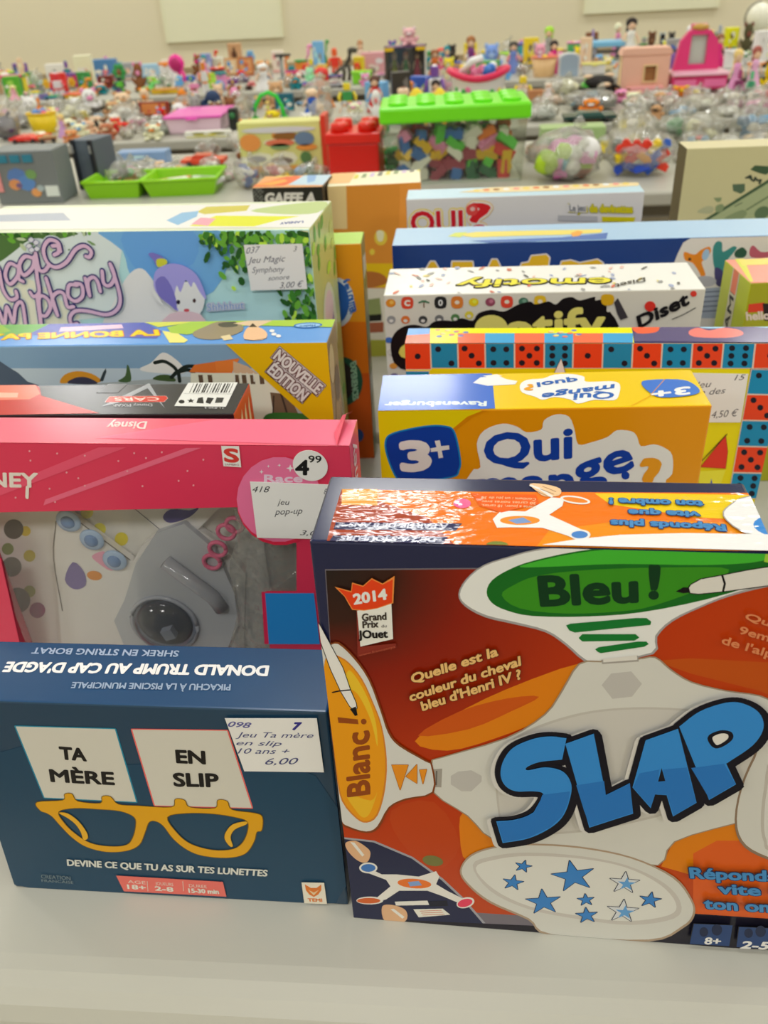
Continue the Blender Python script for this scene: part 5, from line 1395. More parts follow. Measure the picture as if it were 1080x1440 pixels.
def basket(t, w, h, c, c2):
    d = w * .7
    m_ = M(c, .4)
    b_ = MB()
    pr = [(.76, 0), (.8, .02 * h), (1, h), (.94, h), (.74, h * .06), (0.01, h * .06)]
    b_.lathe([(w / 2 * r_, z) for r_, z in pr], m_, seg=24, sy=d / w); b_.build('shell', t)
    MB().tube([(w / 2 * 1.0 * math.cos(i * .2618), d / 2 * math.sin(i * .2618), h) for i in range(25)], h * .05, M(c2, .4), 8).build('rim', t)
    c_ = MB()
    for i in range(8): c_.ell((random.uniform(-w * .26, w * .26), random.uniform(-d * .22, d * .22), h * random.uniform(.8, 1.02)), random.uniform(.1, .16) * w, M(random.choice((c2, (206, 90, 110), (90, 130, 190), (230, 226, 214), (240, 190, 40))), .5), 9, 6, jit=.2)
    c_.build('contents', t, kind='stuff')
def flower(t, w, h, c, c2):
    MB().tube([(0, 0, 0), (0.004, 0, h * .3), (0, 0, h * .55)], w * .05, M((70, 120, 60), .6)).build('stem', t)
    MB().lathe([(w * .25, 0), (w * .25, h * .06), (w * .1, h * .1)], M(c2, .5), seg=16).build('foot', t)
    MB().ell((0, -w * .04, h * .68), (w * .14, w * .12, h * .12), M(c2, .5)).build('centre', t)
    for k in range(6):
        q = k * math.pi / 3
        MB().ell((w * .3 * math.cos(q), 0, h * .68 + h * .2 * math.sin(q)), (w * .2, w * .08, h * .12), M(c, .6)).build('petal', t)
def dino(t, w, h, c, c2):
    m_ = M(c, .5)
    MB().tube([(-w * .5, 0, h * .2), (-w * .3, 0, h * .32), (0, 0, h * .45), (w * .18, 0, h * .65), (w * .22, 0, h * .85)], w * .06, m_, 10, w * .12).build('body', t)
    hd = MB().ell((w * .34, 0, h * .9), (w * .22, w * .12, h * .08), m_).build('head', t)
    MB().ell((w * .4, 0, h * .83), (w * .16, w * .09, h * .03), M(c2, .5)).build('jaw', hd)
    for sx in (-.12, .12):
        for s in (-1, 1):
            MB().tube([(sx * w, s * w * .1, h * .45), (sx * w + w * .05, s * w * .13, h * .22), (sx * w, s * w * .13, 0)], w * .085, m_, 8, w * .055).build('leg', t)
def house(t, w, h, c, c2, d=None):
    d = d or w * .45
    t1 = w * .06
    b_ = MB()
    hole = [(-w * .02, h * .30), (w * .22, h * .30), (w * .22, h * .62), (-w * .02, h * .62)]
    b_.prism([(-w / 2, 0), (w / 2, 0), (w / 2, h * .86), (-w / 2, h * .86)], -d / 2, -d / 2 + t1, M(c, .5), [hole])
    b_.build('front_wall', t)
    MB().box((0, d / 2 - t1 / 2, h * .43), (w, t1, h * .86), M(tuple(int(v * .8) for v in c), .5)).build('rear_wall', t)
    for s in (-1, 1): MB().box((s * (w / 2 - t1 / 2), 0, h * .43), (t1, d - 2 * t1 - .002, h * .85), M(c2, .5)).build('side_wall', t)
    MB().prism([(-w * .54, h * .86), (w * .54, h * .86), (w * .48, h), (-w * .48, h)], -d * .56, d * .56, M(c, .5)).build('roof', t)
    wn = MB().prism([(-w * .05, h * .27), (w * .25, h * .27), (w * .25, h * .65), (-w * .05, h * .65)], -d / 2 - .006, -d / 2, M(c2, .5), [hole]).build('window', t)
    MB().box((w * .1, -d / 2 + t1 * 1.4, h * .46), (w * .24, .004, h * .33), M((150, 104, 60), .6)).build('pane', wn)
    MB().box((0, -d / 2 - .012, h * .12), (w * .8, .024, h * .16), M((232, 150, 150), .5)).build('porch', t, bevel=.004)
KINDS = {'plush': (plush, 'plush_toy', 'soft toy'), 'doll': (doll, 'toy_doll', 'doll'), 'figure': (figure, 'toy_figure', 'toy figure'), 'crate': (crate, 'toy_box', 'toy box'), 'bag': (bag, 'toy_bag', 'bag of toys'),
         'tub': (tub, 'storage_tub', 'tub'), 'car': (car, 'toy_car', 'toy vehicle'), 'frame': (frame, 'picture_book', 'picture book'), 'ball': (ball, 'ball', 'ball'), 'basket': (basket, 'basket', 'basket'),
         'flower': (flower, 'toy_flower', 'toy'), 'dino': (dino, 'toy_dinosaur', 'toy animal'), 'house': (house, 'doll_house', 'doll house')}
REG = []
def put(kind, x0, x1, yt, Y, c, c2, label, rz=0.0, zb=None, **k):
    Y = farY(Y)
    X, w_, h_ = spot(x0, x1, yt, Y)
    fn, name, cat = KINDS[kind]
    z = TZ
    if zb is not None:
        z = TZ + zb; h_ = max(.02, h_ - zb)
    t = thing(name, label, cat, X, Y, z, rz)
    REG.append((X, Y, w_, label, True))
    if kind == 'bag': fn(t, w_, h_, c, **k)
    else: fn(t, w_, h_, c, c2, **k)
    return t
JUNK = ((190, 180, 170), (120, 116, 110), (70, 66, 64), (206, 196, 186), (150, 120, 96), (200, 90, 70), (90, 120, 160))
BRIGHT = ((214, 60, 50), (236, 190, 40), (50, 110, 190), (60, 160, 80), (226, 120, 160), (230, 226, 216))
PALE_ = ((214, 206, 190), (190, 190, 186), (226, 222, 214), (160, 156, 150), (206, 170, 140))

# ------------------------------------------------------------------ second row: the large things
# clear tote of bricks with a green studded lid
tx0, tx1 = at_z(548, 262, TZ), at_z(733, 254, TZ)
TW = (tx1 - tx0).length; ang = math.atan2((tx1 - tx0).y, (tx1 - tx0).x)
TD = TW * .55
yf = (tx0.y + tx1.y) / 2
ht = at_y(640, 172, yf - .012).z - TZ
hl = at_y(640, 148, yf - .012).z - TZ - ht
mid = (tx0 + tx1) / 2; nn = Vector((-math.sin(ang), math.cos(ang), 0))
tote = thing('storage_tub', 'clear storage tote full of coloured bricks with a bright green studded lid', 'tub', *(mid + nn * TD / 2).xy, rz=ang)
wl = M((225, 228, 220), .12, 'glass')
b_ = MB(); a_, b2 = TW / 2, TW / 2 * 1.06; e_, g_ = TD / 2, TD / 2 * 1.06
outer = [(-a_, -e_, 0), (a_, -e_, 0), (b2, -g_, ht), (-b2, -g_, ht), (-a_, e_, 0), (a_, e_, 0), (b2, g_, ht), (-b2, g_, ht)]
b_.add(outer, [(0, 1, 2, 3), (1, 5, 6, 2), (5, 4, 7, 6), (4, 0, 3, 7)], wl); b_.build('tub_body', tote, 'clear plastic walls', fixn=False)
MB().box((0, 0, .003), (TW * .98, TD * .98, .006), M((196, 200, 196), .3)).build('tub_floor', tote)
LG_ = M((108, 214, 22), .3)
lid = MB().box((0, 0, ht + hl / 2), (TW * 1.11, TD * 1.11, hl), LG_).build('lid', tote, 'bright green lid', bevel=.007)
for i in range(5):
    for j in range(3):
        MB().lathe([(TW * .07, 0), (TW * .07, .006), (TW * .064, .008)], LG_, ((-2 + i) * TW * .21, (-1 + j) * TD * .31, ht + hl), 20).build('stud', lid)
BRC = [((226, 216, 206), 'white'), ((226, 140, 180), 'pink'), ((226, 216, 206), 'white'), ((206, 60, 60), 'red'), ((40, 100, 66), 'dark green'), ((226, 140, 180), 'pink'), ((226, 176, 40), 'yellow'), ((60, 110, 180), 'blue'), ((90, 190, 70), 'light green'), ((228, 120, 50), 'orange'), ((150, 60, 80), 'maroon')]
def brick_mesh(c, nx, ny, s=.016):
    m_ = M(c, .3); b_ = MB().box((0, 0, s * .5), (nx * s, ny * s, s), m_); return b_
_proto = {}
def brick(c, cn, loc, rot, label, group, nx=2, ny=1, s=.03):
    key = (c, nx, ny, s)
    if key not in _proto:
        root = empty('toy_brick', loc, label, 'toy brick', group)
        MB().box((0, 0, 0), (nx * s, ny * s, s * .9), M(c, .3)).build('block', root, bevel=.0012)
        for i in range(nx):
            for j in range(ny):
                MB().lathe([(s * .3, 0), (s * .3, s * .18)], M(c, .3), ((i - (nx - 1) / 2) * s, (j - (ny - 1) / 2) * s, s * .45), 10).build('stud', root)
        _proto[key] = root
    else:
        src = _proto[key]
        root = src.copy(); COL.objects.link(root)
        for ch in src.children:
            q = ch.copy(); COL.objects.link(q); q.parent = root
        root.location = loc
        root['label'] = label; root['group'] = group
    root.rotation_euler = rot
    return root
TM = Matrix.Rotation(ang, 3, 'Z')
cols_x, cols_z = 7, 5
for k in range(cols_x):
    for z_ in range(cols_z):
        for y_ in range(3):
            c, cn = random.choice(BRC)
            nx = random.choice((1, 2, 2))
            p = Vector(((k + .5 - cols_x / 2) * TW * .124 + random.uniform(-.004, .004), -TD * .5 + .03 + y_ * .04, .02 + z_ * (ht - .03) / 5 + random.uniform(0, .003)))
            q = TM @ p + tote.location
            brick(c, cn, q, (random.uniform(-.5, .5), random.choice((0, .5, -.6, 1.57, .9)) + random.uniform(-.2, .2), ang + random.uniform(-.35, .35)), '%s toy brick inside the clear green-lidded tote' % cn, 'bricks in the green-lidded tote', nx, 1, random.choice((.024, .028)))
# red brick-shaped box
X, w_, h_ = spot(461, 538, 178, 2.42)
t = thing('storage_tub', 'red brick-shaped storage box with round knobs on its lid', 'tub', X, 2.42, rz=-.03)
d_ = w_ * .95; RM = M((196, 22, 14), .3)
MB().box((0, 0, h_ * .38), (w_ * .92, d_ * .92, h_ * .76), RM).build('tub_body', t, bevel=.004)
l_ = MB().box((0, 0, h_ * .86), (w_, d_, h_ * .2), M((206, 30, 18), .28)).build('lid', t, bevel=.004)
for i in (-1, 1):
    for j in (-1, 1): MB().lathe([(w_ * .17, 0), (w_ * .17, h_ * .13), (w_ * .15, h_ * .16)], M((206, 34, 20), .28), (i * w_ * .25, j * d_ * .25, h_ * .96), 20).build('knob', l_)
# printed game box with red spine
t = put('crate', 336, 452, 168, 2.56, (206, 206, 130), (230, 150, 60), 'yellow-green picture box with a red spine, left of the red brick box', d=.07)
pr = MB()
_, w_, h_ = spot(336, 452, 168, 2.56)
for x, z, rx, rz_, c in ((-.36, .62, .13, .17, (230, 140, 70)), (.0, .6, .18, .07, (206, 110, 80)), (0, .53, .12, .06, (120, 150, 100)), (.3, .66, .12, .14, (96, 120, 150)), (.32, .5, .13, .06, (226, 140, 60)), (-.3, .3, .12, .06, (150, 150, 150)), (0, .25, .14, .07, (120, 110, 100)), (.3, .3, .07, .12, (80, 120, 70)), (0, .85, .46, .06, (200, 200, 206))):
    pr.add([(x * w_ + rx * w_ * math.cos(q * .5236), -.035 - .0045, z * h_ + rz_ * h_ * math.sin(q * .5236)) for q in range(12)], [tuple(range(12))], M(c, .4))
pr.build('picture_print', t)
MB().box((w_ / 2 + .008, 0, h_ * .55), (.014, .074, h_ * 1.06), M((200, 50, 30), .4)).build('spine', t, 'red spine')
# grey toy case at far left
X, w_, h_ = spot(-8, 84, 207, 2.30)
t = thing('toy_box', 'large grey toy box with a small picture, leftmost on the second table', 'toy box', X, 2.30, rz=-.02)
MB().box((0, 0, h_ / 2), (w_, .10, h_), M((112, 118, 120), .45)).build('carton', t, bevel=.003)
f2 = MB()
for k in range(3): f2.box((-w_ * .28 + k * .034, -.052, h_ * .86), (.026, .004, h_ * .14), M((40, 120, 146), .4))
f2.build('window_strip', t)
f2 = MB()
for x, z, rx, c, e in ((-.12, .52, .16, (84, 120, 180), 0), (.0, .4, .14, (86, 130, 190), 1), (.1, .56, .09, (110, 150, 90), 2), (-.18, .38, .1, (206, 140, 90), 3), (-.12, .36, .05, (110, 90, 130), 4), (.12, .22, .08, (214, 150, 90), 5), (.2, .3, .06, (160, 176, 180), 6)):
    f2.add([(x * w_ + rx * w_ * math.cos(q * .785), -.0505 - e * .0003, z * h_ + rx * .8 * w_ * math.sin(q * .785)) for q in range(8)], [tuple(range(8))], M(c, .4))
f2.build('picture_print', t)
MB().box((w_ * .37, -.0515, h_ * .24), (w_ * .2, .002, h_ * .2), M((206, 214, 210), .5)).build('price_label', t, 'white price label')
MB().box((-w_ * .44, -.052, h_ * .5), (w_ * .12, .004, h_ * .5), M((226, 140, 140), .5)).build('pink_panel', t, 'pink panel')
X2, w2, h2 = spot(86, 122, 203, 2.33)
t = thing('toy_case', 'dark slate case with two black straps, right of the large grey toy box', 'case', X2 + .006, 2.44, rz=-.3)
MB().box((0, 0, h2 / 2), (w2, .09, h2), M((84, 94, 106), .5)).build('body', t, bevel=.003)
for s in (-1, 1):
    so_ = MB().box((s * w2 * .42, -.048, h2 * .5), (w2 * .16, .008, h2 * 1.0), M((24, 28, 38), .5)).build('strap', t)
    MB().box((s * w2 * .42, -.053, h2 * .82), (w2 * .06, .004, h2 * .16), M((150, 150, 150), .4)).build('buckle', so_)
# lime trays
def tray(x0, x1, y0, y1, label, rz):
    A, B = at_z(x0, y1, TZ), at_z(x1, y1, TZ)
    Cc = at_z((x0 + x1) / 2, y0, TZ + .03)
    w_ = (B - A).length; d_ = max(.14, Cc.y - A.y)
    t = thing('tray', label, 'tray', (A.x + B.x) / 2, A.y + d_ / 2 + .004, rz=rz)
    g_ = M((128, 190, 14), .35); g2 = M((140, 204, 20), .35)
    b_ = MB(); h_ = .042; s_ = .86
    o_ = [(-w_ / 2 * s_, -d_ / 2 * s_, 0), (w_ / 2 * s_, -d_ / 2 * s_, 0), (w_ / 2, -d_ / 2, h_), (-w_ / 2, -d_ / 2, h_), (-w_ / 2 * s_, d_ / 2 * s_, 0), (w_ / 2 * s_, d_ / 2 * s_, 0), (w_ / 2, d_ / 2, h_), (-w_ / 2, d_ / 2, h_)]
    i_ = [(x * .95, y * .95, max(z, .004)) for x, y, z in o_]
    b_.add(o_ + i_, [(0, 1, 2, 3), (1, 5, 6, 2), (5, 4, 7, 6), (4, 0, 3, 7), (0, 4, 5, 1), (8, 11, 10, 9), (9, 10, 14, 13), (13, 14, 15, 12), (12, 15, 11, 8), (8, 9, 13, 12), (3, 2, 10, 11), (2, 6, 14, 10), (6, 7, 15, 14), (7, 3, 11, 15)], g_).build('tray_body', t)
    MB().tube([(-w_ / 2, -d_ / 2, h_), (w_ / 2, -d_ / 2, h_), (w_ / 2, d_ / 2, h_), (-w_ / 2, d_ / 2, h_), (-w_ / 2, -d_ / 2, h_)], .004, g2).build('rim', t)
    return t
tr1 = tray(120, 196, 257, 282, 'lime green tray with a bag of toys in it, left of its twin', -.03)
tr2 = tray(202, 300, 244, 279, 'lime green tray with flat packets in it, right of its twin', .05)
def rest(tr, dz): return tr.location.x, tr.location.y, TZ + dz
x, y, z = rest(tr1, .006)
t = thing('toy_bag', 'clear bag of small toys lying in the left lime tray', 'bag of toys', x + .015, y + .01, z)
bag(t, .10, .08, JUNK + ((60, 160, 70),), d=.075, n=12)
t = thing('ball', 'small bright green ball in the left lime tray', 'ball', x - .045, y - .035, z); ball(t, .034, .034, (40, 170, 60), (120, 220, 120))
x, y, z = rest(tr2, .006)
for k, (dx, rz_, c, c2, lb) in enumerate(((-.03, .5, (226, 150, 110), (230, 226, 220), 'orange and white flat packet lying in the right lime tray'), (.05, -.3, (206, 206, 206), (60, 60, 66), 'pale flat packet with a dark picture in the right lime tray'))):
    t = thing('toy_packet', lb, 'packet', x + dx, y, z + .012, rz=rz_)
    MB().box((0, 0, .006), (.10, .06, .012), M(c, .25)).build('packet', t, bevel=.003)
    MB().box((.01, 0, .0125), (.05, .034, .001), M(c2, .3)).build('picture', t)
put('crate', 166, 236, 211, 2.74, (120, 150, 190), (170, 190, 210), 'long pale blue box behind the lime trays', d=.06)
put('car', 256, 316, 216, 2.66, (206, 70, 40), (190, 60, 40), 'orange toy vehicle behind the right lime tray')
put('bag', 326, 362, 218, 2.36, ((206, 50, 50), (40, 80, 160), (226, 220, 216)), None, 'clear bag of red, white and blue toys right of the lime trays', d=.09)
put('bag', 366, 410, 222, 2.40, ((206, 170, 40), (180, 60, 50), (226, 206, 190)), None, 'bag of yellow and red bits in front of the yellow-green picture box', d=.08)
put('bag', 412, 458, 226, 2.40, ((120, 150, 180), (206, 180, 40), (80, 120, 80)), None, 'bag of blue and yellow bits by the red spine', d=.08)
put('bag', 750, 850, 173, 2.34, ((226, 120, 190), (232, 150, 200), (170, 206, 40), (226, 220, 226), (190, 110, 80), (130, 190, 210)), None, 'big clear bag of pink, lime and white toys right of the green-lidded tote', d=.2, n=26)
# bag of blocks: each block is its own thing
bgt = put('bag', 856, 950, 176, 2.38, ((30, 60, 40), (60, 60, 50)), None, 'clear bag of red, yellow and blue blocks beside the cream banknote box', d=.17, n=5)
_, w_, h_ = spot(856, 950, 176, 2.38)
for k in range(15):
    c, cn = ((30, 70, 180), 'blue') if k in (0, 1, 2, 8) else random.choice((((236, 150, 30), 'orange'), ((240, 190, 20), 'yellow'), ((206, 50, 30), 'red'), ((30, 80, 170), 'blue')))
    i, j = k % 5, k // 5
    p = Vector(((i - 2) * w_ * .145, -.062 + abs(i - 2) * .010, .022 + j * h_ * .22))
    brick(c, cn, bgt.location + p, (random.uniform(-.3, .3), random.uniform(-.9, .9), random.uniform(-.3, .3)), '%s building block in the clear bag beside the cream banknote box' % cn, 'blocks in the clear bag', 2, 1, .019)
t = put('crate', 760, 850, 176, 2.74, (150, 176, 120), (206, 206, 196), 'pale green box behind the bag of pink toys', d=.08)
put('bag', 956, 1000, 182, 2.62, ((206, 60, 50), (60, 140, 90), (110, 150, 180), (230, 180, 60)), None, 'clear bag of red and green toys above the cream banknote box', d=.1)
put('bag', 1000, 1046, 186, 2.58, ((236, 234, 232), (220, 220, 222)), None, 'bright white bag above the middle of the cream banknote box', d=.1)
put('bag', 1044, 1100, 184, 2.64, ((206, 180, 140), (230, 160, 130), (130, 130, 120)), None, 'bag of beige and salmon toys at the right edge above the banknote box', d=.1)

# ------------------------------------------------------------------ third row
put('bag', -12, 20, 160, 3.30, ((60, 40, 90), (40, 36, 90), (190, 60, 90)), None, 'dark purple bag at the left edge of the third table', d=.1, clear=(120, 110, 150))
put('bag', 20, 46, 150, 3.62, ((140, 150, 170), (170, 176, 180)), None, 'clear bag of grey-blue toys behind the purple bag', d=.12)
put('car', 15, 58, 189, 3.22, (206, 40, 34), (220, 90, 80), 'flat red toy car near the left edge of the third table')
put('basket', 37, 78, 159, 3.42, (236, 190, 20), (226, 176, 20), 'yellow basket of toys on the left of the third table')
put('doll', 74, 92, 160, 3.30, (190, 150, 196), (220, 190, 120), 'small doll in lilac right of the yellow basket')
put('bag', 84, 122, 143, 3.66, ((226, 220, 160), (220, 200, 60), (206, 206, 180)), None, 'clear bag of cream and yellow toys behind the lilac doll', d=.14)
put('plush', 86, 112, 182, 3.20, (206, 140, 90), (226, 176, 130), 'orange-brown soft toy in front of the lilac doll')
put('plush', 110, 136, 168, 3.34, (230, 180, 150), (236, 206, 186), 'peach soft toy in the middle of the soft-toy heap')
put('plush', 134, 164, 172, 3.22, (176, 110, 80), (232, 190, 160), 'brown soft toy with pale muzzle at the right of the soft-toy heap')
put('plush', 148, 172, 160, 3.52, (222, 214, 204), (236, 226, 214), 'white soft toy above the brown soft toy')
put('plush', 124, 146, 150, 3.76, (70, 66, 60), (100, 96, 90), 'dark grey soft toy behind the soft-toy heap')
put('bag', 154, 194, 142, 3.64, ((230, 222, 216), (220, 216, 210)), None, 'white bag left of the dark red book', d=.14)
put('frame', 194, 236, 143, 3.74, (130, 40, 30), (196, 120, 60), 'dark red picture book leaning at the back of the third table')
put('bag', 196, 240, 166, 3.28, ((150, 160, 150), (120, 130, 124), (180, 186, 180)), None, 'clear bag of grey-green toys in front of the dark red book', d=.12)
t = put('tub', 241, 321, 156, 3.36, (226, 190, 206), (244, 90, 180), 'pale pink tub with a bright pink lid', d=.24)
put('crate', 262, 326, 196, 3.185, (214, 214, 204), (206, 196, 40), 'low white carton with a yellow mark below the pink-lidded tub', d=.03)
put('plush', 244, 260, 138, 3.84, (206, 120, 60), (220, 160, 110), 'orange soft toy behind the pink lid')
t = thing('toy_armchair', 'small navy blue toy armchair behind the pink-lidded tub', 'toy furniture', *spot(283, 306, 128, 3.78)[:1], 3.78)
_, w_, h_ = spot(283, 306, 128, 3.78); nv = M((34, 56, 92), .7)
MB().box((0, 0, h_ * .2), (w_, .08, h_ * .4), nv).build('seat', t, bevel=.008)
MB().ell((0, .035, h_ * .55), (w_ * .5, .025, h_ * .45), nv).build('backrest', t)
for s in (-1, 1): MB().box((s * w_ * .44, 0, h_ * .32), (w_ * .14, .085, h_ * .6), nv).build('armrest', t, bevel=.006)
t = thing('loudspeaker', 'narrow black and green loudspeaker right of the pink-lidded tub', 'loudspeaker', spot(321, 333, 152, 3.3)[0], 3.3)
_, w_, h_ = spot(321, 333, 152, 3.3)
MB().box((0, 0, h_ / 2), (w_, .04, h_), M((24, 30, 26), .5)).build('cabinet', t, bevel=.003)
MB().lathe([(w_ * .36, 0), (w_ * .3, .004)], M((40, 110, 60), .5), (0, -.022, h_ * .7), 16, rot=Matrix.Rotation(R(90), 3, 'X')).build('cone', t)
t = thing('toy_arch', 'bright green plastic arch above the yellow-green picture box', 'toy', spot(352, 398, 128, 3.5)[0], 3.5)
_, w_, h_ = spot(352, 398, 128, 3.5)
MB().tube([(-w_ * .46, 0, .004), (-w_ * .4, 0, h_ * .5), (-w_ * .2, 0, h_ * .86), (w_ * .05, 0, h_ * .95), (w_ * .28, 0, h_ * .8), (w_ * .42, 0, h_ * .45), (w_ * .46, 0, .004)], w_ * .06, M((40, 190, 50), .4), 10).build('arch', t)
for s in (-1, 1): MB().box((s * w_ * .46, 0, .006), (w_ * .16, .05, .012), M((36, 170, 50), .4)).build('foot', t)
put('crate', 386, 412, 131, 3.74, (20, 90, 110), (60, 150, 160), 'dark teal box behind the green arch')
put('doll', 369, 382, 142, 3.6, (226, 214, 120), (206, 180, 90), 'small doll in pale yellow under the green arch')
put('plush', 418, 442, 158, 3.34, (226, 216, 206), (236, 226, 216), 'cream soft toy left of the red brick box knobs')
put('doll', 474, 494, 142, 3.42, (206, 204, 196), (150, 150, 150), 'doll in white standing behind the red brick box')
put('bag', 484, 512, 156, 3.26, ((206, 206, 196), (190, 190, 184)), None, 'clear bag of white toys above the red knobs', d=.1)
put('doll', 512, 540, 106, 3.6, (180, 44, 40), (84, 50, 40), 'red-dressed doll with dark brown hair left of the tall display box')
put('plush', 518, 538, 124, 3.38, (226, 216, 214), (206, 120, 120), 'white soft toy at the red doll\u2019s feet')
for k, (x0, x1, lb) in enumerate(((571, 600, 'round yellow toy dome behind the green lid, left of two'), (605, 632, 'round yellow toy dome behind the green lid, right of two'))):
    X, w_, h_ = spot(x0, x1, 123, 3.24)
    t = thing('toy_dome', lb, 'toy', X, 3.24, group='yellow domes'); Y_ = M((244, 190, 10), .35)
    MB().lathe([(w_ * .42, 0), (w_ * .5, h_ * .3), (w_ * .46, h_ * .6), (w_ * .34, h_ * .85), (w_ * .12, h_ * .98), (.001, h_)], Y_, seg=22).build('dome', t)
    MB().lathe([(w_ * .53, 0), (w_ * .53, h_ * .12), (w_ * .45, h_ * .14)], M((226, 160, 20), .4), seg=22).build('foot_ring', t)
put('doll', 600, 625, 112, 3.52, (206, 160, 130), (36, 24, 20), 'dark-haired doll behind the yellow domes')
# white and crimson bucket
X, w_, h_ = spot(630, 716, 80, 3.38)
t = thing('toy_bucket', 'white toy bucket with a crimson rim and mixed bricks, behind the green lid', 'bucket', X, 3.38)
MB().lathe([(w_ * .34, 0), (w_ * .37, h_ * .1), (w_ * .46, h_ * .72), (w_ * .48, h_ * .74), (w_ * .44, h_ * .74), (w_ * .33, h_ * .1), (.001, h_ * .08)], M((214, 212, 214), .35), seg=28, sy=.7).build('bucket_body', t)
MB().tube([(w_ * .48 * math.cos(i * .2618), w_ * .336 * math.sin(i * .2618), h_ * .74 + .012 * math.cos(i * .5236)) for i in range(25)], h_ * .06, M((206, 30, 80), .35), 10).build('rim', t, 'crimson rim')
p_ = MB()
for i in range(14): p_.ell((w_ * .36 * math.cos(-.2 - i * .2) * 1.07, -w_ * .252 * math.sin(.2 + i * .2) * 1.07 - .004, h_ * random.uniform(.2, .55)), (w_ * .06, .006, w_ * .05), M(random.choice(BRIGHT), .4), 8, 6)
p_.build('picture_print', t)
MB().tube([(-w_ * .3, -.02, h_ * .72), (-w_ * .12, -.06, h_ * .96), (w_ * .05, -.04, h_)], w_ * .06, M((226, 224, 228), .4), 8).build('handle', t)
c_ = MB()
for i in range(12): c_.ell((random.uniform(-.3, .3) * w_, random.uniform(-.15, .15) * w_, h_ * random.uniform(.74, .84)), w_ * random.uniform(.06, .1), M(random.choice(BRIGHT), .45), 9, 6, jit=.2)
c_.build('contents', t, kind='stuff')
put('bag', 722, 744, 120, 3.4, ((226, 190, 160), (206, 150, 110), (230, 220, 210)), None, 'bag of beige toys right of the green lid', d=.1)
put('crate', 742, 764, 126, 3.56, (176, 120, 80), (206, 160, 110), 'small tan box behind the bag of pink toys')
put('doll', 762, 782, 116, 3.72, (216, 206, 206), (206, 190, 176), 'doll in a white dress below the grey wardrobe board')
put('bag', 738, 786, 142, 3.26, ((200, 206, 206), (60, 90, 80), (226, 226, 222)), None, 'clear bag of white and dark green toys over the pink toy bag', d=.12)
put('bag', 796, 872, 124, 3.46, ((60, 60, 58), (90, 90, 86), (40, 130, 170), (130, 130, 126)), None, 'clear bag of black toys with a blue piece in front of the pink house', d=.2, n=18)
put('car', 792, 866, 156, 3.2, (30, 60, 56), (44, 80, 76), 'dark green toy vehicle lying in front of the black toy bag')
put('bag', 878, 926, 130, 3.34, PALE_, None, 'clear bag of pale toys below the pink doll house', d=.14)
put('bag', 922, 962, 132, 3.3, ((176, 120, 96), (206, 190, 176)), None, 'clear bag with a brown toy, middle of the right end of the third table', d=.13)
put('bag', 958, 1016, 130, 3.36, ((206, 200, 184), (190, 186, 170), (226, 220, 200)), None, 'long shiny clear bag of cream parts below the magenta vanity', d=.16)
put('bag', 1012, 1052, 124, 3.42, PALE_, None, 'crumpled clear bag right of the long shiny bag', d=.14)
put('bag', 1048, 1100, 118, 3.4, ((70, 66, 66), (206, 60, 70), (206, 200, 190)), None, 'clear bag with dark and red toys at the right edge of the third table', d=.16)
# pink doll house and magenta vanity
put('house', 875, 942, 66, 3.78, (232, 170, 150), (226, 190, 140), 'pink and peach doll house with one brown window')
X, w_, h_ = spot(950, 1028, 34, 3.8)
t = thing('toy_vanity', 'magenta toy vanity with a grey mirror and gold crest', 'toy furniture', X, 3.8); MG = M((206, 50, 116), .35); MP = M((232, 110, 160), .35)
MB().box((0, 0, h_ * .16), (w_, .14, h_ * .22), MG).build('drawer_block', t, bevel=.004)
MB().box((0, -.005, h_ * .29), (w_ * 1.04, .16, h_ * .05), M((236, 170, 190), .3)).build('table_top', t, bevel=.004)
mh = [(w_ * .14 * math.cos(i * .2618), h_ * .62 + h_ * .2 * math.sin(i * .2618)) for i in range(24)]
fr_ = MB().prism([(-w_ * .42, h_ * .31), (w_ * .42, h_ * .31), (w_ * .34, h_ * .75), (w_ * .2, h_ * .9), (0, h_ * .95), (-w_ * .2, h_ * .9), (-w_ * .34, h_ * .75)], .02, .05, MG, [[(-w_ * .16, h_ * .4), (w_ * .16, h_ * .4), (w_ * .15, h_ * .84), (-w_ * .15, h_ * .84)]]).build('mirror_frame', t)
MB().box((0, .04, h_ * .62), (w_ * .33, .006, h_ * .46), M((170, 186, 176), .15)).build('mirror', fr_)
MB().ell((0, .03, h_ * .95), (w_ * .16, .02, h_ * .055), M((176, 140, 60), .4)).build('crest', t, 'gold crest')
for s in (-1, 1): MB().box((s * w_ * .27, -.072, h_ * .15), (w_ * .4, .006, h_ * .12), MP).build('drawer', t, bevel=.002)
for x0, x1, yt, Y, c, c2, kd, lb in (
    (1028, 1054, 68, 3.62, (226, 150, 196), (230, 190, 120), 'doll', 'doll in a lilac-pink gown right of the magenta vanity'),
    (1054, 1080, 64, 3.72, (222, 170, 206), (150, 80, 70), 'doll', 'doll in a pale mauve gown at the right edge'),
    (1074, 1100, 84, 3.58, (244, 190, 20), (120, 90, 30), 'plush', 'yellow soft toy cut by the right edge'),
    (1034, 1050, 98, 3.47, (120, 40, 90), (150, 60, 110), 'figure', 'small dark purple figure below the lilac-pink gown'),
    (1052, 1066, 100, 3.5, (60, 150, 110), (90, 180, 130), 'figure', 'small green figure below the pale mauve gown')):
    put(kd, x0, x1, yt, Y, c, c2, lb)

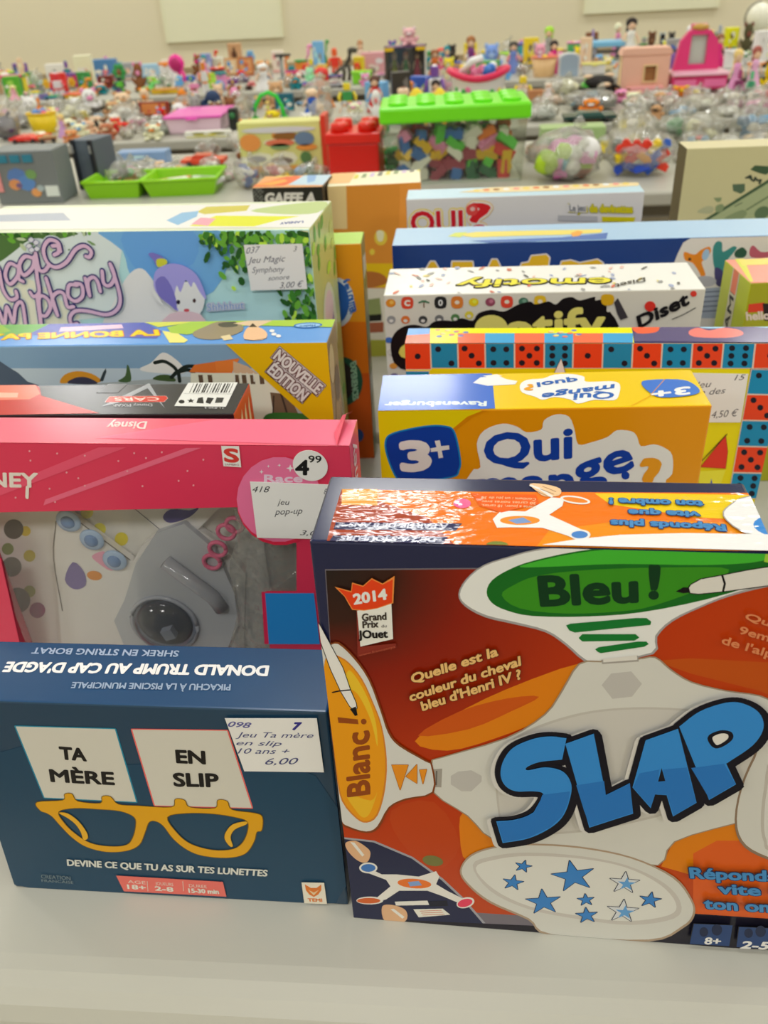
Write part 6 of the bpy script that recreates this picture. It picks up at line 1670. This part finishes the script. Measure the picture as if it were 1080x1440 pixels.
# ------------------------------------------------------------------ fourth row
put('crate', -14, 7, 112, 4.72, (80, 160, 40), (150, 200, 80), 'green box cut by the left edge on the farthest table')
L4_ = [('doll', 8, 24, 120, 4.62, (230, 160, 176), (236, 210, 140), 'doll in pink left end of the farthest table'),
 ('car', 22, 42, 133, 4.72, (110, 160, 60), (226, 196, 50), 'green and yellow toy car right of the pink doll'),
 ('figure', 50, 74, 107, 4.66, (214, 206, 212), (206, 50, 60), 'white figure with a red cap left part of the farthest table'),
 ('flower', 40, 51, 116, 4.8, (236, 180, 40), (226, 160, 40), 'yellow toy flower left of the red-capped figure'),
 ('flower', 77, 88, 114, 4.82, (240, 186, 40), (230, 160, 30), 'yellow toy flower right of the red-capped figure'),
 ('crate', 42, 66, 132, 4.585, (110, 96, 150), (140, 130, 176), 'low purple box below the red-capped figure'),
 ('car', 64, 92, 139, 4.56, (30, 110, 140), (50, 150, 90), 'teal toy car with green cabin on the farthest table'),
 ('dino', 88, 112, 114, 4.74, (236, 150, 40), (220, 110, 40), 'orange toy dinosaur left of the dark red box'),
 ('tub', 92, 136, 134, 4.6, (240, 170, 30), (206, 90, 60), 'yellow tub with a red lid on the farthest table'),
 ('plush', 112, 134, 122, 4.84, (236, 170, 166), (240, 200, 196), 'pink soft toy above the yellow tub'),
 ('crate', 120, 142, 112, 4.98, (110, 36, 30), (150, 60, 50), 'dark red box behind the pink soft toy'),
 ('figure', 144, 162, 112, 4.7, (90, 180, 50), (40, 50, 50), 'green figure with a black head'),
 ('figure', 160, 172, 122, 4.6, (84, 50, 120), (60, 40, 90), 'purple figure right of the green figure'),
 ('dino', 180, 212, 120, 4.66, (110, 200, 110), (160, 220, 150), 'mint green toy dinosaur below the pale doll boxes'),
 ('tub', 214, 256, 128, 4.62, (240, 180, 20), (190, 130, 30), 'yellow toy garage tub with brown lid'),
 ('plush', 256, 268, 128, 4.7, (206, 60, 80), (226, 120, 130), 'small red soft toy below the magenta hairbrush'),
 ('plush', 262, 278, 108, 4.98, (232, 110, 160), (240, 150, 190), 'pink soft toy at the foot of the magenta hairbrush'),
 ('crate', 276, 292, 112, 5.08, (226, 150, 50), (240, 200, 90), 'small orange box left of the brown picture books'),
 ('flower', 308, 326, 116, 4.72, (110, 50, 130), (226, 190, 60), 'purple toy flower in front of the brown picture books'),
 ('ball', 304, 318, 134, 4.58, (70, 130, 176), (226, 226, 226), 'small blue ball above the navy toy armchair'),
 ('plush', 326, 338, 128, 4.64, (226, 216, 206), (236, 230, 226), 'white soft toy right of the purple toy flower'),
 ('plush', 338, 352, 122, 4.78, (230, 120, 120), (240, 170, 170), 'coral soft toy right of the white soft toy'),
 ('plush', 344, 358, 132, 4.6, (70, 46, 40), (110, 80, 70), 'dark brown soft toy below the coral soft toy'),
 ('plush', 392, 406, 108, 4.86, (226, 130, 60), (230, 210, 200), 'orange soft toy at the foot of the grey lamp'),
 ('plush', 406, 420, 106, 4.72, (232, 214, 204), (214, 90, 50), 'white soft toy with red ears right of the grey lamp'),
 ('plush', 420, 436, 100, 4.86, (150, 214, 170), (180, 230, 196), 'mint soft toy on the farthest table'),
 ('crate', 438, 454, 96, 5.06, (206, 176, 70), (226, 206, 120), 'mustard box left of the red robot'),
 ('figure', 452, 474, 73, 5.08, (214, 50, 34), (230, 90, 40), 'tall red toy robot left of the dark dinosaur'),
 ('dino', 462, 496, 70, 4.84, (70, 66, 56), (96, 90, 76), 'dark grey long-necked toy dinosaur'),
 ('car', 440, 490, 116, 4.56, (150, 150, 154), (120, 122, 128), 'grey toy aeroplane body below the dark dinosaur'),
 ('tub', 490, 520, 104, 4.66, (120, 200, 40), (140, 210, 50), 'lime green toy boat tub right of the dark dinosaur'),
 ('crate', 503, 540, 78, 5.02, (206, 150, 160), (226, 196, 196), 'dusty pink box left of the tall display box'),
 ('plush', 490, 504, 92, 4.86, (214, 70, 50), (240, 150, 60), 'red and orange soft toy above the lime tub'),
 ('doll', 598, 622, 74, 4.8, (230, 120, 60), (140, 84, 50), 'doll with brown hair and orange skirt right of the display box'),
 ('plush', 620, 642, 84, 4.66, (240, 196, 50), (244, 214, 110), 'yellow soft toy left of the crimson bucket'),
 ('doll', 650, 676, 54, 4.84, (120, 60, 120), (150, 96, 50), 'doll with brown hair and purple dress above the bucket'),
 ('plush', 678, 708, 64, 4.7, (120, 150, 214), (150, 176, 226), 'blue soft toy above the right of the crimson bucket'),
 ('doll', 712, 738, 62, 4.82, (110, 130, 190), (60, 56, 50), 'doll in blue with dark hair right of the blue soft toy'),
 ('basket', 748, 784, 80, 4.6, (226, 180, 130), (232, 120, 90), 'peach basket left of the grey wardrobe board'),
 ('doll', 772, 796, 60, 4.74, (190, 40, 120), (40, 28, 26), 'black-haired doll in magenta beside the grey wardrobe board'),
 ('plush', 752, 776, 64, 4.92, (236, 150, 170), (240, 190, 200), 'rose soft toy above the peach basket'),
 ('tub', 818, 852, 88, 4.62, (206, 206, 206), (206, 200, 110), 'pale grey tub with a yellow lid right of the grey wardrobe board'),
 ('plush', 852, 872, 84, 4.7, (236, 206, 170), (244, 200, 60), 'cream soft toy left of the pink doll house')]
for kd, x0, x1, yt, Y, c, c2, lb in L4_: put(kd, x0, x1, yt, Y, c, c2, lb)
for x0, x1, yt, Y, c, c2, lb in ((818, 832, 108, 3.86, (80, 190, 70), (140, 220, 110), 'tiny green figure in front of the pale grey tub'), (834, 846, 112, 3.82, (240, 206, 40), (214, 90, 60), 'tiny yellow figure in front of the pale grey tub')):
    put('figure', x0, x1, yt, Y, c, c2, lb)
# grey wardrobe board, display box, lamp, hairbrush
X, w_, h_ = spot(786, 816, 74, 4.58)
t = thing('toy_wardrobe', 'blue-grey arched toy wardrobe board left of the pink doll house', 'toy furniture', X, farY(4.58))
pf = [(-w_ / 2, 0), (w_ / 2, 0), (w_ / 2, h_ * .8)] + [(w_ / 2 * math.cos(i * .393), h_ * .8 + h_ * .2 * math.sin(i * .393)) for i in range(1, 8)] + [(-w_ / 2, h_ * .8)]
MB().prism(pf, -.02, .03, M((206, 206, 206), .4)).build('frame', t); MB().prism([(x * .82, z * .94 + h_ * .02) for x, z in pf], -.026, -.0205, M((150, 168, 186), .3)).build('door', t)
X, w_, h_ = spot(541, 599, 64, 4.7)
t = thing('display_box', 'tall dark window box of dolls with yellow corners behind the yellow domes', 'toy box', X, farY(4.7))
dk_ = M((70, 54, 56), .4)
MB().box((0, .05, h_ / 2), (w_, .01, h_), dk_).build('rear_panel', t)
for s in (-1, 1): MB().box((s * w_ * .485, 0, h_ / 2), (w_ * .03, .09, h_), M((206, 204, 196) if s > 0 else (90, 70, 60), .4)).build('side_panel', t)
MB().box((0, 0, h_ * .985), (w_, .1, h_ * .03), M((110, 80, 120), .4)).build('top_panel', t)
for s in (-1, 1): MB().box((s * w_ * .38, -.052, h_ * .93), (w_ * .22, .006, h_ * .1), M((214, 176, 20), .4)).build('corner_label', t, 'yellow corner label')
MB().box((0, -.047, h_ * .5), (w_ * .94, .002, h_ * .96), M((230, 230, 226), .08, 'glass')).build('window_film', t)
for k, (dx, c, hr, lb) in enumerate(((-.28, (150, 160, 50), (206, 180, 140), 'doll in olive green inside the tall display box'), (0, (90, 150, 100), (200, 130, 90), 'doll in green inside the tall display box'), (.28, (180, 50, 90), (70, 40, 40), 'doll in wine red inside the tall display box'))):
    q = thing('toy_doll', lb, 'doll', X + dx * w_, farY(4.7), TZ + .006); doll(q, w_ * .26, h_ * .8, c, hr)
q = thing('plush_toy', 'pink soft toy sitting on top of the tall display box', 'soft toy', X + .02, farY(4.7), TZ + h_ * 1.001); plush(q, .09, .075, (236, 170, 176), (240, 196, 200))
X, w_, h_ = spot(385, 409, 76, 5.0)
t = thing('toy_lamp', 'grey stand with a flat black head, centre-left of the farthest table', 'lamp', X, farY(5.0))
MB().lathe([(.035, 0), (.035, .008), (.01, .014)], M((120, 126, 130), .4), seg=18).build('base', t)
MB().tube([(-.01, 0, .01), (-.01, 0, h_ * .9)], .008, M((140, 150, 150), .4)).build('pole', t)
MB().box((0, 0, h_ * .95), (w_ * .9, .05, h_ * .1), M((30, 28, 26), .5)).build('lamp_head', t, bevel=.004)
X, w_, h_ = spot(240, 268, 73, 5.06)
t = thing('toy_hairbrush', 'big magenta hairbrush-shaped toy standing upright on the left', 'toy', X, farY(5.06))
rm = Matrix.Rotation(-.32, 3, 'Y')
def rot_(mb): mb.v = [rm @ (p - Vector((.035, 0, 0))) + Vector((.035, 0, .0)) for p in mb.v]; zz = min(0, min(p.z for p in mb.v)); mb.v = [p - Vector((0, 0, zz)) for p in mb.v]; return mb
rot_(MB().ell((.0, 0, h_ * .76), (w_ * .40, .025, h_ * .30), M((214, 40, 140), .35), 20, 12)).build('brush_head', t)
rot_(MB().ell((.0, -.02, h_ * .74), (w_ * .26, .014, h_ * .22), M((170, 20, 96), .5), 18, 10)).build('cushion', t)
rot_(MB().tube([(0, 0, .008), (0, 0, h_ * .25), (0, 0, h_ * .5)], .02, M((206, 36, 130), .35), 10, .016)).build('handle', t)
# dark boxes added to stand for the shade under the farthest table's middle
for x0, x1, y0, y1, Y, c, lb in ((416, 452, 130, 168, 4.42, (40, 32, 28), 'dark brown crate added under the farthest table, left of three'), (456, 476, 132, 170, 4.44, (24, 22, 24), 'black crate added under the farthest table, middle of three'), (490, 512, 124, 168, 4.40, (168, 156, 136), 'beige carton added under the farthest table, right of three')):
    A, B = at_y(x0, y0, Y), at_y(x1, y0, Y)
    zt = min(A.z, TZ - .09)
    t = thing('added_crate', lb, 'crate', (A.x + B.x) / 2, Y + .15, 0)
    w_ = B.x - A.x
    MB().box((0, 0, zt * .46), (w_, .3, zt * .92), M(c, .6)).build('crate_body', t, bevel=.006)
    MB().box((0, 0, zt * .96), (w_ * 1.04, .31, zt * .078), M(tuple(int(v * .8) for v in c), .6)).build('lid', t, bevel=.004)
    MB().box((0, -.152, zt * .7), (w_ * .4, .008, .03), M((150, 146, 140), .5)).build('handle', t)

# ------------------------------------------------------------------ farthest row
L5_ = [('bag', 14, 34, 104, 5.9, ((200, 214, 196), (180, 206, 190)), None, 'pale mint bag at the far left by the wall'),
 ('crate', 40, 64, 96, 6.0, (214, 212, 206), (110, 100, 96), 'white box left of the blue picture box, far back'),
 ('crate', 109, 142, 89, 6.0, (70, 120, 170), (206, 120, 130), 'blue picture box at the back by the wall'),
 ('crate', 150, 177, 94, 6.04, (150, 152, 156), (226, 180, 160), 'grey picture box right of the blue picture box'),
 ('crate', 180, 207, 96, 6.0, (150, 186, 210), (226, 190, 170), 'pale blue box at the back by the wall'),
 ('crate', 209, 222, 90, 6.04, (222, 206, 196), (206, 140, 160), 'narrow cream doll box, left of two'),
 ('crate', 223, 237, 88, 6.08, (214, 196, 186), (160, 90, 110), 'narrow cream doll box, right of two'),
 ('crate', 267, 281, 81, 5.95, (130, 140, 190), (200, 206, 226), 'lavender-blue box right of the magenta hairbrush'),
 ('frame', 284, 299, 86, 6.0, (226, 222, 200), (196, 190, 160), 'cream picture book left of the brown ones'),
 ('frame', 300, 320, 88, 6.06, (190, 140, 90), (214, 190, 150), 'tan picture book at the back by the wall'),
 ('frame', 321, 343, 86, 5.96, (166, 96, 50), (196, 140, 90), 'brown picture book at the back by the wall'),
 ('crate', 349, 366, 92, 6.0, (222, 150, 80), (240, 220, 196), 'orange and white box left of the grey lamp'),
 ('crate', 370, 387, 77, 6.1, (214, 206, 196), (226, 160, 160), 'pale cream box behind the grey lamp'),
 ('doll', 492, 508, 61, 5.9, (226, 196, 180), (170, 120, 80), 'doll with light brown hair above the dusty pink box'),
 ('plush', 626, 644, 67, 5.9, (50, 46, 44), (80, 76, 70), 'black soft toy above the yellow soft toy'),
 ('ball', 707, 720, 58, 5.9, (240, 196, 30), (200, 120, 30), 'yellow ball right of the blue soft toy'),
 ('car', 736, 752, 64, 5.9, (70, 160, 200), (130, 200, 226), 'small sky-blue toy car at the back by the wall'),
 ('figure', 838, 848, 46, 6.1, (130, 110, 160), (150, 130, 176), 'purple figure above the blue toy table'),
 ('plush', 921, 938, 48, 5.9, (96, 64, 46), (130, 96, 70), 'dark brown soft toy right of the white-dressed doll'),
 ('plush', 939, 951, 50, 5.95, (40, 40, 44), (170, 190, 200), 'black soft toy with pale ears left of the vanity'),
 ('plush', 952, 966, 49, 6.1, (54, 52, 52), (90, 90, 90), 'charcoal soft toy beside the vanity'),
 ('plush', 942, 958, 62, 5.8, (226, 206, 40), (236, 220, 100), 'small yellow soft toy left of the vanity mirror'),
 ('figure', 1023, 1036, 40, 5.9, (130, 140, 156), (150, 160, 176), 'blue-grey figure right of the vanity'),
 ('crate', 1037, 1057, 43, 5.95, (234, 214, 10), (200, 180, 10), 'bright yellow cube box right of the vanity'),
 ('plush', 1062, 1082, 35, 5.85, (84, 80, 56), (120, 70, 60), 'dark olive soft toy below the white balloon ball')]
for kd, x0, x1, yt, Y, c, c2, lb in L5_: put(kd, x0, x1, yt, Y, c, c2, lb)
# blue toy table, white doll, big pale ball
X, w_, h_ = spot(832, 876, 57, 5.95)
t = thing('toy_table', 'pale blue toy table behind the pink doll house', 'toy furniture', X, farY(5.95))
MB().box((0, 0, h_ - .012), (w_, .14, .024), M((110, 170, 206), .4)).build('table_top', t, bevel=.004)
for sx in (-1, 1):
    for sy in (-1, 1): MB().tube([(sx * w_ * .42, sy * .055, 0), (sx * w_ * .42, sy * .055, h_ - .024)], .009, M((130, 130, 140), .4)).build('leg', t)
MB().box((0, .02, h_ * .4), (w_ * .7, .06, h_ * .1), M((96, 90, 90), .5)).build('shelf', t)
put('doll', 884, 916, 28, 5.85, (226, 222, 210), (34, 24, 22), 'large doll with black hair and a white dress above the pink doll house')
A, B = at_y(1052, 5, 5.16), at_y(1090, 5, 5.16)
r_ = (B.x - A.x) / 2; cz = at_y(1071, 24, 5.16).z
t = thing('globe', 'big pale cream globe on a stand in the top right corner', 'globe', (A.x + B.x) / 2, 5.16)
MB().ell((0, 0, cz - TZ), (r_, r_, r_), M((226, 224, 200), .35), 24, 16).build('sphere', t)
MB().lathe([(r_ * .7, 0), (r_ * .7, .012), (r_ * .12, .03), (r_ * .1, cz - TZ - r_ * .98)], M((130, 124, 110), .4), seg=18).build('stand', t)
MB().tube([(r_ * 1.06 * math.sin(i * .157) * -1, 0, cz - TZ - r_ * 1.06 * math.cos(i * .157)) for i in range(21)], .006, M((150, 146, 130), .4)).build('meridian', t)

# ------------------------------------------------------------------ the smaller toys crowded between the larger ones
for o in list(SC.objects):
    if o.parent is None and o.get('category') and o.location.y > 2.1 and 'table' != o.get('category') and 'brick' not in o.name:
        if not any(abs(o.location.x - r_[0]) < 1e-4 and abs(o.location.y - r_[1]) < 1e-4 for r_ in REG):
            wd = max([max(abs(v[0]) for v in ch.bound_box) for ch in o.children] + [.03]) * 2
            REG.append((o.location.x, o.location.y, wd, o['label'], True))
PAL = {'red': (206, 50, 44), 'orange': (230, 130, 50), 'yellow': (240, 196, 40), 'lime': (150, 200, 50), 'green': (50, 140, 70), 'teal': (40, 130, 140), 'sky-blue': (110, 170, 220), 'blue': (50, 90, 180), 'purple': (110, 70, 150), 'pink': (232, 140, 180), 'magenta': (206, 50, 120), 'peach': (236, 190, 160), 'brown': (130, 84, 54), 'tan': (190, 150, 110), 'white': (228, 224, 216), 'grey': (150, 150, 148), 'black': (46, 44, 44), 'cream': (230, 220, 186)}
KN = {'plush': 'soft toy', 'doll': 'doll', 'figure': 'toy figure', 'crate': 'toy box', 'bag': 'bag of toys', 'car': 'toy car', 'ball': 'ball', 'flower': 'toy flower', 'dino': 'toy dinosaur', 'tub': 'lidded tub', 'basket': 'basket', 'frame': 'picture book'}
import re
def short(l):
    s = re.split(r' (?:on|in|at|right|left|behind|above|below|beside|with|inside|under|cut|lying|leaning|standing|between|over|of the|along|far|middle|centre|leftmost)\b|,', l)[0]
    return s if len(s.split()) > 1 else l
used = set(r_[3] for r_ in REG)
def crowd(n, px0, px1, Y0, Y1, kinds, wr, hr, cols):
    done = 0
    for _ in range(n * 40):
        if done >= n: break
        px, Y = random.uniform(px0, px1), random.uniform(Y0, Y1)
        X = at_y(px, 130, Y).x
        w_ = random.uniform(*wr)
        if any(abs(X - q[0]) < (w_ + q[2]) * .5 and abs(Y - q[1]) < (w_ + min(q[2], .16)) * .42 for q in REG): continue
        if hr[1] > .065 and any(q[4] and q[2] > .06 and 0 < q[1] - Y < .45 and abs(X - q[0] * Y / q[1]) < (w_ + q[2]) * .42 for q in REG): continue
        kd = random.choice(kinds); cn = random.choice(cols); cn2 = random.choice(cols)
        h_ = random.uniform(*hr) * {'car': .5, 'bag': .9, 'plush': .9, 'tub': .6, 'basket': .6}.get(kd, 1.0)
        near = min((q for q in REG if q[4]), key=lambda q: (q[0] - X) ** 2 + (q[1] - Y) ** 2)
        dx, dy = X - near[0], Y - near[1]
        rel = ('right of' if dx > 0 else 'left of') if abs(dx) > abs(dy) else ('behind' if dy > 0 else 'in front of')
        two = ' and ' + cn2 if cn2 != cn and kd not in ('bag', 'ball') else ''
        art_ = 'clear ' if kd == 'bag' else 'small '
        lab = '%s%s%s %s %s the %s' % (art_, cn, two, KN[kd], rel, short(near[3]))
        if kd == 'bag': lab = 'clear bag of %s toys %s the %s' % (cn, rel, short(near[3]))
        if lab in used or len(lab.split()) > 16: continue
        used.add(lab)
        fn, name, cat = KINDS[kd]
        if kd == 'ball': w_ = min(w_, .06)
        t = thing(name, lab, cat, X, Y, rz=random.uniform(-.5, .5))
        REG.append((X, Y, w_, lab, False))
        c, c2 = PAL[cn], PAL[cn2]
        if kd == 'bag': fn(t, w_, h_, (c, c, tuple(int(v * .7) for v in c), (210, 206, 198)), d=w_ * .8, n=10)
        else: fn(t, w_, h_, c, c2)
        done += 1
ALLC = list(PAL)
PALEC = ['white', 'grey', 'cream', 'white', 'black', 'tan', 'grey', 'peach']
crowd(22, 760, 1085, 3.18, 3.5, ['bag'], (.13, .2), (.07, .10), PALEC + ['red', 'blue'])
crowd(10, 770, 1085, 3.55, 3.86, ['bag', 'bag', 'plush'], (.12, .18), (.07, .1), PALEC)
crowd(34, 0, 340, 3.2, 3.86, ['bag', 'bag', 'plush', 'plush'], (.06, .12), (.07, .115), ['peach', 'tan', 'cream', 'white', 'brown', 'pink', 'yellow', 'orange', 'grey'])
crowd(18, 330, 760, 3.22, 3.86, ['bag', 'plush', 'doll', 'crate', 'figure'], (.07, .13), (.08, .15), ALLC)
crowd(60, -5, 640, 4.42, 5.24, ['plush', 'figure', 'car', 'flower', 'crate', 'tub', 'bag', 'doll', 'dino', 'basket'], (.05, .1), (.07, .15), ALLC + ['orange', 'yellow', 'red', 'green', 'white'])
crowd(36, 600, 1085, 4.42, 5.24, ['plush', 'figure', 'doll', 'crate', 'tub', 'bag', 'basket'], (.05, .1), (.08, .17), ALLC + ['pink', 'magenta', 'white', 'cream', 'yellow'])
crowd(14, 130, 560, 2.5, 2.84, ['bag', 'bag', 'car', 'plush'], (.08, .14), (.06, .1), ALLC)
crowd(10, 745, 1085, 2.42, 2.84, ['bag'], (.11, .16), (.08, .12), ['white', 'green', 'yellow', 'red', 'sky-blue', 'cream'])
MIX = ['white', 'cream', 'peach', 'tan', 'brown', 'red', 'orange', 'yellow', 'pink', 'grey', 'sky-blue', 'black']
crowd(34, 0, 345, 3.17, 3.88, ['bag', 'plush', 'plush', 'car', 'bag'], (.05, .1), (.035, .062), MIX)
crowd(14, 345, 760, 3.18, 3.88, ['bag', 'plush', 'plush', 'car'], (.05, .09), (.035, .062), MIX)
crowd(20, 750, 1085, 3.17, 3.88, ['bag', 'bag', 'plush'], (.06, .11), (.035, .062), MIX)
crowd(16, 130, 460, 2.42, 2.84, ['bag', 'car', 'bag', 'plush'], (.06, .1), (.035, .06), MIX + ['green', 'blue'])
crowd(10, 740, 1080, 2.4, 2.84, ['bag', 'bag', 'car'], (.07, .11), (.04, .064), MIX + ['green', 'blue'])
crowd(34, -5, 640, 4.40, 4.9, ['plush', 'car', 'car', 'bag', 'plush', 'flower'], (.05, .09), (.035, .062), ALLC)
crowd(26, 600, 1085, 4.40, 4.9, ['plush', 'car', 'bag', 'plush', 'figure'], (.05, .09), (.035, .062), ALLC)
